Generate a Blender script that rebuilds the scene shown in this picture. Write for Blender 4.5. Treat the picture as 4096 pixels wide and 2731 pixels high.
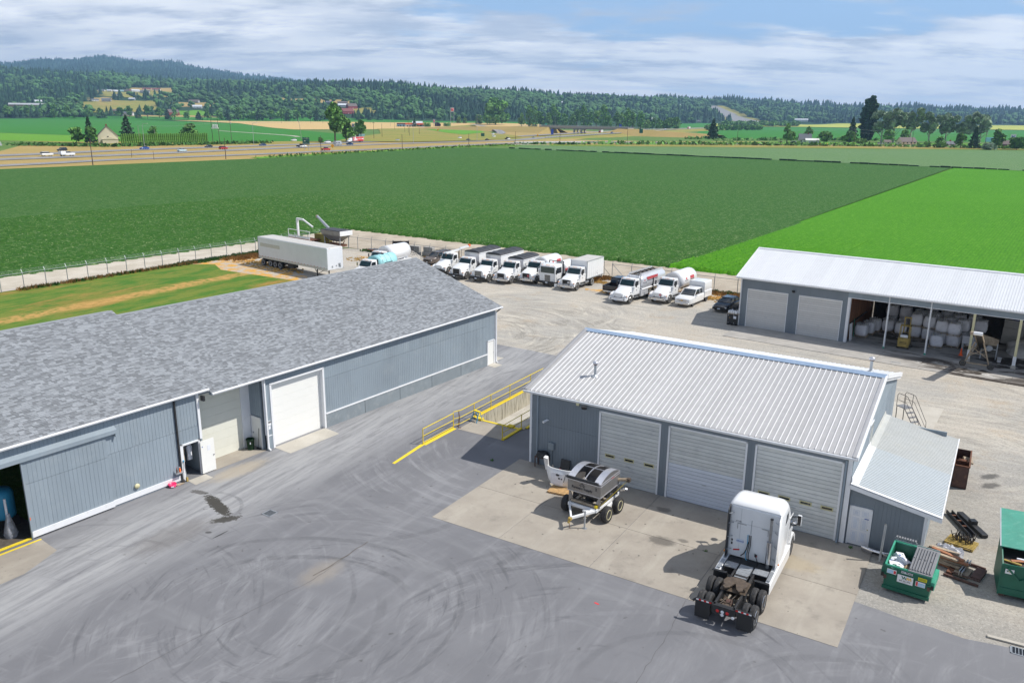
import bpy,bmesh,math,random
import numpy as np
from mathutils import Vector,Matrix,Euler,noise
from mathutils.geometry import tessellate_polygon
random.seed(7);RNG=np.random.default_rng(11)
for _o in list(bpy.data.objects):bpy.data.objects.remove(_o)
S=bpy.context.scene;COL=S.collection
R=math.radians;PI=math.pi

# ---------------------------------------------------------------- camera
cd=bpy.data.cameras.new('camera');cam=bpy.data.objects.new('camera',cd);COL.objects.link(cam)
cd.sensor_width=36.0;cd.lens=28.408;cd.clip_start=.5;cd.clip_end=40000
cr=Vector((0.99994684,0.00275211,0.0099371));cu=Vector((-0.01031116,0.26689178,0.96367134));cf=Vector((0.0,0.96372258,-0.26690597))
cam.matrix_world=Matrix(((cr.x,cu.x,-cf.x,0),(cr.y,cu.y,-cf.y,0),(cr.z,cu.z,-cf.z,20.815),(0,0,0,1)))
S.camera=cam

# ---------------------------------------------------------------- sky, clouds and sun
HAZE=8.5e-5
SUN_EL,SUN_AZ=R(50.8),R(93.4)  # azimuth clockwise from +Y
W_=bpy.data.worlds.new('World');S.world=W_;W_.use_nodes=True
def world():
    nt=W_.node_tree;N=nt.nodes;L=nt.links;N.clear()
    out=N.new('ShaderNodeOutputWorld');bg=N.new('ShaderNodeBackground');bg.inputs[1].default_value=.10
    sky=N.new('ShaderNodeTexSky');sky.sky_type='NISHITA';sky.sun_disc=False
    sky.sun_elevation=SUN_EL;sky.sun_rotation=SUN_AZ;sky.air_density=1.0;sky.dust_density=.8;sky.ozone_density=1.5
    tc=N.new('ShaderNodeTexCoord');sp=N.new('ShaderNodeSeparateXYZ');L.new(tc.outputs['Generated'],sp.inputs[0])
    def m(op,a,b=None,c=None,clamp=False):
        n=N.new('ShaderNodeMath');n.operation=op;n.use_clamp=clamp
        for i,v in enumerate((a,b,c)):
            if v is None:continue
            if isinstance(v,(int,float)):n.inputs[i].default_value=v
            else:L.new(v,n.inputs[i])
        return n.outputs[0]
    z=m('MAXIMUM',sp.outputs[2],0.0);dz=m('ADD',z,.16)
    cb=N.new('ShaderNodeCombineXYZ');L.new(m('DIVIDE',sp.outputs[0],dz),cb.inputs[0]);L.new(m('DIVIDE',sp.outputs[1],dz),cb.inputs[1])
    def nz(scale,det,rough,off,stretch=(1,1,1)):
        mp=N.new('ShaderNodeMapping');mp.inputs['Location'].default_value=off;mp.inputs['Scale'].default_value=stretch;L.new(cb.outputs[0],mp.inputs[0])
        n=N.new('ShaderNodeTexNoise');n.inputs['Scale'].default_value=scale;n.inputs['Detail'].default_value=det;n.inputs['Roughness'].default_value=rough
        L.new(mp.outputs[0],n.inputs['Vector']);return n.outputs[0]
    def ramp(v,a,b):
        n=N.new('ShaderNodeMapRange');n.interpolation_type='SMOOTHSTEP';n.inputs[1].default_value=a;n.inputs[2].default_value=b;L.new(v,n.inputs[0]);return n.outputs[0]
    def mix(f,a,b):
        n=N.new('ShaderNodeMix');n.data_type='RGBA'
        for i,v in((0,f),(6,a),(7,b)):
            if isinstance(v,(int,float)):n.inputs[i].default_value=v
            elif isinstance(v,tuple):n.inputs[i].default_value=(*v,1)
            else:L.new(v,n.inputs[i])
        return n.outputs[2]
    big=nz(.75,5,.55,(3.1,1.7,0),(.6,1,1));fine=nz(2.4,9,.6,(8.2,4.4,0),(.6,1,1));puff=nz(3.6,9,.62,(1.2,9.4,0),(.5,1,1))
    side=ramp(sp.outputs[0],-.35,.75)  # blue gaps open towards the east
    cov=m('SUBTRACT',m('MULTIPLY_ADD',fine,.35,m('MULTIPLY',big,.65)),m('MULTIPLY',side,.085))
    up=ramp(sp.outputs[2],.10,.55)
    cov=m('SUBTRACT',cov,m('MULTIPLY',up,.10))
    cover=ramp(cov,.39,.47)
    shade=mix(ramp(puff,.38,.64),(5.4,6.1,7.5),(13.0,13.0,13.2))
    shade=mix(ramp(fine,.40,.62),shade,mix(ramp(big,.4,.6),(5.6,6.4,7.9),(12.0,12.1,12.4)))
    blue=mix(m('MULTIPLY',m('SUBTRACT',1.0,ramp(sp.outputs[2],.12,.5)),.8),sky.outputs[0],(4.2,6.6,10.2))
    hz=m('SUBTRACT',1.0,ramp(sp.outputs[2],.0,.085))
    body=mix(m('MULTIPLY',cover,.9),blue,shade)
    # low white cumulus heads far away near the horizon
    cum=m('MULTIPLY',ramp(nz(.85,5,.5,(5.5,2.2,0),(.28,.8,1)),.60,.70),m('MULTIPLY',ramp(sp.outputs[2],.012,.022),m('SUBTRACT',1.0,ramp(sp.outputs[2],.04,.07))))
    body=mix(m('MULTIPLY',hz,.7),body,(8.6,9.6,11.4))
    body=mix(m('MULTIPLY',cum,.6),body,(13.5,12.6,12.4))
    L.new(body,bg.inputs[0]);L.new(bg.outputs[0],out.inputs[0])
world()
sd=bpy.data.lights.new('sun','SUN');sd.energy=5.0;sd.angle=R(.53);sd.color=(1.0,.955,.88)
sun=bpy.data.objects.new('sun',sd);COL.objects.link(sun)
sv=Vector((math.sin(SUN_AZ)*math.cos(SUN_EL),math.cos(SUN_AZ)*math.cos(SUN_EL),math.sin(SUN_EL)))
sun.rotation_euler=sv.to_track_quat('Z','Y').to_euler();sun.location=(60,0,90)
S.view_settings.view_transform='Standard';S.view_settings.look='None';S.view_settings.exposure=0.0;S.view_settings.gamma=1.0
S.view_settings.use_curve_mapping=False
S.render.engine='CYCLES'
S.cycles.volume_bounces=0;S.cycles.max_bounces=5;S.cycles.transparent_max_bounces=12

# ---------------------------------------------------------------- frames of the three buildings (origin, yaw)
FR={'A':(-1.4813,68.1314,.9488),'B':(1.2355,46.9449,-.5504),'C':(23.8361,82.5573,-.6298)}
def W(fr,u,v,z=0.0):
    x,y,t=FR[fr];return(x+u*math.cos(t)-v*math.sin(t),y+u*math.sin(t)+v*math.cos(t),z)

# ---------------------------------------------------------------- materials
def mat(name,col,rough=.6,metal=0.,var=0.,vs=2.,bump=0.,bs=30.,dirt=0.,dcol=(.1,.08,.06),ds=.8,dthr=(.5,.7),isl=0.,objv=0.,spec=.5,stretch=(1,1,1),rot=0.,dstretch=None,coat=0.,alpha=None):
    m=bpy.data.materials.new(name);m.use_nodes=True;nt=m.node_tree;N=nt.nodes;L=nt.links
    b=N['Principled BSDF'];b.inputs['Roughness'].default_value=rough;b.inputs['Metallic'].default_value=metal
    b.inputs['Specular IOR Level'].default_value=spec
    if coat:b.inputs['Coat Weight'].default_value=coat;b.inputs['Coat Roughness'].default_value=.08
    geo=N.new('ShaderNodeNewGeometry')
    def vec(st,r=0.):
        mp=N.new('ShaderNodeMapping');mp.vector_type='POINT';mp.inputs['Rotation'].default_value=(0,0,-r);L.new(geo.outputs['Position'],mp.inputs[0])
        mp2=N.new('ShaderNodeMapping');mp2.inputs['Scale'].default_value=st;L.new(mp.outputs[0],mp2.inputs[0]);return mp2.outputs[0]
    def nz(sc,v,det=5,ro=.6):
        n=N.new('ShaderNodeTexNoise');n.inputs['Scale'].default_value=sc;n.inputs['Detail'].default_value=det;n.inputs['Roughness'].default_value=ro;L.new(v,n.inputs['Vector']);return n.outputs[0]
    cur=None
    def hsv(valsock,amount,inp):
        mr=N.new('ShaderNodeMapRange');mr.inputs[3].default_value=1-amount;mr.inputs[4].default_value=1+amount;L.new(valsock,mr.inputs[0])
        h=N.new('ShaderNodeHueSaturation');L.new(mr.outputs[0],h.inputs['Value'])
        if inp is None:h.inputs['Color'].default_value=(*col,1)
        else:L.new(inp,h.inputs['Color'])
        return h.outputs[0]
    v0=vec(stretch,rot)
    if var:
        n=nz(vs,v0);mr=N.new('ShaderNodeMapRange');mr.inputs[1].default_value=.3;mr.inputs[2].default_value=.7;L.new(n,mr.inputs[0]);cur=hsv(mr.outputs[0],var,cur)
    if isl:cur=hsv(geo.outputs['Random Per Island'],isl,cur)
    if objv:
        oi=N.new('ShaderNodeObjectInfo');cur=hsv(oi.outputs['Random'],objv,cur)
    if dirt:
        n=nz(ds,vec(dstretch or(1,1,1),rot),7,.68);mr=N.new('ShaderNodeMapRange');mr.interpolation_type='SMOOTHSTEP'
        mr.inputs[1].default_value,mr.inputs[2].default_value=dthr;mr.inputs[4].default_value=dirt;L.new(n,mr.inputs[0])
        mx=N.new('ShaderNodeMix');mx.data_type='RGBA';L.new(mr.outputs[0],mx.inputs[0])
        if cur is None:mx.inputs[6].default_value=(*col,1)
        else:L.new(cur,mx.inputs[6])
        mx.inputs[7].default_value=(*dcol,1);cur=mx.outputs[2]
    if cur is None:b.inputs['Base Color'].default_value=(*col,1)
    else:L.new(cur,b.inputs['Base Color'])
    if bump:
        bn=N.new('ShaderNodeBump');bn.inputs['Strength'].default_value=min(1.,bump);bn.inputs['Distance'].default_value=.02*max(1,bump);L.new(nz(bs,v0,4,.6),bn.inputs['Height']);L.new(bn.outputs[0],b.inputs['Normal'])
    if alpha is not None:b.inputs['Alpha'].default_value=alpha
    return m
MT={}
def D(k,*a,**kw):MT[k]=mat(k,*a,**kw)
D('white_paint',(.78,.79,.80),.35,var=.03,dirt=.25,dcol=(.42,.40,.36),ds=1.4,dthr=(.55,.8))
D('truck_white',(.80,.81,.82),.25,coat=.4,var=.03,dirt=.2,dcol=(.5,.48,.44),ds=2.2,dthr=(.55,.85))
D('trim_white',(.76,.77,.79),.5,var=.04,dirt=.3,dcol=(.45,.44,.42),ds=1.8,dthr=(.55,.8))
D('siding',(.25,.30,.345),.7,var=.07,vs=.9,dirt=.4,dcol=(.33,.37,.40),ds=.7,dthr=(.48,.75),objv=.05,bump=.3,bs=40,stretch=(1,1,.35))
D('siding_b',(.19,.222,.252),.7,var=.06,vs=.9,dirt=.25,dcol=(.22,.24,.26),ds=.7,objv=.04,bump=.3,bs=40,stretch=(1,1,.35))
D('plinth',(.22,.255,.28),.85,var=.08,vs=1.2,dirt=.45,dcol=(.34,.36,.37),ds=1.5,bump=.4,bs=25)
D('shingle_single',(.235,.25,.27),.9,objv=.32,var=.05,bump=.5,bs=60,spec=.2)
D('shingle',(.235,.25,.27),.9,isl=.30,var=.05,vs=.35,bump=.5,bs=60,spec=.2)
D('roof_white',(.66,.68,.71),.35,var=.03,dirt=.25,dcol=(.5,.5,.5),ds=.9,dthr=(.56,.8),objv=.03)
D('roof_galv',(.47,.465,.468),.38,metal=.25,var=.05,dirt=.3,dcol=(.36,.35,.35),ds=.7,dthr=(.5,.75),objv=.05)
D('roof_rib',(.74,.74,.74),.35,metal=.1,var=.04)
D('rib_dark',(.20,.22,.235),.6)
D('roof_lean',(.50,.545,.57),.4,var=.04,dirt=.3,dcol=(.5,.52,.5),ds=.6,objv=.03)
D('ridge_blue',(.34,.45,.60),.3,metal=.3,var=.08,dirt=.3,dcol=(.6,.65,.7),ds=4)
D('door_slat',(.60,.615,.60),.5,var=.05,dirt=.5,dcol=(.34,.36,.40),ds=1.2,dthr=(.52,.72),dstretch=(1,1,4),objv=.07)
D('door_new',(.62,.66,.73),.5,var=.03,objv=.05)
D('door_white',(.80,.80,.77),.45,var=.02,dirt=.1,dcol=(.6,.55,.45),ds=1.0)
D('door_shed',(.62,.61,.59),.5,var=.06,vs=.8,dirt=.3,dcol=(.45,.42,.40),ds=.8,objv=.05)
D('window_yellow',(.55,.52,.30),.6,var=.1)
D('dark',(.012,.013,.016),.35);D('black_plastic',(.02,.021,.023),.45,var=.1);D('rubber',(.03,.03,.032),.8,var=.2,vs=8,dirt=.5,dcol=(.12,.11,.1),ds=5)
D('rubber_dusty',(.07,.067,.062),.9,var=.2,vs=8,dirt=.4,dcol=(.16,.145,.12),ds=4)
D('glass_dark',(.02,.045,.045),.06,spec=.8,var=.3,vs=1.2);D('glass_car',(.012,.018,.024),.05,spec=.8)
D('chrome',(.62,.63,.66),.22,metal=.95,var=.08,vs=6);D('steel',(.35,.355,.36),.4,metal=.7,var=.15,vs=5,dirt=.4,dcol=(.18,.14,.1),ds=3)
D('stainless',(.27,.265,.265),.38,metal=.6,var=.12,vs=1.6,dirt=.55,dcol=(.24,.21,.18),ds=1.8,dthr=(.42,.72))
D('stainless_bright',(.60,.61,.66),.3,metal=.6,var=.06,dirt=.25,dcol=(.4,.36,.3),ds=3)
D('galv',(.42,.45,.48),.45,metal=.5,var=.1);D('rust',(.16,.07,.04),.9,var=.3,vs=5,bump=.5,dirt=.5,dcol=(.07,.04,.03),ds=3)
D('rusty_brown',(.10,.055,.045),.85,var=.25,vs=3,dirt=.5,dcol=(.22,.12,.07),ds=2.5)
D('grease',(.10,.075,.055),.45,var=.35,vs=6,bump=.5,dirt=.6,dcol=(.03,.025,.022),ds=5)
D('frame_black',(.022,.022,.024),.55,var=.3,vs=6,dirt=.35,dcol=(.10,.09,.08),ds=4)
D('yellow_paint',(.74,.56,.02),.55,var=.08,vs=3,dirt=.25,dcol=(.42,.33,.08),ds=4)
D('yellow_stripe',(.76,.58,.03),.75,var=.08,vs=4,dirt=.45,dcol=(.30,.27,.15),ds=6,dthr=(.55,.7),bump=.4)
D('blue_ladder',(.05,.35,.58),.5);D('orange',(.85,.16,.03),.6);D('cone_orange',(1.0,.13,.02),.5);D('amber',(.85,.28,.02),.3);D('red',(.55,.03,.03),.4,var=.1)
D('red_stripe',(.50,.07,.08),.5);D('pink',(.85,.03,.16),.5);D('dumpster',(.008,.115,.07),.5,var=.12,vs=2,dirt=.4,dcol=(.01,.10,.075),ds=1.6,objv=.05)
D('dumpster_edge',(.05,.34,.22),.5,var=.15,vs=5);D('dump_lid',(.05,.30,.22),.55,var=.12,vs=1.5,dirt=.6,dcol=(.14,.40,.30),ds=2,dstretch=(1,4,1),bump=.3,bs=8)
D('lid_grey',(.21,.215,.23),.65,var=.1,vs=4,dirt=.3,dcol=(.32,.30,.28),ds=5)
D('cardboard',(.42,.30,.18),.9,var=.12);D('paper',(.74,.76,.82),.8,var=.1,vs=5);D('cream',(.66,.62,.38),.5,var=.05,dirt=.3,dcol=(.35,.3,.2),ds=5)
D('wood_pallet',(.52,.33,.15),.85,var=.2,vs=6,objv=.15,bump=.4,bs=50);D('wood_old',(.42,.34,.25),.9,var=.25,vs=5,objv=.25,bump=.5,bs=40);D('wood_red',(.38,.17,.09),.85,var=.2,vs=5)
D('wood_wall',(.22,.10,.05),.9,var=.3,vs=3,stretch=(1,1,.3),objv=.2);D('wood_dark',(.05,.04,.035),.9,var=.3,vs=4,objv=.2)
D('bag',(.74,.75,.80),.8,var=.08,vs=2.5,bump=.8,bs=9,objv=.08,dirt=.3,dcol=(.45,.45,.5),ds=4);D('bag_top',(.42,.43,.44),.85,var=.35,vs=8,bump=1,bs=14,dirt=.5,dcol=(.6,.6,.62),ds=7)
D('tarp_black',(.045,.048,.055),.6,var=.2,vs=4,bump=.6,bs=8,dirt=.4,dcol=(.12,.12,.12),ds=3);D('tarp_blue',(.01,.03,.17),.5,var=.3,vs=3,bump=.8,bs=5);D('tarp_white',(.62,.62,.65),.6,var=.15,vs=4,bump=.8,bs=6)
D('fork_yellow',(.42,.30,.08),.55,var=.2,vs=5,dirt=.5,dcol=(.2,.15,.08),ds=4);D('tan_paint',(.42,.34,.24),.6,var=.2,vs=4,dirt=.6,dcol=(.14,.10,.07),ds=4,dthr=(.42,.6))
D('pile',(.55,.53,.50),.95,var=.12,vs=2,bump=.5,bs=20);D('rock',(.36,.34,.31),.95,isl=.3,var=.15,vs=4,bump=.6,bs=20)
D('tank_white',(.80,.81,.83),.3,var=.02,coat=.2,dirt=.12,dcol=(.55,.5,.45),ds=1.5);D('tank_cyan',(.36,.70,.74),.4,var=.05);D('tank_alu',(.66,.68,.72),.28,metal=.35,var=.04)
D('trailer_white',(.74,.76,.80),.4,var=.025,vs=1,dirt=.12,dcol=(.5,.52,.56),ds=.8);D('trailer_roof',(.50,.49,.47),.7,var=.06,dirt=.4,dcol=(.38,.36,.33),ds=.5,dstretch=(1,1,1))
D('faded',(.56,.55,.50),.6,var=.1,vs=6)
D('suv_brown',(.13,.105,.09),.3,coat=.5,var=.05);D('car_dark',(.012,.015,.022),.25,coat=.6);D('car_black',(.02,.02,.024),.3,coat=.5);D('car_navy',(.01,.04,.12),.3,coat=.4)
D('car_red',(.42,.02,.03),.3,coat=.4);D('car_silver',(.45,.47,.50),.3,metal=.3,coat=.3);D('car_white',(.78,.79,.80),.3,coat=.3);D('car_cyan',(.50,.62,.62),.3);D('car_blue',(.02,.07,.30),.3,coat=.3)
D('lamp_glass',(.72,.74,.76),.15,spec=.8);D('lamp_red',(.60,.02,.02),.25);D('plate',(.62,.68,.76),.5,var=.1,vs=20)
D('ink',(.02,.022,.03),.6);D('ink_green',(.01,.12,.06),.6);D('ink_gold',(.80,.45,.03),.6);D('ink_red',(.62,.05,.06),.6);D('ink_blue',(.04,.10,.38),.6);D('sticker_blue',(.30,.55,.75),.6);D('sticker_yellow',(.75,.68,.02),.6)
D('sign_green',(.005,.11,.08),.5,var=.05);D('white_sign',(.80,.81,.82),.5);D('sign_yellow',(.85,.38,.02),.5);D('sign_grey',(.46,.47,.50),.6)
D('diamond_plate',(.42,.44,.46),.35,metal=.5,var=.2,vs=14)
D('bark',(.11,.085,.065),.95,var=.2,vs=3);D('bark_pale',(.36,.34,.28),.9,var=.15,vs=2);D('pole_wood',(.10,.065,.05),.9,var=.2,vs=2);D('pole_grey',(.30,.28,.25),.9,var=.2,vs=2)
D('concrete_wall',(.44,.41,.33),.9,var=.12,vs=1,dirt=.8,dcol=(.16,.145,.11),ds=1.6,dthr=(.46,.66),dstretch=(3,3,.5),bump=.3,bs=15)
D('conc_block',(.38,.37,.35),.9,var=.12,vs=3,dirt=.4,dcol=(.22,.21,.19),ds=3,bump=.4)

# ---------------------------------------------------------------- mesh helpers
class MB:
    def __init__(s):s.v=[];s.f=[];s.mi=[];s.sm=[];s.M=None
    def add(s,vs,fs,mi=0,sm=False):
        n=len(s.v)
        if s.M is not None:vs=[tuple(s.M@Vector(p))for p in vs]
        s.v.extend(vs);s.f.extend([tuple(n+i for i in f)for f in fs]);s.mi.extend([mi]*len(fs));s.sm.extend([sm]*len(fs));return s
    def box(s,c,d,rot=None,mi=0):
        hx,hy,hz=d[0]/2,d[1]/2,d[2]/2
        p=[Vector((x,y,z))for z in(-hz,hz)for y in(-hy,hy)for x in(-hx,hx)]
        if rot:e=Euler(rot).to_matrix();p=[e@q for q in p]
        c=Vector(c)
        return s.add([tuple(q+c)for q in p],[(0,2,3,1),(4,5,7,6),(0,1,5,4),(2,6,7,3),(0,4,6,2),(1,3,7,5)],mi)
    def bx(s,x0,x1,y0,y1,z0,z1,mi=0):return s.box(((x0+x1)/2,(y0+y1)/2,(z0+z1)/2),(abs(x1-x0),abs(y1-y0),abs(z1-z0)),None,mi)
    def bar(s,a,b,w,h=None,mi=0):  # square bar between two points
        a=Vector(a);b=Vector(b);d=b-a;L=d.length;h=h or w
        if L<1e-6:return s
        x=d.normalized();up=Vector((0,0,1))if abs(x.z)<.95 else Vector((1,0,0));y=up.cross(x).normalized();z=x.cross(y)
        vs=[tuple(q+y*sy*w/2+z*sz*h/2)for q in(a,b)for sz in(-1,1)for sy in(-1,1)]
        return s.add(vs,[(0,1,3,2),(4,6,7,5),(0,4,5,1),(2,3,7,6),(0,2,6,4),(1,5,7,3)],mi)
    def cyl(s,a,b,r0,r1=None,n=10,mi=0,caps=True,sm=True):
        a=Vector(a);b=Vector(b);r1=r0 if r1 is None else r1;x=(b-a).normalized()
        up=Vector((0,0,1))if abs(x.z)<.95 else Vector((1,0,0));y=up.cross(x).normalized();z=x.cross(y);vs=[]
        for q,r in((a,r0),(b,r1)):
            for i in range(n):t=2*PI*i/n;vs.append(tuple(q+(y*math.cos(t)+z*math.sin(t))*r))
        s.add(vs,[(i,(i+1)%n,n+(i+1)%n,n+i)for i in range(n)],mi,sm)
        if caps:s.add(vs,[tuple(range(n-1,-1,-1)),tuple(range(n,2*n))],mi)
        return s
    def tube(s,pts,r,n=6,mi=0):
        for a,b in zip(pts,pts[1:]):s.cyl(a,b,r,None,n,mi)
        return s
    def prism(s,poly,lo,hi,ax='y',mi=0):  # poly in the plane normal to ax
        def P(p,h):return{'y':(p[0],h,p[1]),'x':(h,p[0],p[1]),'z':(p[0],p[1],h)}[ax]
        n=len(poly);vs=[P(p,lo)for p in poly]+[P(p,hi)for p in poly]
        tri=tessellate_polygon([[Vector((p[0],p[1],0))for p in poly]])
        fs=[tuple(t)for t in tri]+[tuple(n+i for i in reversed(t))for t in tri]+[(i,(i+1)%n,n+(i+1)%n,n+i)for i in range(n)]
        return s.add(vs,fs,mi)
    def rings(s,rings,mi=0,sm=True,caps=True,closed=True):
        n=len(rings[0]);vs=[tuple(p)for r in rings for p in r];fs=[]
        for k in range(len(rings)-1):
            for i in range(n if closed else n-1):j=(i+1)%n;fs.append((k*n+i,k*n+j,(k+1)*n+j,(k+1)*n+i))
        s.add(vs,fs,mi,sm)
        if caps:s.add(vs,[tuple(range(n-1,-1,-1)),tuple(range((len(rings)-1)*n,len(rings)*n))],mi,False)
        return s
    def loftx(s,secs,mi=0,k=3,sm=True,caps=True):  # secs: (x, halfwidth, z0, z1, radius, shear, topnarrow)
        rs=[]
        for c in secs:
            x,hw,z0,z1,r=c[:5];sh=c[5]if len(c)>5 else 0;tn=c[6]if len(c)>6 else 0;ring=[]
            r=min(r,hw*.98,(z1-z0)*.49)
            for cx,cz,a0 in((hw-r,z0+r*.3,-90),(hw-r,z1-r,0),(-hw+r,z1-r,90),(-hw+r,z0+r*.3,180)):
                rr=r if cz>z0+r*.5 else r*.3
                ccx=math.copysign(hw-rr,cx)
                for i in range(k+1):
                    t=R(a0+90*i/k);y=ccx+rr*math.cos(t);z=cz+rr*math.sin(t);q=(z-z0)/max(z1-z0,1e-6)
                    ring.append((x+sh*q,y*(1-tn*q),z))
            rs.append(ring)
        return s.rings(rs,mi,sm,caps)
    def lathe(s,prof,c,ax='z',n=16,mi=0,sm=True):  # prof: (radius, height)
        rs=[]
        for r,h in prof:
            ring=[]
            for i in range(n):
                t=2*PI*i/n;a,b=r*math.cos(t),r*math.sin(t)
                ring.append({'z':(c[0]+a,c[1]+b,c[2]+h),'y':(c[0]+a,c[1]+h,c[2]+b),'x':(c[0]+h,c[1]+a,c[2]+b)}[ax])
            rs.append(ring)
        return s.rings(rs,mi,sm,True)
    def tri(s,poly,z,holes=(),mi=0):
        loops=[[Vector((*p,0))for p in poly]]+[[Vector((*p,0))for p in h]for h in holes]
        flat=[p for l in loops for p in l];t=tessellate_polygon(loops);fs=[]
        for a,b,c in t:
            A,B_,C_=flat[a],flat[b],flat[c]
            fs.append((a,b,c)if(B_-A).cross(C_-A).z>0 else(a,c,b))
        return s.add([(p.x,p.y,z)for p in flat],fs,mi)
    def mesh(s,name,mats):
        me=bpy.data.meshes.new(name);me.from_pydata(s.v,[],s.f)
        for k in(mats if isinstance(mats,(list,tuple))else[mats]):me.materials.append(MT[k]if isinstance(k,str)else k)
        me.polygons.foreach_set('material_index',s.mi);me.polygons.foreach_set('use_smooth',s.sm);me.update();return me
    def build(s,name,mats,parent=None,bevel=0,fixn=True,**kw):
        me=s.mesh(name,mats)
        if fixn and len(s.f)<60000:
            bm=bmesh.new();bm.from_mesh(me);bmesh.ops.recalc_face_normals(bm,faces=bm.faces[:]);bm.to_mesh(me);bm.free()
        return place(name,me,parent,bevel=bevel,**kw)
def place(name,me,parent=None,loc=(0,0,0),rot=(0,0,0),bevel=0,label=None,cat=None,group=None,kind=None,scale=None):
    o=bpy.data.objects.new(name,me);COL.objects.link(o);o.location=(*loc,0)[:3];o.rotation_euler=rot
    if scale:o.scale=scale
    if parent is not None:o.parent=parent
    if bevel:
        b=o.modifiers.new('bevel','BEVEL');b.width=bevel;b.segments=1;b.limit_method='ANGLE';b.angle_limit=R(40)
    if label:o['label']=label
    if cat:o['category']=cat
    if group:o['group']=group
    if kind:o['kind']=kind
    return o
def thing(name,label,cat,loc=(0,0,0),rz=0.,group=None,scale=None):
    return place(name,None,None,loc,(0,0,rz),label=label,cat=cat,group=group,scale=scale)
def frame_thing(name,label,cat,fr):x,y,t=FR[fr];return thing(name,label,cat,(x,y,0),t)
def copy_tree(o,parent=None):
    c=o.copy();COL.objects.link(c)
    if parent is not None:c.parent=parent
    for ch in KIDS.get(o.name,[]):copy_tree(ch,c)
    return c
KIDS={}
def index_kids():
    KIDS.clear()
    for o in bpy.data.objects:
        if o.parent:KIDS.setdefault(o.parent.name,[]).append(o)
def text(s,parent,loc,rot,size,m,name='lettering',align='CENTER',bold=0.0,space=1.0,**kw):
    cu_=bpy.data.curves.new(name,'FONT');cu_.body=s;cu_.size=size;cu_.align_x=align;cu_.align_y='CENTER';cu_.extrude=.002;cu_.offset=bold;cu_.space_character=space;cu_.resolution_u=2
    cu_.materials.append(MT[m]);o_=bpy.data.objects.new('t',cu_);me=bpy.data.meshes.new_from_object(o_);bpy.data.objects.remove(o_);bpy.data.curves.remove(cu_)
    return place(name,me,parent,loc,rot,**kw)
def sheet(name,poly,z,m,holes=(),**kw):return MB().tri(poly,z,holes).build(name,m,fixn=False,**kw)
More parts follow.
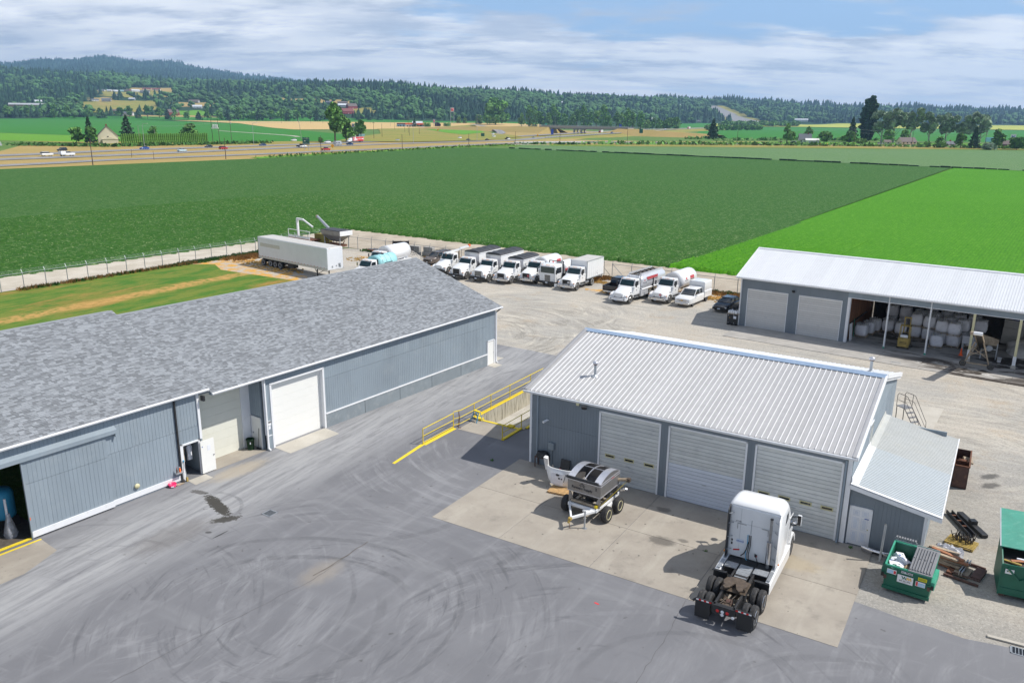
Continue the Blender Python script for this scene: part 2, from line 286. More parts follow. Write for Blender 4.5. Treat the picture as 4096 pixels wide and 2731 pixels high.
# ================================================================ GROUND
class NG:
    def __init__(s,name):
        s.m=bpy.data.materials.new(name);s.m.use_nodes=True;s.nt=s.m.node_tree;s.N=s.nt.nodes;s.L=s.nt.links;s.b=s.N['Principled BSDF']
        s.geo=s.N.new('ShaderNodeNewGeometry');s.pos=s.geo.outputs['Position'];s.b.inputs['Specular IOR Level'].default_value=.25
    def lk(s,v,i):
        if isinstance(v,(int,float)):i.default_value=v
        elif isinstance(v,tuple):i.default_value=(*v,1)if len(i.default_value)==4 else v
        else:s.L.new(v,i)
    def math(s,op,a,b=None,c=None):
        n=s.N.new('ShaderNodeMath');n.operation=op
        for i,v in enumerate((a,b,c)):
            if v is not None:s.lk(v,n.inputs[i])
        return n.outputs[0]
    def vec(s,scale=(1,1,1),rot=0.,v=None):
        a=s.N.new('ShaderNodeMapping');a.inputs['Rotation'].default_value=(0,0,-rot);s.L.new(v or s.pos,a.inputs[0])
        b=s.N.new('ShaderNodeMapping');b.inputs['Scale'].default_value=scale;s.L.new(a.outputs[0],b.inputs[0]);return b.outputs[0]
    def noise(s,sc,det=5,ro=.6,v=None,dist=0.):
        n=s.N.new('ShaderNodeTexNoise');n.inputs['Scale'].default_value=sc;n.inputs['Detail'].default_value=det;n.inputs['Roughness'].default_value=ro;n.inputs['Distortion'].default_value=dist
        s.L.new(v or s.pos,n.inputs['Vector']);return n.outputs[0]
    def ramp(s,v,a,b,lo=0.,hi=1.):
        n=s.N.new('ShaderNodeMapRange');n.interpolation_type='SMOOTHSTEP';s.lk(v,n.inputs[0])
        for i,q in((1,a),(2,b),(3,lo),(4,hi)):n.inputs[i].default_value=q
        return n.outputs[0]
    def mix(s,f,a,b,mode='MIX'):
        n=s.N.new('ShaderNodeMix');n.data_type='RGBA';n.blend_type=mode;s.lk(f,n.inputs[0]);s.lk(a,n.inputs[6]);s.lk(b,n.inputs[7]);return n.outputs[2]
    def bump(s,h,st,dist):
        n=s.N.new('ShaderNodeBump');n.inputs['Strength'].default_value=st;n.inputs['Distance'].default_value=dist;s.L.new(h,n.inputs['Height']);s.L.new(n.outputs[0],s.b.inputs['Normal'])
    def arcs(s,arcs):  # soft rings (cx, cy, r, halfwidth, strength) kept to a sector (angle, half angle)
        tot=None;sx=s.N.new('ShaderNodeSeparateXYZ');wob=s.noise(.6,2);s.L.new(s.pos,sx.inputs[0])
        for cx,cy,r,w,st,an,ha in arcs:
            dx=s.math('SUBTRACT',sx.outputs[0],cx);dy=s.math('SUBTRACT',sx.outputs[1],cy)
            d=s.math('SQRT',s.math('ADD',s.math('MULTIPLY',dx,dx),s.math('MULTIPLY',dy,dy)))
            e=s.math('ABSOLUTE',s.math('SUBTRACT',d,s.math('MULTIPLY_ADD',wob,.25,r-.12)))
            k=s.math('MULTIPLY',s.ramp(e,w*.45,w,1,0),st)
            dot=s.math('DIVIDE',s.math('ADD',s.math('MULTIPLY',dx,math.cos(an)),s.math('MULTIPLY',dy,math.sin(an))),s.math('MAXIMUM',d,.01))
            k=s.math('MULTIPLY',k,s.ramp(dot,math.cos(ha),math.cos(ha*.6),0,1))
            tot=k if tot is None else s.math('MAXIMUM',tot,k)
        return tot
    def swirl(s,cx,cy,r0,r1,sc,lo,hi,st,tw=.35):  # streaks that follow circles round a turning point
        sx=s.N.new('ShaderNodeSeparateXYZ');s.L.new(s.pos,sx.inputs[0]);dx=s.math('SUBTRACT',sx.outputs[0],cx);dy=s.math('SUBTRACT',sx.outputs[1],cy)
        d=s.math('SQRT',s.math('ADD',s.math('MULTIPLY',dx,dx),s.math('MULTIPLY',dy,dy)));cb=s.N.new('ShaderNodeCombineXYZ');s.L.new(d,cb.inputs[0]);s.L.new(s.math('MULTIPLY',s.math('ARCTAN2',dy,dx),tw*(r0+r1)/2),cb.inputs[1]);cb.inputs[2].default_value=cx
        k=s.math('MULTIPLY',s.ramp(d,r0*.6,r0,0,1),s.ramp(d,r1,r1*1.35,1,0));return s.math('MULTIPLY',s.math('MULTIPLY',s.ramp(s.noise(sc,5,.65,cb.outputs[0]),lo,hi),k),s.math('MULTIPLY',s.ramp(s.noise(.22,3),.35,.6),st))
    def patch(s,cx,cy,rx,ry,rot,soft=.25,amp=.9,sc=2.2):
        a=s.N.new('ShaderNodeMapping');a.inputs['Location'].default_value=(-cx,-cy,0);s.L.new(s.pos,a.inputs[0]);q=s.N.new('ShaderNodeVectorMath');q.operation='LENGTH'
        z=s.vec((1/rx,1/ry,0),rot,a.outputs[0]);s.L.new(z,q.inputs[0]);return s.ramp(s.math('ADD',q.outputs['Value'],s.math('MULTIPLY',s.math('SUBTRACT',s.noise(sc,8,.75),.5),amp*2)),.85-soft,.85+soft,1,0)
    def fin(s,col,rough=.9):s.lk(col,s.b.inputs['Base Color']);s.lk(rough,s.b.inputs['Roughness']);MT[s.m.name]=s.m;return s.m

def asphalt_mat():
    g=NG('asphalt');a=R(59)  # direction of travel along the long warehouse
    base=g.mix(g.ramp(g.noise(.16,5,.6),.35,.65),(.145,.147,.160),(.175,.177,.190))
    st=g.noise(.9,6,.7,g.vec((.15,1,1),a));st2=g.noise(1.9,6,.7,g.vec((.11,1,1),a+R(5)))
    base=g.mix(g.ramp(st,.48,.68,0,.38),base,(.27,.273,.287))
    # dusty lane beside the warehouse
    sx=g.N.new('ShaderNodeSeparateXYZ');g.L.new(g.vec((1,1,1),a),sx.inputs[0]);vy=sx.outputs[1]
    lane=g.math('MULTIPLY',g.ramp(g.math('ABSOLUTE',g.math('SUBTRACT',vy,35.4)),1.0,4.6,1,0),g.ramp(st2,.27,.62))
    base=g.mix(g.math('MULTIPLY',lane,.78),base,(.385,.388,.392))
    base=g.mix(g.ramp(g.noise(.45,4,.6,g.vec((.12,1,1),R(-32))),.56,.70,0,.35),base,(.24,.245,.255))
    dark=g.arcs([(-10.3,27.5,9.6,.22,.6,R(85),R(42)),(-10.2,28.3,7.0,.25,.7,R(80),R(52)),(-13.2,31.5,6.2,.16,.6,R(-8),R(50)),(-9,31.5,6.9,.14,.55,R(-5),R(40)),(-11,30.5,5.4,.3,.45,R(-20),R(45)),(3,27,9.5,.2,.45,R(95),R(50)),(2.6,27,7.8,.22,.4,R(80),R(50)),(-7,41,9,.3,.5,R(-20),R(40)),(-7.6,43.5,6.5,.3,.45,R(-60),R(35)),(12,22,6,.25,.4,R(110),R(60)),(7,24.5,5,.2,.4,R(90),R(70)),(-17,40,2.2,.14,.5,R(40),R(60))])
    base=g.mix(g.math('MULTIPLY',dark,g.ramp(g.noise(1.2,6,.7),.35,.6,.3,.85)),base,(.085,.087,.095))
    lite=g.arcs([(-5.6,32.3,7.2,.22,.8,R(175),R(38)),(-5.2,32.3,6.4,.16,.6,R(175),R(40)),(-2,30,9.8,.3,.5,R(185),R(30)),(2,29,6.5,.13,.6,R(150),R(40)),(1,50,9.5,.35,.6,R(205),R(34)),(-1,49,8.6,.3,.55,R(215),R(34)),(20,24,8,.16,.6,R(150),R(30)),(22.5,25,9,.14,.55,R(160),R(30)),(6,19,12,.2,.5,R(80),R(30)),(-3,44,11,.5,.4,R(235),R(40))])
    base=g.mix(g.math('MULTIPLY',lite,g.ramp(g.noise(1.1,6,.7),.36,.7,0,.55)),base,(.29,.295,.31))
    # fine scuffs crossing the yard
    for an,sc,t0 in((R(20),1.7,.58),(R(-35),1.5,.60),(R(75),1.9,.60)):
        base=g.mix(g.math('MULTIPLY',g.ramp(g.noise(sc,5,.65,g.vec((.14,1,1),an)),t0,.74,0,.4),g.ramp(g.noise(.14,3),.4,.6)),base,(.26,.262,.275))
    for an,sc in((R(40),1.3),(R(-20),1.2)):
        base=g.mix(g.math('MULTIPLY',g.ramp(g.noise(sc,5,.65,g.vec((.12,1,1),an)),.60,.74,0,.5),g.ramp(g.noise(.12,3),.4,.6)),base,(.085,.086,.095))
    base=g.mix(g.ramp(g.noise(2.3,2,.5),.70,.76,0,.6),base,(.07,.068,.066))
    base=g.mix(g.ramp(g.noise(45,3,.7),.35,.7,0,.22),base,(.33,.33,.34))
    for a_ in((-9.5,30,4,10,2.6,.50,.68,.32),(1.5,27,4,11,2.4,.52,.70,.32),(2,50.5,7,12,2.2,.46,.66,.6),(-17,33,5,9,2.6,.52,.68,.4),(13,21,4,9,2.4,.52,.68,.3),(22,22,5,9,3,.54,.68,.5)):base=g.mix(g.swirl(*a_,.12),base,(.30,.303,.315))
    for a_ in((-8.5,31.5,4,9,3.1,.54,.68,.55),(3.5,25,4,10,3.0,.54,.68,.5),(-20,30,4,9,3,.55,.68,.4)):base=g.mix(g.swirl(*a_,.10),base,(.085,.087,.096))
    for cx,cy,rx,ry,ro,cc,st_,so in((-16.2,40.6,1.9,.42,R(-50),(.05,.047,.04),.95,.08),(-15.2,39.0,.9,.35,R(20),(.05,.047,.04),.9,.08),(-17.8,42.2,.7,.25,R(-20),(.06,.055,.05),.7,.1),(-14.9,37.4,.55,.06,R(58),(.04,.04,.04),.9,.15),(-15.6,37.6,.2,.12,0,(.05,.05,.05),.8,.2),(-8.9,33.9,1.3,.8,R(60),(.30,.265,.22),.55,.5),(-16.5,45.2,2.2,.8,R(56),(.42,.36,.27),.6,.4),(-17.3,37.2,2.5,1.2,R(55),(.15,.14,.135),.5,.4)):
        base=g.mix(g.math('MULTIPLY',g.patch(cx,cy,rx,ry,ro,so,1.15 if so<.12 else .6,4.5 if so<.12 else 2.2),st_),base,cc)
    g.bump(g.noise(60,3),.35,.01);g.fin(base,.88)
def gravel_mat():
    g=NG('gravel')
    base=g.mix(g.ramp(g.noise(.10,5,.6),.38,.64),(.44,.395,.33),(.345,.33,.30))
    sw=g.arcs([(-4,78,11.5,1.3,.75,R(20),R(80)),(-3.5,79.5,9,.9,.5,R(-10),R(75)),(-5,76,13.5,.8,.5,R(30),R(60)),(-3,80,6.5,.8,.45,R(-30),R(70)),(30,46,12,1.0,.5,R(40),R(70)),(29,47,9,.7,.45,R(10),R(70)),(31,38,9,.6,.4,R(30),R(60))])
    n1=g.noise(1.6,6,.7,g.vec((.10,1,1),R(-32)));n2=g.noise(2.2,6,.7,g.vec((.1,1,1),R(-18)))
    base=g.mix(g.ramp(n1,.46,.66,0,.6),base,(.58,.535,.46));base=g.mix(g.ramp(n2,.54,.72,0,.5),base,(.36,.35,.33))
    base=g.mix(g.math('MULTIPLY',sw,g.ramp(g.noise(2.5,5),.35,.62)),base,(.33,.315,.29))
    base=g.mix(g.ramp(g.noise(.26,6,.7),.52,.70,0,.6),base,(.40,.30,.19))
    base=g.mix(g.ramp(g.noise(16,4,.8),.4,.72,0,.4),base,(.62,.60,.56));base=g.mix(g.ramp(g.noise(11,4,.8),.56,.75,0,.45),base,(.19,.19,.185))
    for a_ in((-4,79,5,13,1.6,.44,.60,.95),(2,86,4,10,1.8,.5,.66,.6),(29,46,4,12,2.0,.48,.64,.7),(34,60,5,11,1.8,.5,.66,.6)):base=g.mix(g.swirl(*a_,.12),base,(.27,.255,.225))
    for a_ in((-4.5,78,5,14,1.9,.50,.66,.9),(3,88,5,12,1.9,.5,.66,.6),(28,48,4,12,2.2,.5,.66,.6)):base=g.mix(g.swirl(*a_,.12),base,(.60,.56,.48))
    sx=g.N.new('ShaderNodeSeparateXYZ');g.L.new(g.pos,sx.inputs[0]);near=g.math('MULTIPLY',g.ramp(sx.outputs[1],40,52,1,0),g.ramp(g.noise(.2,4),.3,.6,.4,1))
    base=g.mix(g.math('MULTIPLY',near,.7),base,(.27,.26,.24));base=g.mix(g.ramp(g.noise(7,6,.85),.47,.62,0,.5),base,(.16,.155,.145));base=g.mix(g.ramp(g.noise(9,5,.85,g.vec((1,1,1),1.)),.54,.66,0,.55),base,(.62,.59,.53))
    for x_,y_ in((29.3,45.5),(28.6,44.2)):base=g.mix(g.math('MULTIPLY',g.patch(x_,y_,.8,.35,.4,.3,.8,3),.7),base,(.05,.05,.05))
    g.bump(g.noise(22,4,.7),.7,.03);g.fin(base,.95)
BT_=FR['B'][2]
def conc_mat(name,c0,c1,st,stc):
    g=NG(name);oi=g.N.new('ShaderNodeObjectInfo')
    base=g.mix(g.ramp(g.noise(.5,5,.65),.35,.65),c0,c1)
    base=g.mix(g.ramp(g.noise(.8,6,.7),.54,.72,0,st),base,stc)
    base=g.mix(g.ramp(g.noise(1.0,5,.6,g.vec((.15,1,1),R(58))),.52,.7,0,.35),base,(.45,.42,.36))
    base=g.mix(g.ramp(g.noise(5.5,2,.4),.72,.76,0,.8),base,(.07,.06,.055))
    if name[0]=='s':
        for u,v,rx,ry in((10.7,-4.9,.8,.5),(11.6,-4.3,.3,.2),(16.6,-3.4,1.8,.8),(9.5,-1.6,.5,.3)):x_,y_=W('B',u,v)[:2];base=g.mix(g.math('MULTIPLY',g.patch(x_,y_,rx,ry,BT_,.3,.7,3),.7 if u<16 else .55),base,(.06,.055,.05)if u<16 else(.40,.33,.22))
    base=g.mix(g.ramp(g.noise(30,3,.7),.3,.75,0,.25),base,(.22,.21,.2));base=g.mix(g.math('MULTIPLY',oi.outputs['Random'],.16),base,(.55,.50,.42))
    g.bump(g.noise(50,3),.25,.01);g.fin(base,.85)
def wet_floor():
    g=NG('apron_concrete');base=g.mix(g.ramp(g.noise(.5,5,.65),.35,.65),(.33,.315,.295),(.42,.40,.37))
    sx=g.N.new('ShaderNodeSeparateXYZ');g.L.new(g.pos,sx.inputs[0]);e=g.ramp(sx.outputs[0],32,39)
    base=g.mix(g.math('MULTIPLY',g.ramp(g.noise(.42,6,.7,g.vec((.35,1,1),R(-36)),.6),.46,.56),e),base,(.055,.045,.038))
    base=g.mix(g.math('MULTIPLY',g.ramp(g.noise(.9,6,.75,g.vec((.35,1,1),R(-36))),.58,.64,0,.85),e),base,(.70,.69,.66))
    g.bump(g.noise(30,3),.2,.01);g.fin(base,.7)
def field_mat(name,ca,cb,cc,fl=.35,far=(.2,.28,.17),rows=True,fthr=.62):
    g=NG(name);ang=R(55.3)
    base=g.mix(g.ramp(g.noise(3.2,6,.8),.36,.64),ca,cb)
    base=g.mix(g.ramp(g.noise(.02,4,.6),.4,.62,0,.5),base,cc)
    base=g.mix(g.ramp(g.noise(.09,5,.7,g.vec((.2,1,1),ang)),.5,.7,0,.35),base,cc)
    if rows:
        w=g.N.new('ShaderNodeTexWave');w.inputs['Scale'].default_value=1.17/2;w.inputs['Distortion'].default_value=1.2;w.inputs['Detail'].default_value=2;w.bands_direction='Y';g.L.new(g.vec((1,1,1),ang),w.inputs[0])
        base=g.mix(g.math('MULTIPLY',w.outputs[1],.42),base,ca)
    base=g.mix(g.ramp(g.noise(2.1,3,.8),fthr,fthr+.1,0,fl),base,far);base=g.mix(g.ramp(g.noise(1.1,6,.85,g.vec((.5,1.2,1),ang)),.5,.66,0,.32),base,far);base=g.mix(g.ramp(g.noise(1.3,6,.85),.5,.66,0,.5),base,ca)
    g.b.inputs['Specular IOR Level'].default_value=.12
    g.bump(g.noise(4.5,4,.7),.8,.25);g.fin(base,.8)
asphalt_mat();gravel_mat();wet_floor()
conc_mat('slab_concrete',(.30,.268,.228),(.365,.33,.28),.6,(.17,.155,.135));conc_mat('pale_concrete',(.46,.43,.375),(.54,.51,.45),.3,(.34,.30,.25));conc_mat('pit_concrete',(.42,.40,.36),(.52,.50,.45),.4,(.3,.28,.25))
field_mat('crop_dark',(.014,.070,.008),(.07,.185,.026),(.042,.135,.02),.75,(.28,.37,.17),fthr=.57)
field_mat('crop_bright',(.03,.15,.004),(.115,.36,.010),(.085,.28,.010),.4,(.24,.48,.06),fthr=.60)
field_mat('crop_pale',(.06,.15,.035),(.17,.27,.12),(.10,.21,.06),.7,(.36,.42,.27),fthr=.55)
field_mat('field_green',(.025,.15,.015),(.05,.24,.025),(.05,.20,.02),.1,rows=False)
field_mat('grass_bright',(.07,.22,.012),(.16,.38,.03),(.13,.30,.03),.3,(.35,.42,.1),rows=False)
field_mat('grass_olive',(.14,.18,.03),(.30,.30,.06),(.36,.26,.08),.4,(.42,.33,.12),rows=False,fthr=.5)
field_mat('straw',(.36,.25,.09),(.46,.33,.13),(.33,.27,.09),.6,(.22,.24,.07),rows=False,fthr=.58)
field_mat('wheat',(.52,.36,.15),(.64,.46,.20),(.56,.40,.17),.2,(.5,.42,.2),rows=False)
field_mat('mustard',(.36,.40,.06),(.50,.50,.10),(.42,.46,.08),.2,(.3,.4,.1),rows=False)
field_mat('farm_ground',(.06,.15,.03),(.12,.22,.05),(.16,.22,.06),.3,(.30,.28,.1),rows=False)
field_mat('woodland_floor',(.02,.05,.02),(.03,.075,.03),(.035,.08,.03),.1,(.05,.1,.04),rows=False)
def dirt_mat():
    g=NG('dirt');base=g.mix(g.ramp(g.noise(.3,5,.6),.35,.65),(.40,.345,.275),(.50,.44,.355))
    base=g.mix(g.ramp(g.noise(2.5,5,.7,g.vec((.06,1,1),R(-32))),.5,.68,0,.45),base,(.30,.25,.19));base=g.mix(g.ramp(g.noise(9,5,.8),.5,.7,0,.5),base,(.25,.21,.16))
    g.bump(g.noise(10,5,.7),.8,.05);g.fin(base,.97)
    g=NG('dirt_track');base=g.mix(g.ramp(g.noise(.3,5,.6),.35,.65),(.48,.43,.35),(.58,.53,.45))
    base=g.mix(g.ramp(g.noise(3,5,.7,g.vec((.06,1,1),R(55.3))),.5,.68,0,.4),base,(.36,.30,.22));g.bump(g.noise(10,5,.7),.5,.04);g.fin(base,.97)
    g=NG('lawn_mat');base=g.mix(g.ramp(g.noise(.5,6,.75,g.vec((.35,1,1),R(55))),.38,.6),(.05,.16,.015),(.16,.20,.03))
    base=g.mix(g.ramp(g.noise(.16,6,.7,g.vec((.3,1,1),R(57))),.52,.66,0,.85),base,(.36,.20,.055));base=g.mix(g.ramp(g.noise(2.2,5,.8),.45,.7,0,.5),base,(.07,.13,.015))
    # the bare strip worn along the roof
    sx=g.N.new('ShaderNodeSeparateXYZ');g.L.new(g.vec((1,1,1),R(59.5)),sx.inputs[0])
    st=g.ramp(g.math('ABSOLUTE',g.math('SUBTRACT',sx.outputs[1],g.math('MULTIPLY_ADD',g.noise(.25,3),2.5,85.4))),.5,2.0,1,0)
    base=g.mix(g.math('MULTIPLY',st,g.ramp(g.noise(1.2,5),.3,.6)),base,(.47,.28,.09));g.bump(g.noise(9,5,.7),.7,.06);g.fin(base,.95)
    g=NG('dry_edge');base=g.mix(g.ramp(g.noise(.6,6,.7),.42,.6),(.60,.33,.07),(.44,.41,.36));base=g.mix(g.ramp(g.noise(2.5,5,.8),.5,.7,0,.6),base,(.22,.11,.04));g.bump(g.noise(7,5,.7),.8,.08);g.fin(base,.97)
    g=NG('road_far');base=g.mix(g.ramp(g.noise(.1,4),.4,.6),(.22,.22,.225),(.27,.265,.26));g.fin(base,.9)
    g=NG('weeds');base=g.mix(g.ramp(g.noise(1.2,5,.8),.4,.62),(.08,.17,.03),(.30,.20,.08));g.fin(base,.95)
dirt_mat()
def uv2(fr,pts):return[W(fr,*p)[:2]for p in pts]
PIT=uv2('B',[(-7.05,4.35),(-3.35,4.35),(-3.35,19),(-7.05,19)])
sheet('ground',[(-16000,-300),(16000,-300),(16000,16000),(-16000,16000)],-.10,'farm_ground',[PIT],kind='structure')
sheet('gravel_yard',[(-34,134),(-14,126),(27.5,97.2),(60,76),(110,40),(60,5),(30,5),(16,28),(4,45),(-12,60),(-30,100),(-44,118)],-.03,'gravel',[PIT],kind='structure')
_as=[(-1.48,74.11),(1.32,72.46),(4.07,70.46),(12,66),(19,40),(15.53,31.97),(16.4,31.3),(17.05,30.74),(18.1,30.1),(19.06,29.35),(21.11,28.59),(27,25),(45,-12),(-50,-12),(-60,20),(-26,36),(-12,60),(-3.2,73.4)]
sheet('asphalt_yard',_as,0.0,'asphalt',[PIT],kind='structure')
# concrete in front of the workshop, poured in separate panels
def panels(name,fr,us,vs,z0,z1,m,gap=.012):
    root=thing(name,None,None,(FR[fr][0],FR[fr][1],0),FR[fr][2]);root['kind']='structure'
    for a,b in zip(us,us[1:]):
        for c,d in zip(vs,vs[1:]):MB().bx(a+gap,b-gap,c+gap,d-gap,z0,z1).build('slab_panel',m,root)
    return root
panels('workshop_slab','B',(-.77,3.5,8.65,13.6,20.02),(-9.2,-4.68,-.02),-.06,.014,'slab_concrete')
panels('shed_apron','C',(.3,4.5,10.75,14.6,18.2,21.6,25.2,28.8,33),(-5.15,-.02),-.06,.012,'apron_concrete')
MB().bx(8.9,34,.0,12.6,-.06,.011).build('shed_floor','apron_concrete',loc=(FR['C'][0],FR['C'][1],0),rot=(0,0,FR['C'][2]),kind='structure')
sheet('rear_slab',uv2('B',[(16,17),(20.6,17),(21.0,20.5),(21.25,25.3),(16,25)]),.006,'pale_concrete',kind='structure')
def pad(fr,p,m='pale_concrete',name='concrete_pad',z=.012):return sheet(name,uv2(fr,p),z,m,kind='structure')
pad('A',[(-23.85,0),(-19.55,0),(-19.66,-1.56),(-23.85,-1.6)]);pad('A',[(-28.3,0),(-24.4,0),(-24.4,1.6),(-28.3,1.6)],'slab_concrete')
pad('A',[(-30.1,0),(-28.95,0),(-28.94,-.8),(-30.17,-.88)]);pad('A',[(-1.07,0),(-.02,0),(-.22,-.97),(-1.25,-.92)]);pad('A',[(.15,.2),(1.6,.2),(1.6,1.4),(.15,1.4)],z=.008)
pad('A',[(-46,-.1),(-38.5,-.1),(-38.56,-1.95),(-40.5,-2.9),(-46,-3.2)],'slab_concrete')
pad('B',[(-7.0,1.98),(-3.38,1.98),(-3.38,4.33),(-7.0,4.33)],'slab_concrete','dock_landing')
# the loading dock: a lowered lane beside the workshop
MB().bx(-7.05,-3.35,4.3,19,-1.25,-1.18).build('loading_dock_floor','pit_concrete',loc=(FR['B'][0],FR['B'][1],0),rot=(0,0,FR['B'][2]),kind='structure')
dw=frame_thing('dock_wall','low stained concrete retaining wall with a yellow edge below the yellow railing','retaining wall','B')
MB().bx(-7.30,-7.04,4.3,19,-1.2,.10).build('wall','concrete_wall',dw);MB().bx(-7.04,-3.3,4.10,4.34,-1.2,.02).build('end_wall','concrete_wall',dw);MB().bx(-3.36,-3.1,4.3,19,-1.2,.06).build('side_wall','concrete_wall',dw)
MB().bx(-7.34,-7.02,4.25,19.02,.10,.125).build('yellow_cap','yellow_stripe',dw);MB().bx(-6.9,-3.4,4.16,4.36,.022,.05).build('yellow_lip','yellow_stripe',dw);MB().bx(-6.95,-6.45,4.1,4.45,.05,.16).build('bumper_block','yellow_stripe',dw);MB().bx(-4.3,-3.85,4.1,4.45,.05,.16).build('bumper_block','yellow_stripe',dw)
MB().bx(-3.42,-3.22,1.95,4.4,.012,.10).build('yellow_kerb','yellow_stripe',dw);MB().bx(-3.1,-2.9,4.6,12,.02,.12).build('yellow_kerb','yellow_stripe',dw)
ym=thing('yellow_line',None,None);ym['kind']='structure'
MB().tri(uv2('B',[(-7.12,-4.9),(-6.9,-4.9),(-7.22,-1.5),(-7.5,-1.5)]),.006).build('painted_line','yellow_stripe',ym,fixn=False)
MB().tri(uv2('A',[(-46,-.28),(-38.5,-.28),(-38.5,-.14),(-46,-.06)]),.018).build('painted_line','yellow_stripe',ym,fixn=False);MB().bx(-46,-38.75,.12,.3,.02,.07).build('painted_sill','yellow_stripe',ym,loc=(FR['A'][0],FR['A'][1],0),rot=(0,0,FR['A'][2]))
MB().tri(uv2('B',[(-7.45,-1.5),(-7.1,-1.5),(-7.1,2.0),(-7.45,2.0)]),.008).build('painted_line','yellow_stripe',ym,fixn=False)

# wet patch, cracks and drain grates
def blob(name,cx,cy,rx,ry,rot,z,m,seed,n=40,rough=.35,**kw):
    pts=[]
    for i in range(n):
        t=2*PI*i/n;r=1+rough*noise.noise((math.cos(t)*1.6+seed,math.sin(t)*1.6,seed*3.1))*2+rough*.5*noise.noise((math.cos(t)*6,math.sin(t)*6,seed))
        x,y=rx*r*math.cos(t),ry*r*math.sin(t);pts.append((cx+x*math.cos(rot)-y*math.sin(rot),cy+x*math.sin(rot)+y*math.cos(rot)))
    return MB().tri(pts,z).build(name,m,fixn=False,kind='stuff',**kw)
D('wet_asphalt',(.06,.056,.048),.4,var=.3,vs=3);D('stain',(.10,.085,.07),.8,var=.3,vs=4);D('oil_stain',(.06,.05,.045),.6,var=.4,vs=4);D('sand_stain',(.34,.27,.19),.95,var=.2,vs=3);D('crack',(.095,.093,.095),.9);D('chalk',(.42,.42,.43),.9,var=.2,vs=6)
for i in range(16):u,v=random.uniform(8,15),random.uniform(-8,-.6);blob('oil_spot',*W('B',u,v)[:2],.05,.04,0,.018,'oil_stain',i,10)
for u,v,r in((1.3,-2.6,.06),(.9,-3.3,.05),(2.3,-3.7,.05),(5.2,-7.6,.05)):blob('oil_spot',*W('B',u,v)[:2],r,r*.8,0,.018,'oil_stain',u,10)
blob('red_mark',3.9,31.6,.16,.05,2.4,.005,'ink_red',3.3,12)
def crack(pts,w=.03,m='crack'):
    l=[];r=[]
    P=[Vector((*p,0))for p in pts];Q=[]
    for a,b in zip(P,P[1:]):
        n=max(1,int((b-a).length/.35));Q+=[a.lerp(b,i/n)for i in range(n)]
    Q.append(P[-1]);d=(P[-1]-P[0]).normalized();nn=Vector((-d.y,d.x,0))
    for i,q in enumerate(Q):q=q+nn*random.uniform(-.05,.05);k=w*random.uniform(.5,1.1);l.append((q+nn*k)[:2]);r.append((q-nn*k)[:2])
    return MB().tri(l+r[::-1],.0052).build('crack',m,fixn=False,kind='stuff')
crack([(-7.94,35.47),(-9.14,33.31),(-12.28,29.58),(-15.5,25.6)],.013);crack([(-7.2,36.8),(-9.2,33.6)],.03,'stain');crack([W('B',13.6,-9.3)[:2],W('B',13.8,-12)[:2],W('B',13.9,-17)[:2]],.012)
def grate(x,y,rz,w,d,label):
    t=thing('drain_grate',label,'drain',(x,y,.004),rz)
    f=MB();f.bx(-w/2,w/2,-d/2,-d/2+.04,0,.02);f.bx(-w/2,w/2,d/2-.04,d/2,0,.02);f.bx(-w/2,-w/2+.04,-d/2,d/2,0,.02);f.bx(w/2-.04,w/2,-d/2,d/2,0,.02);f.build('frame','galv',t)
    MB().bx(-w/2+.03,w/2-.03,-d/2+.03,d/2-.03,.001,.006).build('sump','dark',t)
    n=7;me=MB().bx(-.012,.012,-d/2+.03,d/2-.03,.008,.022).mesh('bar','galv')
    for i in range(n):place('bar',me,t,loc=(-w/2+.06+(w-.12)*i/(n-1),0,0))
grate(-13.05,39.75,R(58),.62,.62,'square steel drain grate in the asphalt below the wet streak')
grate(20.95,28.45,R(-30),.85,.55,'drain grate at the right edge of the asphalt by its pale concrete kerb')
MB().bx(-.7,.7,-.09,.09,0,.06).build('concrete_edging','pale_concrete',loc=(20.75,29.2,-.01),rot=(0,0,R(-28)),kind='structure')
grate(*W('C',16.3,-4.4)[:2],FR['C'][2],.8,.3,'small drain grate at the edge of the open shed apron')

# headlands, track, lawn
DR=Vector((.570,.822,0));DN=Vector((.822,-.570,0));C0=Vector((-31.76,153.7,0))
sheet('dirt_track',[(-63.5,92.3),(-39.5,128.5),(-34.4,136.8),(-31.8,154.5),(-40,149.5),(-68.5,104.6),(-150,-22),(-140,-26)],-.045,'dirt_track',kind='structure')
sheet('field_headland',[(-34.4,136.8),(-20,127.5),(28,97.6),(110,42),(112,50),(31.5,113),(-5.8,139),(-31.8,155)],-.05,'dirt',kind='structure')
sheet('lawn',[(-61.6,94.6),(-47.6,114.7),(-43,115.5),(-40.6,111.5),(-32,107.4),(-20,98),(-14,70),(-60,10),(-110,18)],-.022,'lawn_mat',kind='structure')
sheet('dry_verge',[(-47.8,115),(-39.9,126.4),(-38.5,121),(-38.5,116),(-27.5,106.8),(-27,103),(-40.6,111),(-43,115.2)],-.018,'dry_edge',kind='structure')
def strip(name,pts,w0,w1,z,m,**kw):return sheet(name,pts,z,m,kind='structure',**kw)
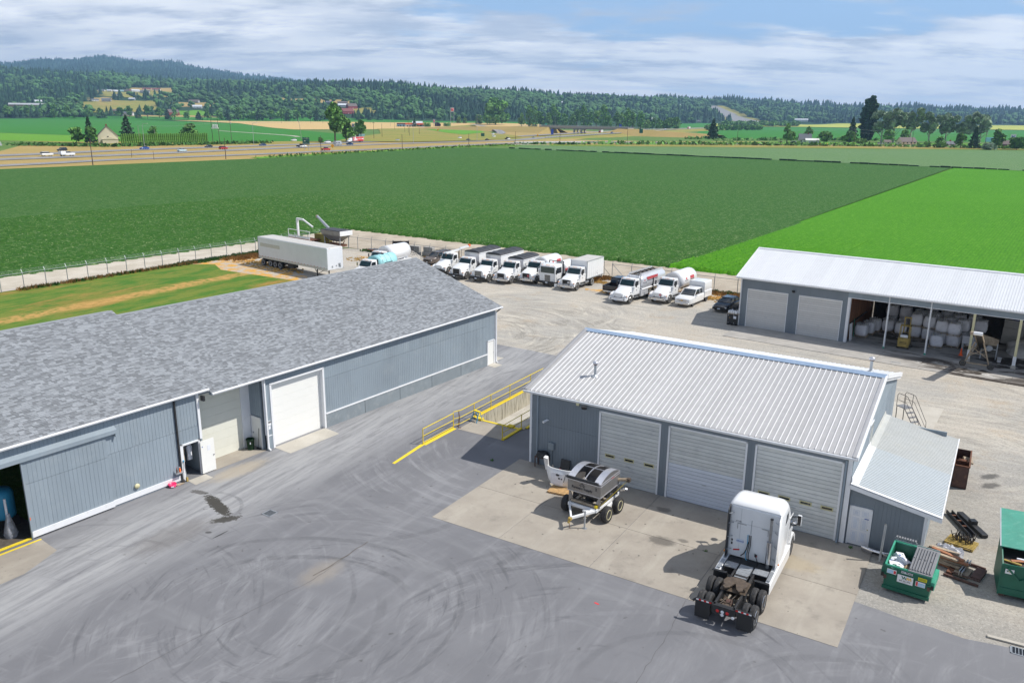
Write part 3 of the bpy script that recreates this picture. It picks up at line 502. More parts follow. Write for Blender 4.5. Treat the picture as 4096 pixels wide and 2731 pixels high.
# crops: canopy near the yard as real relief, sheets beyond
def crop():
    Am=np.arange(-62,84,.43);Sm=np.arange(-78,66,.55)
    T,Q=np.meshgrid(Am,Sm);edge=np.where(T>0,T*.012+.6*np.sin(T*1.9)*.4,-200.)
    jit=RNG.random(T.shape);row=.5+.5*np.cos(T*2*PI/.86)
    af=np.clip((60-Q)/52,.08,1);Z=.25+af*(-.08+.24*row+.2*jit);Tj=T+(RNG.random(T.shape)-.5)*.16;Qj=Q+(RNG.random(T.shape)-.5)*.22
    rag=(np.sin(np.floor(T/.86)*12.9898)*43758.5)%1.0
    ok=(T>-.0)&(Q>.25+rag*.9)|(T<=0)
    Z=np.where(ok,Z,-.2);Z=np.where((T>-.9)&(T<=0),Z*.5,Z)
    left=T<-.45-.4*np.sin(Q*3);ok2=ok&(left|(T>0)|(Q>1.5));Z=np.where(ok2,Z,-.2)
    X=C0.x+DR.x*Qj+DN.x*Tj;Y=C0.y+DR.y*Qj+DN.y*Tj
    V=np.stack([X,Y,Z],-1).reshape(-1,3);n,mm=T.shape;I=np.arange(n*mm).reshape(n,mm)
    F=np.stack([I[:-1,:-1],I[:-1,1:],I[1:,1:],I[1:,:-1]],-1).reshape(-1,4);oz=(Z>0).reshape(-1);F=F[oz[F].any(1)]
    tb=66.3  # the rows change kind here
    tc=T.reshape(-1)[F].mean(1);qc=Q.reshape(-1)[F].mean(1)
    for nm,sel,mt in(('potato_crop',tc<tb+qc*.006,'crop_dark'),('bean_crop',tc>=tb+qc*.006,'crop_bright')):
        f=F[sel];me=bpy.data.meshes.new(nm);me.vertices.add(len(V));me.vertices.foreach_set('co',V.ravel().astype('f'));me.loops.add(len(f)*4);me.loops.foreach_set('vertex_index',f.ravel().astype('i'));me.polygons.add(len(f));me.polygons.foreach_set('loop_start',np.arange(0,len(f)*4,4,dtype='i'));me.materials.append(MT[mt]);me.update(calc_edges=True);me.validate()
        place(nm,me,kind='stuff')
crop()
def PT(t,q):p=C0+DR*q+DN*t;return(p.x,p.y)
sheet('crop_field',[PT(66.5,3),(203.7,384.65),(-2,572),(-39,577),(-83.2,494),(-124.2,406.5),(-193,309),(-420,-60),PT(-.6,-200),PT(-.6,1.5)],.22,'crop_dark',kind='structure')
sheet('crop_field',[PT(66.5,3),PT(200,5),(420,205),(330,282),(204.4,384)],.23,'crop_bright',kind='structure')
sheet('crop_field',[(6,634),(-.5,574),(204.8,387),(330,285),(420,208),(900,300),(900,650),(390,633),(241,636)],.20,'crop_pale',kind='structure')
dt=MB()
for a,b in(((-3,573.5),(204.3,385.6)),((204.3,385.6),(425,203))):
    a=Vector((*a,.25));b=Vector((*b,.25));n=60
    for i in range(n):
        if random.random()<.93:p=a.lerp(b,i/n);q=a.lerp(b,(i+.9)/n);dt.bar(p,q,random.uniform(1.2,2.2),random.uniform(.8,1.5))
D('hedge_dark',(.008,.035,.012),.9,var=.3,vs=1)
dt.build('ditch_growth','hedge_dark',kind='stuff')
# ================================================================ BUILDINGS
def siding(root,u0,u1,v,z0,z1,m,facing=-1,pw=1.22,axis='u'):
    """vertical grooved siding panels: each panel a part, boards of 0.2 m with recessed joints"""
    n=max(1,round((u1-u0)/pw));w=(u1-u0)/n;nb=max(1,round(w/.2032));bw=w/nb
    k=(round(w,3),round(z1-z0,3),m,axis,facing)
    if k not in SID:
        b=MB()
        for i in range(nb):
            a,c=i*bw+.013,(i+1)*bw-.013
            if axis=='u':b.bx(a,c,0,.022,0,z1-z0)
            else:b.bx(0,.022,a,c,0,z1-z0)
        if axis=='u':b.bx(.001,w-.001,.010,.03,.004,z1-z0-.004)
        else:b.bx(-.008 if facing>0 else .010,.012 if facing>0 else .03,.001,w-.001,.004,z1-z0-.004)
        SID[k]=b.mesh('siding_panel',m)
    for i in range(n):
        place('siding_panel',SID[k],root,loc=(u0+i*w,v-.022,z0)if axis=='u' else(v,u0+i*w,z0))
SID={}
def trim(root,boxes,m='trim_white',name='trim'):
    for b in boxes:MB().bx(*b).build(name,m,root)
def slat_door(root,u0,u1,v,z0,z1,m,n,new=None,windows=(),wz=1.65):
    d=place('garage_door',None,root)
    h=(z1-z0)/n;s=MB().bx(u0,u1,v+.02,v+.05,z0,z1)
    s.build('door_panel','plinth',root).parent=d
    prof=[(-.018,.010),(-.026,h*.25),(-.026,h*.8),(-.018,h-.010),(.01,h-.010),(.01,.010)]
    me={}
    for i in range(n):
        mm=m(i)if callable(m)else(new if new and i<n*.46 else m)
        if mm not in me:me[mm]=MB().prism(prof,u0+.01,u1-.01,'x').mesh('slat',mm)
        place('slat',me[mm],d,loc=(0,v,z0+i*h))
    for w in windows:
        f=MB();a,b,c,e=w-.31,w+.31,wz-.11,wz+.11;t=.055
        f.bx(a,b,v-.05,v-.02,c,c+t);f.bx(a,b,v-.05,v-.02,e-t,e);f.bx(a,a+t,v-.05,v-.02,c+t,e-t);f.bx(b-t,b,v-.05,v-.02,c+t,e-t)
        fo=f.build('window','window_yellow',d);MB().bx(a+t,b-t,v-.034,v-.03,c+t,e-t).build('pane','glass_car',d)
    MB().bx((u0+u1)/2-.12,(u0+u1)/2+.12,v-.05,v-.03,1.22,1.26).build('handle','galv',d)
    return d
def rib_panels(root,u0,u1,p0,p1,m,rm,ribs=3,rh=.035,rw=.05,name='roof_panel',pw=.914,axis='u',mid=2):
    """metal roofing sheets from eave p0=(v,z) to ridge p1=(v,z); each sheet a part with standing ribs"""
    n=max(1,round((u1-u0)/pw));w=(u1-u0)/n
    dv,dz=p1[0]-p0[0],p1[1]-p0[1];L=math.hypot(dv,dz);nv,nz_=-dz/L,dv/L
    if nz_<0:nv,nz_=-nv,-nz_
    def P(u,s,h):
        a,b=p0[0]+dv*s+nv*h,p0[1]+dz*s+nz_*h
        return(u,a,b)if axis=='u' else(a,u,b)
    b=MB();prof=[(0,0)]
    for i in range(ribs):
        c=(i+.5)*w/ribs;q=w/ribs
        for k in range(mid):
            mm=c-q/2+q*(k+.6)/(mid+1.2)*.85
            if k<mid and mid:prof+=[]
        prof+=[(c-rw,0),(c-rw*.45,rh),(c+rw*.45,rh),(c+rw,0)]
    prof.append((w,0))
    for k in range(len(prof)-1):
        (a,ha),(c,hc)=prof[k],prof[k+1]
        b.add([P(a,0,ha),P(c,0,hc),P(c,1,hc),P(a,1,ha)],[(0,1,2,3)],1 if(ha>0 or hc>0)else 0)
    for i in range(ribs):  # minor stiffening swages and screws
        c=(i+.5)*w/ribs;q=w/ribs
        for k in range(mid):
            x=c+rw+(q-2*rw)*(k+1)/(mid+1)
            if x>w-.01:x-=w
            b.add([P(x-.012,0,0.0015),P(x,0,.008),P(x+.012,0,.0015),P(x-.012,1,.0015),P(x,1,.008),P(x+.012,1,.0015)],[(0,1,4,3),(1,2,5,4)],0)
    b.add([P(0,0,-.03),P(w,0,-.03),P(w,1,-.03),P(0,1,-.03)],[(3,2,1,0)],0)
    me=b.mesh(name,[m,rm])
    for i in range(n):place(name,me,root,loc=(u0+i*w,0,0)if axis=='u' else(0,u0+i*w,0))
def gutter(root,u0,u1,v,z,m='trim_white'):
    MB().prism([(v+.02,z),(v-.11,z),(v-.13,z-.05),(v-.09,z-.13),(v+.02,z-.13)],u0,u1,'x').build('gutter',m,root)
def downspout(root,u,v,z0,z1,m,r=.045,kick=True):
    b=MB().bx(u-r,u+r,v-2*r-.02,v-.02,z0+.1,z1);b.bx(u-r*1.3,u+r*1.3,v-.02,v-.001,(z0+z1)/2,(z0+z1)/2+.04)
    if kick:b.bar((u,v-.07,z0+.14),(u,v-.28,z0+.04),.09)
    b.build('downspout',m,root)
def flood(root,u,v,z,m='black_plastic'):
    MB().bar((u,v,z),(u,v-.18,z+.02),.05).box((u,v-.25,z-.02),(.3,.14,.2),(.5,0,.2)).build('floodlight',m,root,bevel=.01)

# ---------------------------------------------------------------- A: the long shingled warehouse
A_=frame_thing('long_warehouse','long low blue-grey warehouse with a grey shingle roof running across the left side','warehouse','A')
sA='siding'
MB().bx(-28.75,0,17.9,18.0,0,5).bx(-48,-28.8,18.4,18.5,0,5.3).build('rear_wall','siding',A_)
MB().bx(-.12,-.02,.1,18,0,4.9).prism([(.05,4.9),(9.63,8.02),(18,4.9)],-.12,-.02,'x').build('gable_wall','siding',A_)
MB().prism([(.3,4.9),(9.9,8.3),(18.4,4.9)],-28.8,-28.7,'x').bx(-28.8,-28.72,1.52,18.4,0,4.9).build('partition_wall','siding',A_)
MB().bx(-48.1,-48,.25,18.5,0,5.3).build('near_gable_wall','siding',A_)
# near front wall with its sliding door
siding(A_,-34.45,-30.55,.25,.0,3.07,sA);siding(A_,-34.45,-30.2,.25,3.085,5.2,sA);siding(A_,-48,-34.45,.25,4.25,5.2,sA)
siding(A_,-30.55,-30.2,.25,0,3.07,sA,pw=.35);siding(A_,-30.2,-28.95,.25,2.24,3.07,sA,pw=1.25);siding(A_,-30.2,-28.8,.25,3.085,5.2,sA,pw=1.4)
trim(A_,[(-34.5,-30.2,.17,.226,.10,.40)],name='white_base_board')
sdoor=place('sliding_door',None,A_)
siding(sdoor,-38.72,-34.48,.14,.32,2.98,sA,pw=1.06);siding(sdoor,-38.72,-34.48,.14,2.995,4.2,sA,pw=1.06);siding(sdoor,-38.72,-34.48,.14,.05,.30,sA,pw=1.06)
MB().bx(-38.74,-34.46,.06,.115,.10,.42).build('white_base_board','trim_white',sdoor);MB().bx(-38.78,-38.70,.08,.2,.04,4.2).build('edge','siding',sdoor);MB().bx(-38.755,-38.72,.07,.1,1.08,1.22).build('orange_latch','orange',sdoor)
MB().prism([(.25,4.62),(-.02,4.46),(-.02,4.24),(.02,4.24),(.02,4.4),(.25,4.5)],-48,-33.9,'x').build('door_track','siding',A_);MB().bx(-33.99,-33.92,.0,.2,4.05,4.3).build('track_stop','siding',A_)
trim(A_,[(-30.28,-30.1,.15,.235,0,2.24),(-29.08,-28.98,.15,.235,0,2.24),(-30.28,-28.98,.15,.235,2.15,2.24),(-28.95,-28.8,.14,.26,2.24,5.16)])
downspout(A_,-30.36,.22,.0,5.08,'frame_black')
dl=place('open_door',None,A_);dl['label']='stained white door standing open'
MB().bx(-29.06,-28.15,.02,.065,.06,2.12).build('door_panel','door_white',dl);MB().bx(-28.27,-28.2,-.02,.02,1.02,1.06).build('handle','dark',dl);MB().bx(-28.62,-28.42,.012,.02,1.42,1.75).build('notice','paper',dl);MB().bx(-28.98,-28.92,.012,.02,1.72,1.78).build('notice','ink_blue',dl)
MB().bx(-28.86,-28.75,.26,1.56,0,5).bx(-31.5,-28.8,2.4,2.5,0,3).bx(-31.5,-28.8,.3,2.4,2.9,3).build('inner_wall','siding',A_)
# recess with the cream garage door
def big_door(root,u0,u1,v,z1,m,n=8):
    d=place('garage_door',None,root);h=z1/n;me=MB().bx(u0,u1,v,v+.04,.006,h-.006).bx(u0+.003,u1-.003,v+.008,v+.04,h-.006,h).mesh('slat',m)
    for i in range(n):place('slat',me,d,loc=(0,0,i*h))
D('door_cream',(.70,.70,.62),.5,var=.02,objv=.01,dirt=.15,dcol=(.55,.5,.4),ds=.6)
big_door(A_,-28.7,-25.1,1.5,4.55,'door_cream');MB().bx(-28.8,-24.4,1.48,1.6,4.4,5.0).build('recess_header','siding',A_)
trim(A_,[(-25.1,-24.85,1.4,1.56,0,4.6),(-24.85,-24.42,1.42,1.56,0,4.9)])
siding(A_,.28,1.5,-24.44,2.2,4.95,'siding',axis='v',pw=1.22);siding(A_,.28,.42,-24.44,0,2.2,'siding',axis='v',pw=.2)
MB().bx(-24.4,-24.3,.25,1.6,0,5).build('side_wall','siding',A_)
sd2=place('side_door',None,A_);MB().bx(-24.475,-24.43,.42,1.3,.04,2.06).build('door_panel','door_white',sd2);MB().bx(-24.49,-24.43,.36,.43,0,2.14).bx(-24.49,-24.43,1.29,1.36,0,2.14).bx(-24.49,-24.43,.36,1.36,2.06,2.14).build('frame','trim_white',sd2);MB().bx(-24.52,-24.475,1.15,1.2,.95,1.05).build('handle','galv',sd2)
siding(A_,-24.4,-23.86,.02,.9,4.95,'siding',pw=.6);siding(A_,-24.4,-23.86,.0,0,.9,'siding',pw=.6)
trim(A_,[(-24.46,-24.3,-.04,.0,1.05,4.9),(-24.4,-23.9,-.02,.0,.9,.96)]);downspout(A_,-24.35,-.02,0,4.75,'trim_white',.05)
MB().bx(-24.2,-23.98,-.03,-.004,1.62,1.92).build('sign_board','white_sign',A_);MB().bx(-24.19,-23.99,-.036,-.031,1.78,1.9).build('sign_header','ink',A_);text('DANGER',A_,(-24.09,-.04,1.84),(PI/2,0,0),.05,'white_sign');MB().bx(-24.18,-24.02,-.012,-.004,1.36,1.58).build('notice','paper',A_)
siding(A_,-23.9,-19.42,.02,4.38,4.95,'siding');trim(A_,[(-23.92,-23.78,-.05,.3,0,4.33),(-19.56,-19.42,-.05,.3,0,4.33),(-23.92,-19.42,-.05,.3,4.27,4.38)])
wd=big_door(A_,-23.78,-19.56,.26,4.27,'door_white',8)
# plinth and siding of the far stretch
pw_=(-1.13+19.42)/5
for i in range(5):MB().bx(-19.42+i*pw_+.02,-19.42+(i+1)*pw_-.02,-.06,.1,0,.98).build('plinth_panel','plinth',A_)
MB().bx(-19.4,-1.15,-.03,.1,0,.97).build('plinth_core','stain',A_)
trim(A_,[(-19.42,-1.13,-.09,.02,.985,1.06)]);siding(A_,-19.42,-1.2,.02,1.07,3.52,'siding');siding(A_,-19.42,-1.2,.02,3.535,4.97,'siding');siding(A_,-1.2,-.05,.02,2.2,4.97,'siding')
trim(A_,[(-1.17,-1.08,-.07,.03,0,2.2),(-.2,-.06,-.07,.03,0,2.2),(-1.17,-.06,-.07,.03,2.13,2.2),(-.06,.0,-.05,.05,0,4.95)])
fd=place('far_door',None,A_);MB().bx(-1.08,-.2,-.02,.03,.03,2.13).build('door_panel','door_white',fd);MB().bx(-.32,-.27,-.05,-.02,1.0,1.05).build('handle','galv',fd)
downspout(A_,.06,-.0,0,4.6,'trim_white',.05);MB().tube([(.06,-.05,4.55),(.15,-.1,4.62),(.4,-.3,4.85)],.05).build('gutter_elbow','frame_black',A_)
# roof structure
def slope_sheet(root,u0,u1,e,r,m,name,th=.12):
    MB().prism([e,r,(r[0],r[1]-th),(e[0],e[1]-th)],u0,u1,'x').build(name,m,root)
slope_sheet(A_,-28.2,.6,(-.27,4.98),(9.63,8.2),'siding','roof_deck');slope_sheet(A_,-28.2,.6,(9.63,8.2),(19.5,4.98),'shingle','rear_slope')
slope_sheet(A_,-48.2,-28.25,(.0,5.24),(9.99,8.48),'siding','roof_deck');slope_sheet(A_,-48.2,-28.25,(9.99,8.48),(20,5.24),'shingle','rear_slope')
MB().prism([(-.29,5.0),(9.63,8.22),(9.63,8.04),(-.29,4.82)],.6,.64,'x').build('rake_board','trim_white',A_);MB().prism([(-.02,5.26),(9.99,8.5),(9.99,8.3),(-.02,5.06)],-28.25,-28.2,'x').build('rake_board','trim_white',A_)
gutter(A_,-28.2,.62,-.28,5.0);gutter(A_,-48.2,-28.22,-.02,5.25);MB().bx(-48.2,-28.25,.0,.26,5.1,5.14).bx(-28.2,.6,-.27,.02,4.86,4.9).build('soffit','siding',A_)
MB().bx(-28.72,-28.6,-.2,.1,4.6,4.9).build('fixture','frame_black',A_)
def shingles():
    cnt=0;stuff=MB();mes={}
    for(u0,u1,e,r)in((-28.2,.62,(-.29,5.0),(9.63,8.22)),(-42.5,-28.2,(-.02,5.26),(9.99,8.5))):
        L=math.hypot(r[0]-e[0],r[1]-e[1]);dv,dz=(r[0]-e[0])/L,(r[1]-e[1])/L;nv,nz_=-dz,dv;ex=.142;k=0
        while k*ex<L-.02:
            s0=k*ex;s1=min(s0+ex+.02,L);u=u0-random.random()*.3
            while u<u1:
                w=random.choice((.17,.23,.30,.36));a,b=max(u,u0),min(u+w-.008,u1);h0=random.choice((.012,.012,.022));
                if b-a>.03:
                    V=[(a,e[0]+dv*s0+nv*h0,e[1]+dz*s0+nz_*h0),(b,e[0]+dv*s0+nv*h0,e[1]+dz*s0+nz_*h0),(b,e[0]+dv*s1+nv*.004,e[1]+dz*s1+nz_*.004),(a,e[0]+dv*s1+nv*.004,e[1]+dz*s1+nz_*.004),(a,e[0]+dv*s0,e[1]+dz*s0),(b,e[0]+dv*s0,e[1]+dz*s0)]
                    F=[(0,1,2,3),(4,5,1,0)]
                    if e[0]>-.1 and k<17 and-38.9<u<-34.2 and cnt<300:
                        key=(round(b-a,2),h0)
                        if key not in mes:
                            mes[key]=MB().add([(0,nv*h0,nz_*h0),(b-a,nv*h0,nz_*h0),(b-a,dv*.16,dz*.16+.004),(0,dv*.16,dz*.16+.004),(0,0,0),(b-a,0,0)],F).mesh('shingle','shingle_single')
                        place('shingle',mes[key],A_,loc=(a,e[0]+dv*s0,e[1]+dz*s0));cnt+=1
                    else:stuff.add(V,F)
                u+=w
            k+=1
    stuff.build('shingle_courses','shingle',A_,fixn=False,kind='stuff')
shingles()
for(u0,u1,v,z)in((-28.2,.62,9.63,8.235),(-48.2,-28.2,9.99,8.515)):
    me=MB().add([(0,-.15,-.045),(.3,-.15,-.045),(.3,0,.012),(0,0,.012),(0,.15,-.045),(.3,.15,-.045),(0,-.15,-.06),(.3,-.15,-.06)],[(0,1,2,3),(3,2,5,4),(6,7,1,0)]).mesh('ridge_cap','shingle')
    n=int((u1-u0)/.3)
    for i in range(n):
        if u0+i*.3>-41:place('ridge_cap',me,A_,loc=(u0+i*.3,v,z))
MB().bx(-48,-38,.4,18.2,.0,.012).build('interior_floor','stain',A_)
MB().lathe([(.0,.0),(.15,.0),(.15,.04),(.12,.08),(.09,.08),(.07,.05),(.0,.05)],(-33.08,.12,.76),'y',14).build('round_vent','cream',A_)
# things inside and around it
t=thing('wrapped_pipe','white pipe standing under clear plastic wrap inside the open sliding door','pipe',W('A',-39.3,1.3),0)
D('plastic_wrap',(.45,.47,.52),.25,var=.4,vs=6,bump=1,bs=6,alpha=.55)
MB().cyl((0,0,0),(0,0,2.1),.07,.06,12).build('pipe','paper',t);MB().lathe([(.28,0),(.34,.2),(.22,.7),(.12,1.1),(.09,1.3)],(.05,0,0),'z',12).build('plastic_sheet','plastic_wrap',t)
t=thing('blue_tank','dark blue tank standing in the shade inside the sliding door','tank',W('A',-38.9,2.9),FR['A'][2]);MB().lathe([(.1,0),(.6,0),(.62,.1),(.62,1.3),(.5,1.5),(.12,1.55)],(0,0,.5),'z',16).build('body','blue_ladder',t);MB().box((0,0,.25),(1.1,1.1,.48)).build('base','frame_black',t)
t=thing('rubbish_bin','dark green round rubbish bin in the recess beside the white side door','bin',W('A',-24.95,.95),.3)
MB().lathe([(.20,0),(.25,.66),(.28,.68),(.28,.74),(.26,.74),(.24,.70),(.18,.05)],(0,0,0),'z',18).build('body','hedge_dark' if 'hedge_dark' in MT else 'dumpster',t);MB().lathe([(.0,.3),(.23,.3)],(0,0,0),'z',14).build('liner','dark',t);MB().bx(-.03,.03,-.275,-.265,.45,.6).build('tag','paper',t);MB().bx(-.05,.05,-.32,-.27,.62,.66).bx(-.05,.05,.27,.32,.62,.66).build('handle','black_plastic',t)
t=thing('broom','black broom leaning on the side door by the green bin','broom',W('A',-24.62,.6),FR['A'][2]);MB().cyl((0,0,.1),(.12,0,1.4),.015,None,6).build('pole','black_plastic',t);MB().box((0,0,.05),(.1,.35,.1)).build('brush','frame_black',t)
t=thing('pink_bucket','bright pink rubber bucket on the ground near the open door','bucket',W('A',-31.1,-.02),.4);MB().lathe([(.13,0),(.21,.2),(.23,.2),(.19,.03)],(0,0,0),'z',14).build('body','pink',t);MB().tube([(.21,0,.2),(.15,0,.3),(-.15,0,.3),(-.21,0,.2)],.012).build('handle','pink',t);MB().bx(-.08,.08,-.225,-.2,.06,.12).build('sticker','paper',t)
t=thing('wall_shelf','small grey wall shelf left of the open white door','shelf',W('A',-30.58,.17),FR['A'][2]);MB().bx(-.22,.22,-.3,.05,.68,.71).build('board','galv',t);MB().bar((-.15,.04,.45),(-.15,-.2,.68),.03).bar((.15,.04,.45),(.15,-.2,.68),.03).build('bracket','galv',t)
t=thing('spray_bottle','orange bottle standing on the small wall shelf','bottle',W('A',-30.5,.05,.71),0);MB().lathe([(.06,0),(.06,.18),(.025,.22),(.025,.27)],(0,0,0),'z',10).build('body','orange',t);MB().bx(-.05,.03,-.015,.015,.27,.31).build('nozzle','paper',t)
t=thing('dark_bottle','dark bottle beside the orange one on the wall shelf','bottle',W('A',-30.7,.05,.71),0);MB().lathe([(.04,0),(.04,.2),(.015,.26),(.015,.32)],(0,0,0),'z',8).build('body','rusty_brown',t);MB().cyl((0,0,.32),(0,0,.35),.018).build('cap','red',t)
t=thing('squeegee','blue-topped pole with a yellow foot leaning on the white door frame','squeegee',W('A',-30.15,-.02),FR['A'][2]);MB().cyl((0,0,.25),(-.03,.14,1.2),.018,None,6).build('pole','galv',t);MB().lathe([(.03,0),(.06,.04),(.03,.1)],(-.03,.14,1.2),'z',8).build('grip','blue_ladder',t);MB().bx(-.05,.05,-.05,.05,0,.26).build('foot','fork_yellow',t)
t=thing('wood_scrap','short broken boards lying beside the pink bucket','boards',W('A',-30.65,-.1),FR['A'][2])
for i in range(4):MB().box((random.uniform(-.12,.12),random.uniform(-.06,.06),.02+.02*i),(.4,.06,.02),(0,0,random.uniform(-.5,.5))).build('board','wood_old',t)
for i,(u,m_,l)in enumerate(((-29.85,'wood_old','tan overalls hanging inside the open doorway'),(-29.35,'paper','pale coat hanging inside the open doorway, right of the tan overalls'))):
    t=thing('hanging_coat',l,'coat',W('A',u,.8),FR['A'][2]);MB().rings([[(x*.16*k,y*.07,z)for x,y in((-1,-1),(1,-1),(1,1),(-1,1))]for z,k in((.9,.9),(1.3,.8),(1.7,1.1),(1.85,.5))]).build('body',m_,t);MB().cyl((0,0,1.85),(0,0,1.93),.01,None,5).build('hook','galv',t)
t=thing('control_box','small white wall box inside the open doorway','box',W('A',-29.6,1.1),FR['A'][2]);MB().bx(-.14,.14,0,.12,1.5,1.8).build('case','paper',t,bevel=.01);MB().bx(-.08,.08,-.01,0,1.62,1.68).build('display','dark',t)

# ---------------------------------------------------------------- B: the workshop
B_=frame_thing('workshop','blue-grey workshop with three big roller doors and a ribbed metal roof','workshop','B')
def doorway_trim(u0,u1,h):return[(u0,u0+.1,-.06,.03,0,h),(u1-.1,u1,-.06,.03,0,h),(u0,u1,-.06,.03,h-.09,h)]
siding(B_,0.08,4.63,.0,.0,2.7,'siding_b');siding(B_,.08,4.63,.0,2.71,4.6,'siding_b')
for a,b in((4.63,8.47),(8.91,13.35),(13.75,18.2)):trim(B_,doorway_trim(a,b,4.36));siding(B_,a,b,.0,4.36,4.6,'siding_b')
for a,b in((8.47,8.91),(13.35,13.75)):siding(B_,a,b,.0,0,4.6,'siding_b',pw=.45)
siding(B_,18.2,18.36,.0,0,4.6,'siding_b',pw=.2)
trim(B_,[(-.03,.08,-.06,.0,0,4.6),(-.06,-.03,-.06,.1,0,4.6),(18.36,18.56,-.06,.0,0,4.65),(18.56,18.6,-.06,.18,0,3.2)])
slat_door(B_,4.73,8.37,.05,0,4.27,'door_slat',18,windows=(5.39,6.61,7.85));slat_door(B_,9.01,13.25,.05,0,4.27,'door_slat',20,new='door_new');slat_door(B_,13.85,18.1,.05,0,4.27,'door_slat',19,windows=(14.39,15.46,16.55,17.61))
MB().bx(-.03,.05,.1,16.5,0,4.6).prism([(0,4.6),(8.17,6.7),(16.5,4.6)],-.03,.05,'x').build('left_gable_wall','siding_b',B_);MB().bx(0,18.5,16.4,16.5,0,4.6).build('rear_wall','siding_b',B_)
siding(B_,.06,16.5,18.56,0,4.62,'siding',axis='v',facing=1);MB().prism([(.05,4.6),(8.17,6.68),(16.5,4.6)],18.52,18.575,'x').build('right_gable_wall','siding',B_);MB().bx(18.4,18.52,.1,16.4,0,4.6).build('wall_core','siding',B_)  # lighter siding than the front: the wall's sunlit paleness is put into the colour
rib_panels(B_,-.46,18.7,(-.1,4.74),(8.17,6.80),'roof_galv','roof_rib',pw=.912,ribs=3,rh=.04,rw=.033);rib_panels(B_,-.46,18.7,(16.6,4.68),(8.17,6.80),'roof_white','roof_white',pw=.912,ribs=3)
MB().prism([(7.78,6.765),(8.17,6.875),(8.56,6.765),(8.56,6.74),(8.17,6.83),(7.78,6.74)],-.5,18.75,'x').build('ridge_cap','ridge_blue',B_)
MB().prism([(-.12,4.80),(8.17,6.87),(8.17,6.7),(-.12,4.62)],-.54,-.44,'x').prism([(-.12,4.8),(8.17,6.87),(8.17,6.84),(-.12,4.77)],-.5,-.24,'x').build('left_rake_trim','roof_galv',B_)
for s0,s1 in((0,.5),(.5,1)):
    a=(-.15+8.32*s0,4.79+2.08*s0);b=(-.15+8.32*s1,4.79+2.08*s1)
    MB().prism([a,b,(b[0],b[1]-.22),(a[0],a[1]-.22)],18.70,18.80,'x').build('right_rake_trim','trim_white',B_);MB().prism([(a[0],a[1]-.01),(b[0],b[1]-.01),(b[0],b[1]-.05),(a[0],a[1]-.05)],18.55,18.70,'x').build('flashing','roof_galv',B_)
MB().prism([(8.17,6.89),(16.8,4.72),(16.8,4.45),(8.17,6.62)],18.68,18.82,'x').prism([(8.4,6.5),(16.8,4.4),(16.8,4.3),(8.4,6.4)],18.58,18.76,'x').build('right_rear_rake','trim_white',B_)
gutter(B_,-.5,18.75,-.1,4.72,'trim_white');MB().bx(-.3,18.6,-.12,.0,4.56,4.60).build('soffit','trim_white',B_)
downspout(B_,.5,.0,0,4.55,'siding',.045,False);downspout(B_,18.28,-.0,0,4.5,'siding',.05)
MB().bx(3.15,3.33,-.16,-.08,4.42,4.72).build('sensor_box','cream',B_);flood(B_,3.75,-.04,4.45)
MB().bar((1.25,0,3.05),(1.2,-.15,3.05),.05).cyl((1.2,-.1,3.08),(1.08,-.42,3.0),.06,.07).build('camera','white_sign',B_)
MB().bx(1.34,1.72,-.2,-.03,1.22,1.66).build('meter_box','plinth',B_,bevel=.01);MB().cyl((1.53,-.1,0),(1.53,-.1,1.22),.05).build('conduit','plinth',B_)
MB().bx(18.58,18.62,5.1,6.2,3.4,4.75).build('gable_window','trim_white',B_);MB().bx(18.62,18.63,5.2,6.1,3.5,4.65).build('pane','glass_dark',B_)
for(u,v,h,nm)in((2.95,2.72,.75,0),(17.55,10.8,.75,1)):
    t=thing('roof_vent',('galvanised roof vent pipe with a round cap low on the left of the workshop roof','galvanised vent pipe standing behind the blue ridge near its right end')[nm],'vent pipe',W('B',u,v,4.765+(v+.1)*.249 if v<8 else 6.8-(v-8.17)*.251),0)
    MB().cyl((0,0,-.05),(0,0,h),.085,None,12).build('pipe','galv',t);MB().lathe([(.08,0),(.17,.02),(.17,.1),(.13,.16),(0.01,.19)],(0,0,h),'z',14).build('cap','stainless_bright',t);MB().lathe([(.27,-.06),(.12,.05),(.1,.08)],(0,0,0),'z',12).build('flashing_boot','galv',t);MB().lathe([(.13,0),(.13,.05)],(0,0,h-.04),'z',12).build('band','rust',t)
# lean-to on the right
Ln=place('lean_to',None,B_)
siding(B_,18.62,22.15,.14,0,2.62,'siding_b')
MB().prism([(18.62,2.62),(22.15,2.62),(22.15,2.64),(18.62,3.24)],.12,.17,'y').build('gable_infill','siding_b',Ln)
MB().bx(22.05,22.15,.17,11.4,0,2.62).bx(18.6,22.1,11.3,11.4,0,3.0).build('side_wall','siding',Ln);trim(Ln,[(22.05,22.19,.08,.2,0,2.62),(22.15,22.19,.2,.32,0,2.62)])
def PV(v):return v
b_=rib_panels(Ln,-.12,5.7,(22.75,2.60),(18.66,3.34),'roof_lean','rib_dark',ribs=5,rh=.012,rw=.022,axis='v',pw=.98,mid=0)
D('roof_lean_old',(.51,.52,.50),.45,var=.06,dirt=.4,dcol=(.52,.50,.42),ds=.8,objv=.03)
rib_panels(Ln,5.7,11.65,(22.75,2.60),(18.66,3.34),'roof_lean_old','rib_dark',ribs=5,rh=.012,rw=.022,axis='v',pw=.98,mid=0)
MB().prism([(18.6,3.30),(22.8,2.56),(22.8,2.36),(18.6,3.08)],-.17,-.12,'y').prism([(18.6,3.37),(22.8,2.63),(22.8,2.59),(18.6,3.33)],-.17,.02,'y').build('front_rake','trim_white',Ln)
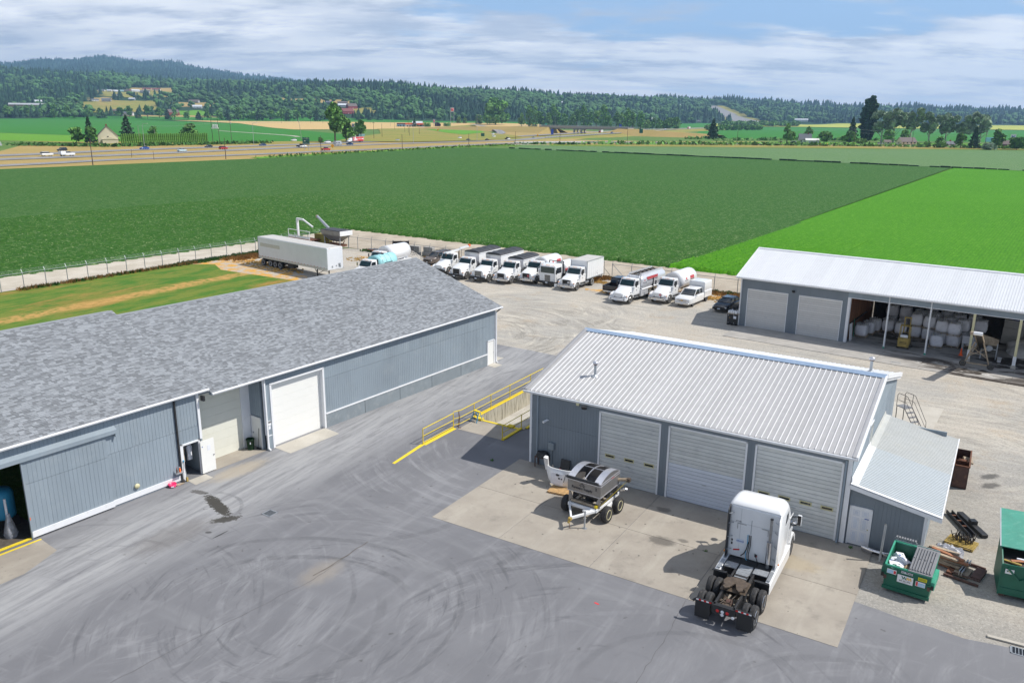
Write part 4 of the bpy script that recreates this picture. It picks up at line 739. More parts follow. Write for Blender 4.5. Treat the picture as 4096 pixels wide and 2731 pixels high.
MB().bx(22.74,22.8,-.15,11.7,2.42,2.62).build('eave_board','trim_white',Ln);MB().prism([(18.60,3.62),(18.63,3.62),(18.66,3.36),(18.95,3.33),(18.95,3.29),(18.6,3.32)],.0,5.7,'y').build('wall_flashing','trim_white',Ln);MB().prism([(18.60,3.55),(18.63,3.55),(18.66,3.36),(18.95,3.33),(18.95,3.29),(18.6,3.32)],5.7,11.65,'y').build('wall_flashing','roof_lean_old',Ln)
MB().bx(18.6,18.66,.0,11,3.3,3.36).build('ledge','trim_white',Ln)
pdr=place('panel_door',None,B_);trim(pdr,[(18.68,18.76,.07,.12,0,2.12),(19.68,19.76,.07,.12,0,2.12),(18.68,19.76,.07,.12,2.05,2.12)],name='frame')
dp=MB().bx(18.76,19.68,.095,.13,.03,2.05)
dp.build('door_leaf','trim_white',pdr)
for(a,c)in((18.86,19.16),(19.28,19.58)):
    for z0,z1 in((.2,.75),(.88,1.5),(1.63,1.92)):
        f=MB();f.bx(a,c,.088,.096,z0,z0+.025);f.bx(a,c,.088,.096,z1-.025,z1);f.bx(a,a+.025,.088,.096,z0,z1);f.bx(c-.025,c,.088,.096,z0,z1);f.bx(a+.06,c-.06,.084,.096,z0+.06,z1-.06);f.build('raised_panel','door_new',pdr)
MB().lathe([(.03,0),(.035,-.04),(.0,-.06)],(19.62,.09,.98),'y',10).build('knob','cream',pdr);MB().bx(19.42,19.62,.08,.09,1.52,1.56).build('sign_strip','ink_blue',pdr)

# ---------------------------------------------------------------- C: the open-fronted shed
C_=frame_thing('open_shed','white-roofed blue-grey shed with two closed doors and open storage bays at the right','shed','C')
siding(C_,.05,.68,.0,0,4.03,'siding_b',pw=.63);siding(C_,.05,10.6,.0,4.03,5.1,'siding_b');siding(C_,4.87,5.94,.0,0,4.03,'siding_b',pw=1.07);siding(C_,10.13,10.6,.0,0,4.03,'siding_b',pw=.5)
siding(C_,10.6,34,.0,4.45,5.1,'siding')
trim(C_,[(-.06,.05,-.06,.06,0,5.1),(10.6,10.8,-.07,.12,0,4.45),(10.8,10.86,-.02,.3,0,4.45)],'trim_white')
trim(C_,[(10.8,34,-.03,.1,4.40,4.45)],'trim_white')
for a,b in((.68,4.87),(5.94,10.13)):
    trim(C_,[(a,a+.07,-.05,.03,0,4.03),(b-.07,b,-.05,.03,0,4.03),(a,b,-.05,.03,3.96,4.03)],'window_frame_tan' if 'window_frame_tan' in MT else 'trim_white')
    slat_door(C_,a+.07,b-.07,.04,0,3.96,'door_shed',18)
rib_panels(C_,-.5,34.2,(-.40,5.19),(5.66,7.47),'roof_white','roof_white',ribs=4,rh=.03,rw=.04,pw=.914,mid=0);rib_panels(C_,-.5,34.2,(12,5.1),(5.66,7.47),'roof_white','roof_white',ribs=4,pw=.914,mid=0)
MB().prism([(5.4,7.43),(5.66,7.53),(5.92,7.43),(5.9,7.40),(5.66,7.49),(5.42,7.40)],-.5,34.2,'x').build('ridge_cap','roof_white',C_)
MB().prism([(-.42,5.24),(5.66,7.53),(5.66,7.36),(-.42,5.06)],-.54,-.48,'x').prism([(5.66,7.53),(12,5.14),(12,4.96),(5.66,7.36)],-.54,-.48,'x').build('rake_trim','trim_white',C_)
gutter(C_,-.5,34.2,-.40,5.17);MB().bx(-.4,34,-.4,.0,5.02,5.05).build('soffit','siding',C_)
MB().bx(-.02,.06,.05,11.6,0,5.05).prism([(0,5.05),(5.66,7.35),(11.6,5.05)],-.02,.06,'x').build('left_wall','siding_b',C_)
flood(C_,5.42,-.02,4.38);downspout(C_,.0,-.05,0,4.9,'trim_white',.05,False)
# inside: timber partition, rear boards, posts
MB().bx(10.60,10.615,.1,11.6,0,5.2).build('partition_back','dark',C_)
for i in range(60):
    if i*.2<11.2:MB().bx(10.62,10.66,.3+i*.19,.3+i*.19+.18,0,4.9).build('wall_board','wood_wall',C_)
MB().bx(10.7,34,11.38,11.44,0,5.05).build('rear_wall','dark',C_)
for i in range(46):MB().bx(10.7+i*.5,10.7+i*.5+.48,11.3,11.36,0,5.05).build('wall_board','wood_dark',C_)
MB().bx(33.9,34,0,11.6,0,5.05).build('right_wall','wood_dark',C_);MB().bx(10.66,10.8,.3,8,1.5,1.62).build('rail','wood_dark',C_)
for k,u in enumerate((14.29,17.87,21.4,24.94,28.5)):
    if k<2:
        MB().bx(u-.07,u+.07,.02,.16,.0,4.42).build('post','trim_white',C_);MB().cyl((u,-.05,.25),(u,-.05,1.5),.07,None,10).build('post_guard','white_sign',C_);MB().cyl((u,-.05,1.5),(u,-.05,4.9),.05,None,10).build('downspout','white_sign',C_);MB().cyl((u,-.05,0.012),(u,-.05,.14),.09,None,10).build('boot','sticker_green' if 'sticker_green' in MT else 'dumpster_edge',C_);MB().tube([(u,-.05,4.85),(u,-.25,5.0),(u,-.45,5.1)],.05).build('gutter_elbow','white_sign',C_)
    else:
        MB().bx(u-.1,u+.1,.0,.2,.0,4.42).build('post','cream',C_);MB().bx(u-.13,u+.13,-.04,.24,.25,1.1).build('post_guard','white_sign',C_);MB().prism([(u-.2,0.012),(u+.2,0.012),(u+.15,.3),(u-.15,.3)],-.08,.28,'y').build('footing','pale_concrete',C_)
MB().bx(19.9,20.1,9.8,11,2.4,4.6).bx(20.4,22.2,9.6,9.7,3.0,4.6).build('hanging_panel','bag',C_)
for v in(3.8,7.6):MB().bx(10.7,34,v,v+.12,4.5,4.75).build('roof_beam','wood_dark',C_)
# ================================================================ THINGS IN THE YARD
WM={}
def wheel(parent,x,y,z,r,w,rim='white_sign',tyre='rubber',side=1,name='wheel',hub=True):
    """one tyre with its rim as sub-part; axis along local y; side +1 = outer face towards +y"""
    k=(r,w,rim,tyre,side)
    if k not in WM:
        h=w/2;rr=r*.62
        a=MB().lathe([(rr,-h*.8),(r*.92,-h),(r*.985,-h*.75),(r,-h*.3),(r,h*.3),(r*.985,h*.75),(r*.92,h),(rr,h*.8)],(0,0,0),'y',24)
        for q in(-.45,-.15,.15,.45):a.lathe([(r*.99,h*q-.008),(r*1.012,h*q-.008),(r*1.012,h*q+w*.08),(r*.99,h*q+w*.08)],(0,0,0),'y',24)
        s=side;b=MB().lathe([(.0,s*h*.25),(r*.16,s*h*.25),(r*.20,s*h*.75),(r*.26,s*h*.7),(r*.30,s*h*.2),(rr*.86,s*h*.35),(rr*.95,s*h*.9),(rr*1.02,s*h*.9),(rr*1.02,-s*h*.6),(0,-s*h*.6)],(0,0,0),'y',18)
        for i in range(8):t=2*PI*i/8;b.cyl((r*.37*math.cos(t),s*h*.2,r*.37*math.sin(t)),(r*.37*math.cos(t),s*h*.42,r*.37*math.sin(t)),r*.035,None,5,mi=1)
        WM[k]=(a.mesh('wheel',tyre),b.mesh('rim',[rim,'frame_black']))
    o=place(name,WM[k][0],parent,(x,y,z));place('rim',WM[k][1],o);return o
def pallet(label,loc,rz,w=1.1,d=1.1,m='wood_pallet',group=None,n=7):
    t=thing('pallet',label,'pallet',loc,rz,group);me=MB().bx(-w/2,w/2,-.05,.05,0,.02).mesh('slat',m)
    for i in range(n):place('slat',me,t,(0,-d/2+.05+(d-.1)*i/(n-1),.11))
    mb=MB().bx(-.045,.045,-d/2,d/2,.02,.11).mesh('runner',m)
    for x in(-w/2+.05,0,w/2-.05):place('runner',mb,t,(x,0,0))
    for i in(0,3,6):place('slat',me,t,(0,-d/2+.05+(d-.1)*i/6,0))
    return t
BT=FR['B'][2];CT=FR['C'][2];AT=FR['A'][2]
# ---- spreader trailer. local x = to the right, y = away from camera (direction of travel is -y)
sp=thing('spreader_trailer','stainless hopper spreader on a white tandem-wheel trailer parked before the left workshop door','trailer',W('B',6.2,-3.9),BT-R(2))
f=MB()
for x in(-.82,.82):f.bx(x-.06,x+.06,-1.15,1.6,.62,.80)
f.bx(-.82,.82,-1.15,-1.03,.62,.80).bx(-.82,.82,1.48,1.6,.62,.80).bar((-.8,-1.1,.70),(0.02,-2.35,.62),.10,.14).bar((.8,-1.1,.70),(.02,-2.35,.62),.10,.14).bar((.55,-1.1,.71),(.3,-1.5,.68),.3,.12)
f.build('frame','white_paint',sp,bevel=.008)
MB().box((.0,-2.42,.6),(.16,.2,.14)).cyl((0,-2.5,.5),(0,-2.5,.66),.05).bx(-.05,.05,-2.62,-2.5,.42,.50).build('hitch_coupler','fork_yellow',sp);MB().tube([(0,-2.5,.45),(.02,-2.52,.25),(.0,-2.45,.05)],.015).build('safety_chain','rust',sp)
MB().cyl((.62,-1.95,.05),(.62,-1.95,.95),.045).bx(.5,.74,-2.05,-1.85,.0,.03).cyl((.62,-1.95,.92),(.62,-1.95,1.0),.06).build('jack','galv',sp)
for s in(-1,1):
    MB().bar((s*1.0,-.55,.55),(s*1.0,.65,.60),.12,.16).build('walking_beam','white_paint',sp)
    for y in(-.62,.72):wheel(sp,s*1.22,y,.44,.44,.34,'cream','rubber',s).rotation_euler=(0,0,-PI/2)
MB().cyl((-1.2,-.62,.44),(1.2,-.62,.44),.05).cyl((-1.2,.72,.44),(1.2,.72,.44),.05).build('axle','frame_black',sp)
hz0,hz1,hz2=.92,1.46,2.36;hx,hy0,hy1=1.0,-1.0,1.25
h=MB();ring=lambda x,y0,y1,z:[(-x,y0,z),(x,y0,z),(x,y1,z),(-x,y1,z)]
h.rings([ring(.28,-.35,.75,hz0),ring(hx,hy0,hy1,hz1),ring(hx,hy0,hy1,hz2-.12),ring(hx-.03,hy0+.03,hy1-.03,hz2-.12),ring(hx-.03,hy0+.03,hy1-.03,hz1),ring(.26,-.33,.73,hz0+.03)],0,False,True)
h.build('hopper','stainless',sp,fixn=False)
rimb=MB();
for z in(hz1,2.10,hz2-.14):rimb.bx(-hx-.02,hx+.02,hy0-.02,hy0+.01,z-.02,z+.02).bx(-hx-.02,hx+.02,hy1-.01,hy1+.02,z-.02,z+.02).bx(-hx-.02,-hx+.01,hy0,hy1,z-.02,z+.02).bx(hx-.01,hx+.02,hy0,hy1,z-.02,z+.02)
rimb.build('stiffener','stainless_bright',sp)
# curved cover bands over the hopper, arched across the width
def arch(x0,x1,up=.30,th=.02):
    a=MB();q=[(hy0+(hy1-hy0)*i/10,hz2-.12+up*(1-(i/5-1)**2))for i in range(11)]
    for(ya,za),(yb,zb)in zip(q,q[1:]):a.add([(x0,ya,za),(x1,ya,za),(x1,yb,zb),(x0,yb,zb),(x0,ya,za-th),(x1,ya,za-th),(x1,yb,zb-th),(x0,yb,zb-th)],[(0,1,2,3),(7,6,5,4),(0,3,7,4),(1,5,6,2)])
    return a
arch(-hx,-hx+.40).build('cover_band','stainless_bright',sp);arch(hx-.40,hx).build('cover_band','stainless_bright',sp);arch(-.02,.02,th=.05).build('bow','stainless_bright',sp)
for x in(-hx,hx-.012):
    pts=[(hy0,hz2-.14)]+[(hy0+(hy1-hy0)*i/10,hz2-.13+.30*(1-(i/5-1)**2))for i in range(11)]+[(hy1,hz2-.14)]
    MB().prism(pts,x,x+.012,'x').build('end_cap','stainless',sp)
MB().bar((-hx,.12,hz2+.16),(hx,.12,hz2+.16),.04).build('cross_bar','stainless_bright',sp)
MB().cyl((-hx-.06,hy0-.02,hz2-.12),(-hx-.06,hy1-.1,hz2-.12),.075,None,12).build('rolled_tarp','black_plastic',sp)if False else MB().cyl((-hx-.02,hy0-.09,hz2-.1),(hx-.1,hy0-.09,hz2-.1),.075,None,12).cyl((-hx-.1,hy0-.09,hz2-.1),(-hx-.02,hy0-.09,hz2-.1),.03).bar((-hx-.1,hy0-.09,hz2-.1),(-hx-.12,hy0-.25,hz2-.45),.025).build('rolled_tarp','black_plastic',sp)
for sx_ in(-1,1):
    for y in(hy0+.06,hy1-.1):MB().prism([(sx_*.95,.8),(sx_*.95,hz1+.02),(sx_*.88,hz1),(sx_*.6,.82)]if y<0 else[(sx_*.95,.8),(sx_*.95,hz1+.02),(sx_*.88,hz1),(sx_*.5,.82)],y,y+.04,'y').build('support_leg','stainless',sp)
    MB().bx(sx_*.80,sx_*.86,-.95,1.2,.8,.9).build('rail','frame_black',sp)
b=MB();b.bx(-.8,.8,-.85,-.7,.80,.9).bx(-.7,.7,.1,.2,.8,.88).cyl((-.75,-1.0,.92),(.7,-1.0,.9),.07).build('auger_tube','tan_paint',sp);MB().cyl((.7,-1.0,.9),(.84,-1.0,.9),.09).build('auger_cap','yellow_paint',sp)
MB().bx(-.2,.5,-.45,-.25,.86,1.0).bx(.2,.72,.3,.7,.86,1.12).cyl((-.3,.2,1.0),(.5,.2,1.0),.12).bx(-.45,-.1,.3,.9,.84,1.05).build('drive','frame_black',sp,bevel=.01);MB().bx(.25,.55,.34,.6,1.12,1.22).box((.1,-.1,.95),(.2,.2,.2)).build('engine','grease',sp)
MB().tube([(-.7,-.88,.98),(-.2,-.95,1.04),(.3,-.92,.96),(.75,-.96,1.0)],.02,5).tube([(.75,.9,.85),(.8,.2,.95),(.78,-.5,.9)],.018,5).tube([(.5,.5,1.1),(.2,.1,1.2),(.0,-.3,1.0)],.018,5).build('hose','black_plastic',sp)
MB().bx(-.4,.3,-.8,-.3,.78,.81).build('deck_plate','stainless',sp)
MB().cyl((.8,1.0,1.72),(1.42,1.3,1.78),.09,None,10).build('discharge_auger','tan_paint',sp);MB().box((1.5,1.33,1.76),(.2,.2,.2)).build('auger_spout','grease',sp);MB().cyl((1.45,1.3,1.7),(1.0,-.9,1.0),.008,None,4).build('cable','yellow_paint',sp)
for i in range(3):MB().box((.95+.12*i,1.62+.05*i,.9+.04*i),(.14,.1,.1),(.4*i,.3,.7)).build('coupler','chrome',sp)
text('Farmers Supply',sp,(-.12,hy0-.013,1.70),(PI/2,0,0),.20,'ink',bold=.004);text('2',sp,(.72,hy0-.013,1.88),(PI/2,0,0),.22,'ink',bold=.006)
lg=MB();lg.prism([(-.30,1.86),(-.12,2.04),(.06,1.86),(.02,1.86),(-.12,1.99),(-.26,1.86)],hy0-.012,hy0-.008,'y').prism([(-.22,1.84),(-.12,1.93),(-.02,1.84),(-.05,1.84),(-.12,1.90),(-.19,1.84)],hy0-.012,hy0-.008,'y').prism([(-.26,1.80),(-.2,1.86),(-.17,1.80)],hy0-.012,hy0-.008,'y').prism([(-.07,1.80),(-.03,1.86),(.03,1.80)],hy0-.012,hy0-.008,'y').build('emblem','ink',sp)
text('Alpina',sp,(hx+.015,.35,2.12),(PI/2,0,PI/2),.10,'ink_red')if False else MB().bx(hx+.012,hx+.016,.2,.55,2.10,2.14).build('red_mark','ink_red',sp)

# ---- fibreglass truck bonnet standing on a pallet
p1=pallet('wooden pallet under the upturned white truck bonnet',W('B',3.55,-2.75),BT+.12,1.15,.9)
hd=thing('truck_bonnet','white fibreglass truck bonnet standing on its nose beside the spreader trailer','truck part',(*W('B',3.3,-2.3)[:2],.14),BT+.05,None,(1.22,)*3)
b=MB();rs=[]
for k,(z,w,dp)in enumerate(((0,.62,.42),(.18,.78,.50),(.45,.86,.50),(.72,.90,.46),(.86,.91,.42))):
    ring=[]
    for i in range(13):t=-1+2*i/12;ring.append((t*w,-dp*(1-abs(t)**3.2)+.35,z))
    for i in range(12,-1,-1):t=-1+2*i/12;ring.append((t*(w-.04),-(dp-.04)*(1-abs(t)**3.2)+.35,z))
    rs.append(ring)
b.rings(rs,0,True,True).build('shell','white_paint',hd)
MB().rings([[(-.93+.02*k,.35-.1*k,.5+.2*k),(-.80+.05*k,.30-.1*k,.48+.2*k),(-.78+.02*k,.5-.08*k,.5+.2*k),(-.92+.02*k,.55-.1*k,.52+.2*k)]for k in range(5)]).build('fender_flare','white_paint',hd)
MB().rings([[(-.5+.06*math.cos(t)*q,.2+.05*q,.55+.25*math.sin(t)*q)for t in(0,1,2,3,4,5)]for q in(.3,1,1.4,.8)]).build('inner_liner','lid_grey',hd);MB().box((-.05,-.19,.42),(.62,.012,.58),(.0,0,.0)).build('cardboard_label','paper',hd)
MB().prism([(-.12,.62),(-.02,.72),(-.02,.66),(.08,.66),(.08,.58),(-.02,.58),(-.02,.54)],-.200,-.197,'y').bx(.02,.12,-.2,-.197,.42,.5).bx(.16,.24,-.2,-.197,.42,.48).build('printed_marks','ink',hd)
t=thing('side_table','small brown table with a black bag on it against the workshop wall','table',W('B',1.0,-.28),BT);MB().bx(-.42,.42,-.25,.2,.66,.70).build('top','rusty_brown',t)
for x in(-.38,.38):
    for y in(-.22,.17):MB().bx(x-.025,x+.025,y-.025,y+.025,0,.66).build('leg','rusty_brown',t)
def lump(name,m,parent,c,s,seed=0,n=3,amp=.25,**kw):
    bm=bmesh.new();bmesh.ops.create_icosphere(bm,subdivisions=n,radius=1)
    for v in bm.verts:d=1+amp*noise.noise(v.co*1.7+Vector((seed,0,0)))+amp*.5*noise.noise(v.co*4+Vector((0,seed,0)));v.co=Vector((v.co.x*s[0]*d+c[0],v.co.y*s[1]*d+c[1],max(v.co.z*s[2]*d,-s[2]*.6)+c[2]))
    me=bpy.data.meshes.new(name);bm.to_mesh(me);bm.free();me.materials.append(MT[m]);[setattr(p,'use_smooth',True)for p in me.polygons]
    return place(name,me,parent,**kw)
t=thing('bin_bag','crumpled black plastic bag lying on the small brown table','bag',(*W('B',1.0,-.3)[:2],.7),BT);lump('body','black_plastic',t,(0,0,.13),(.46,.28,.2),3,3,.5);MB().rings([[(x*k,y*k,z)for x,y in((.06,0),(0,.06),(-.06,0),(0,-.06))]for z,k in((.24,1),(.3,.5),(.38,1.3))]).build('knot','black_plastic',t)
t=thing('leaning_board','black board with a red and white strip leaning on the workshop wall behind the bonnet','panel',W('B',2.55,-.4),BT);MB().box((0,.22,.42),(.62,.04,.72),(-.3,0,0)).build('board','black_plastic',t);MB().box((-.15,.02,.12),(.35,.06,.12),(0,.5,0)).build('red_strip','ink_red',t);MB().box((.15,-.02,.05),(.35,.1,.06),(0,.1,0)).build('white_strip','white_sign',t)

# ---- tractor unit (local +x = forward)
def semi():
    t=thing('semi_tractor','white sleeper-cab semi tractor without trailer backed out before the right workshop doors','semi truck',W('B',15.48,-6.0),BT+PI/2+R(1.0))
    # origin near the back of the cab on the ground; x forward (towards the workshop)
    f=MB()
    for y in(-.42,.42):f.bx(-4.35,3.9,y-.045,y+.045,.72,.98)
    f.bx(-4.35,-4.2,-.46,.46,.72,.98).bx(-2.35,-2.2,-.4,.4,.75,.95).bx(-.4,-.2,-.4,.4,.75,.95).build('frame','frame_black',t,bevel=.01)
    for x in(-3.75,-2.40):
        for s in(-1,1):
            wheel(t,x,s*1.12,.51,.51,.27,'chrome','rubber',s);wheel(t,x,s*.80,.51,.51,.27,'frame_black','rubber',s,name='inner_wheel')
        MB().cyl((x,-1.0,.51),(x,1.0,.51),.09).lathe([(.06,-.2),(.2,-.12),(.24,0),(.2,.12),(.06,.2)],(x,0,.51),'y',12).build('axle','grease',t)
        for s in(-1,1):MB().cyl((x-.45,s*.45,.62),(x-.45,s*.45,.9),.12).build('air_spring','rubber',t)
    for s in(-1,1):wheel(t,3.15,s*1.05,.52,.52,.28,'chrome','rubber',s)
    # fifth wheel
    fw=MB();pts=[]
    for i in range(25):a=R(28)+i*R(304)/24;pts.append((-2.62-.48*math.cos(a)*1.0,.50*math.sin(a)))
    pts=[(-3.1,.16),(-3.22,.30),(-3.08,.44)]+[(-2.62+.48*math.cos(a),.52*math.sin(a))for a in[R(130-i*260/20)for i in range(21)]]+[(-3.08,-.44),(-3.22,-.30),(-3.1,-.16),(-2.78,-.05),(-2.66,0),(-2.78,.05)]
    MB().prism(pts,1.14,1.19,'z').build('fifth_wheel','grease',t);[MB().bx(-2.9,-2.3,y,y+.12,.98,1.14).build('mount','grease',t)for y in(-.5,.38)];MB().bx(-3.1,-2.0,-.55,.55,.975,1.0).build('mount_plate','grease',t)
    b=MB()
    for i in range(16):b.box((random.uniform(-4.1,-3.2),random.uniform(-.3,.3),random.uniform(.6,.86)),(random.uniform(.08,.3),random.uniform(.05,.2),random.uniform(.06,.16)),(0,0,random.random()*3))
    b.cyl((-4.0,.1,.7),(-2.2,-.1,.72),.07).tube([(-4.1,.25,.9),(-3.7,.1,.98),(-3.3,.3,.9)],.015).tube([(-4.0,-.2,.95),(-3.5,-.1,.88),(-2.9,-.3,1.0)],.015).build('suspension','grease',t);MB().cyl((-3.55,-.1,.62),(-3.55,.1,.62),.24,None,16).build('differential','rusty_brown',t)
    MB().bx(-1.95,-.65,-.28,.3,.985,1.02).build('deck_plate','diamond_plate',t);MB().bx(-1.15,-.65,-1.0,-.36,.985,1.02).build('deck_plate','diamond_plate',t);MB().bx(-1.15,-.65,.38,.95,.985,1.02).build('deck_plate','diamond_plate',t);MB().bx(-1.95,-1.5,-.28,.3,1.021,1.03).build('deck_rail','frame_black',t)
    for i in range(5):MB().bx(-1.85+i*.26,-1.78+i*.26,-.26,.28,1.02,1.032).build('tread','galv',t)
    MB().bx(-1.4,.2,-.36,.36,.6,.98).bx(-1.0,.2,-.95,-.4,.55,.96).bx(-1.0,.2,.4,.95,.55,.96).build('under_deck','dark',t)
    # quarter fenders ahead of the drive tyres
    for s in(-1,1):
        fb=MB();pp=[(-1.72,.55),(-1.66,.95),(-1.78,1.12),(-2.0,1.16),(-2.0,1.13),(-1.80,1.09),(-1.70,.94),(-1.75,.55)];y0,y1=(.62,1.26)if s>0 else(-1.26,-.62)
        fb.prism(pp,y0,y1,'y').build('quarter_fender','black_plastic',t)
    # tail: light bar, flaps
    for s in(-1,1):
        MB().bx(-4.42,-4.36,s*.48,s*1.2,.95,1.06).bar((-4.39,s*1.2,1.0),(-4.37,s*1.33,.86),.05,.09).build('flap_hanger','frame_black',t)
        MB().bx(-4.40,-4.38,s*.58,s*1.22,.16,.95).build('mud_flap','black_plastic',t)
        for i in range(6):MB().bx(-4.432,-4.424,s*(.52+i*.11),s*(.52+(i+1)*.11),.975,1.035).build('reflector_strip','lamp_red' if i%2==0 else 'white_sign',t)
    MB().bx(-4.42,-4.35,-.48,.48,.62,.98).build('tail_beam','frame_black',t)
    for y,z,m_ in((.24,.74,'lamp_red'),(-.18,.74,'lamp_red'),(.03,.74,'lamp_glass'),(.03,.60,'lamp_glass'),(-.42,.6,'lamp_glass')):
        MB().lathe([(0,-.02),(.055,-.02),(.075,0),(.075,.02)],(-4.43,y,z),'x',14).build('tail_light','white_sign' if m_!='lamp_red' else 'lamp_red',t)
    # cab and sleeper
    c=MB()
    def sec(x,hw,z0,z1,r,tn=.0,sh=0):return(x,hw,z0,z1,r,sh,tn)
    c.loftx([sec(.0,1.17,1.0,3.62,.14),sec(.12,1.22,.98,3.78,.28),sec(.9,1.23,.95,3.86,.38),sec(1.35,1.22,.95,3.80,.42),sec(1.95,1.18,.95,3.35,.45),sec(2.35,1.14,.95,2.95,.35)],k=5)
    c.build('sleeper','truck_white',t)
    MB().loftx([(-.0,1.10,1.06,3.55,.12),(-.03,1.08,1.08,3.53,.12)],k=4).build('rear_panel','truck_white',t)
    MB().loftx([(2.2,1.12,.75,2.9,.3),(2.6,1.10,.75,2.6,.25,.0,.06),(3.05,1.04,.75,1.95,.2,0,.06)],k=3).build('cab','truck_white',t)
    MB().add([(2.62,-.93,2.68),(2.62,.93,2.68),(3.12,.98,1.92),(3.12,-.98,1.92)],[(0,3,2,1)]).build('windscreen','glass_dark',t)
    MB().loftx([(2.9,1.05,.62,1.92,.2,0,.08),(3.6,1.02,.5,1.72,.22,0,.10),(4.2,.92,.5,1.45,.25,0,.12),(4.4,.85,.55,1.2,.2,0,.12)],k=4).build('bonnet','truck_white',t)
    MB().loftx([(4.32,1.12,.3,.68,.12),(4.5,1.05,.32,.66,.12)],k=3).build('bumper','truck_white',t)
    for s in(-1,1):
        MB().prism([(2.55,.62),(2.6,1.0),(2.95,1.22),(3.4,1.2),(3.72,.95),(3.8,.6),(3.68,.6),(3.5,.95),(3.2,1.08),(2.85,.98),(2.68,.62)],s*.85,s*1.20,'y').build('wheel_arch','truck_white',t)
        d=MB().bx(2.05,2.75,s*1.165,s*1.185,1.15,2.55).build('door','truck_white',t);MB().bx(2.12,2.2,s*1.19,s*1.2,1.6,1.64).build('handle','chrome',d)
        MB().bx(2.12,2.68,s*1.19,s*1.195,1.95,2.48).build('door_window','glass_car',t)
        MB().prism([(.75,2.78),(1.2,2.92),(1.25,3.3),(.82,3.28)],s*1.225,s*1.238,'y').build('sleeper_window','glass_car',t)
        # long side fairing with steps running back
        MB().loftx([(2.55,1.22,.38,.98,.08),(1.0,1.24,.38,1.0,.08),(-.9,1.24,.40,.98,.08),(-1.62,1.20,.45,.92,.08)],k=2)if False else None
        fa=MB().prism([(2.4,.35),(2.4,1.0),(0,1.0),(-.9,.98),(-1.55,.92),(-1.7,.75),(-1.62,.42)],s*1.02,s*1.27,'y').build('side_fairing','truck_white',t,bevel=.03)
        for x0,x1 in((-1.4,-.55),(-.45,.3),(1.0,1.5)):MB().bx(x0,x1,s*1.05,s*1.2,1.0-(.03 if x0<-.4 else 0),1.015).build('step_tread','diamond_plate',t)
        MB().lathe([(0,-.02),(.04,-.02),(.04,.02)],(-.1,s*1.25,1.18),'x',10).build('marker_light','amber',t)
        # gap fairing at the back corners of the sleeper
        MB().loftx([(0,.03,1.0,3.60,.02),(-.34,.012,1.0,3.42,.01)],k=1).build('gap_fairing','truck_white' if s<0 else 'black_plastic',t,loc=(0,s*1.16,0),rot=(0,0,0))
        for z in(1.35,2.0,2.7,3.2):MB().tube([(0,s*.95,z),(-.14,s*1.0,z+.03),(-.24,s*1.13,z+.01)],.018,6).build('fairing_bracket','galv',t)
        # mirrors
        MB().bar((2.7,s*1.15,2.35),(2.95,s*1.42,2.3),.04).bar((2.7,s*1.15,1.85),(2.95,s*1.42,1.9),.04).build('mirror_arm','black_plastic',t);MB().bx(2.9,3.02,s*1.36,s*1.56,1.85,2.4).build('mirror','truck_white',t,bevel=.03);MB().bx(2.885,2.9,s*1.38,s*1.54,1.88,2.37).build('mirror_glass','dark',t)
        MB().lathe([(0,-.02),(.16,-.02),(.18,.03),(.1,.1)],(3.4,s*1.28,1.72),'z',10).build('bonnet_mirror','chrome',t);MB().bar((3.4,s*1.0,1.4),(3.4,s*1.25,1.72),.025).build('mirror_stay','black_plastic',t)
        MB().bx(4.2,4.38,s*.72,s*.95,.82,1.02).build('headlight','lamp_glass',t,bevel=.02)
    MB().bx(.33,.37,-1.18,1.18,3.9,3.92).build('roof_seam','trim_white',t)if False else None
    # exhaust stack at right rear
    y=-.80
    MB().cyl((-.26,y,.95),(-.26,y,1.25),.07).cyl((-.26,y,2.25),(-.26,y,3.42),.065,None,14).build('exhaust_stack','steel',t)
    MB().cyl((-.26,y,1.2),(-.26,y,2.3),.125,None,18).build('heat_shield','chrome',t);MB().cyl((-.26,y,3.41),(-.26,y,3.45),.075,None,14).build('stack_tip','dark',t)
    MB().bar((-.02,y,3.0),(-.26,y,3.0),.03).bar((-.02,y,2.3),(-.3,y,2.3),.04).build('stack_bracket','galv',t)
    # hanging air lines
    for j,(y0,col_)in enumerate(((.0,'frame_black'),(.07,'frame_black'),(.14,'blue_ladder'))):
        MB().tube([(-.05,y0+.1,2.25),(-.1,y0+.08,1.75),(-.16,y0+.12,1.35),(-.3,y0+.05,1.12),(-.22,y0-.15,1.05)],.018,6).build('air_line',col_,t)
    MB().cyl((-.04,.12,3.0),(-.05,.12,2.3),.01,None,5).build('hose_spring','galv',t);MB().tube([(-.05,.2,1.9),(-.2,.22,1.6),(-.3,.3,1.4),(-.2,.45,1.2)],.025,6).build('coiled_line','frame_black',t)
    MB().tube([(-.05,-.15,1.4),(-.16,-.22,1.3),(-.14,-.3,1.1),(-.28,-.2,1.06)],.02,6).box((-.08,-.2,1.32),(.08,.1,.1)).build('glad_hand','frame_black',t);MB().box((-.1,-.24,1.3),(.06,.05,.05)).build('red_valve','red',t)
    # details of the rear wall
    for a,b2 in(((-.045,.75,2.72),(-.045,.35,2.72)),((-.045,.75,2.72),(-.045,.75,2.45)),((-.045,-.35,2.72),(-.045,-.65,2.72)),((-.045,-.65,2.72),(-.045,-.65,2.42))):MB().bar(a,b2,.02).build('grab_rail','steel',t)
    MB().bx(-.040,-.035,-1.06,1.06,2.758,2.766).bx(-.040,-.035,.62,.628,1.2,3.5).build('panel_seam','galv',t);text('477985',t,(-.037,.72,2.82),(PI/2,0,-PI/2),.09,'ink')
    MB().bx(-.045,-.035,.42,.74,1.75,1.93).build('licence_plate','plate',t);text('C02151Z',t,(-.047,.58,1.83),(PI/2,0,-PI/2),.09,'ink_blue',bold=.003)
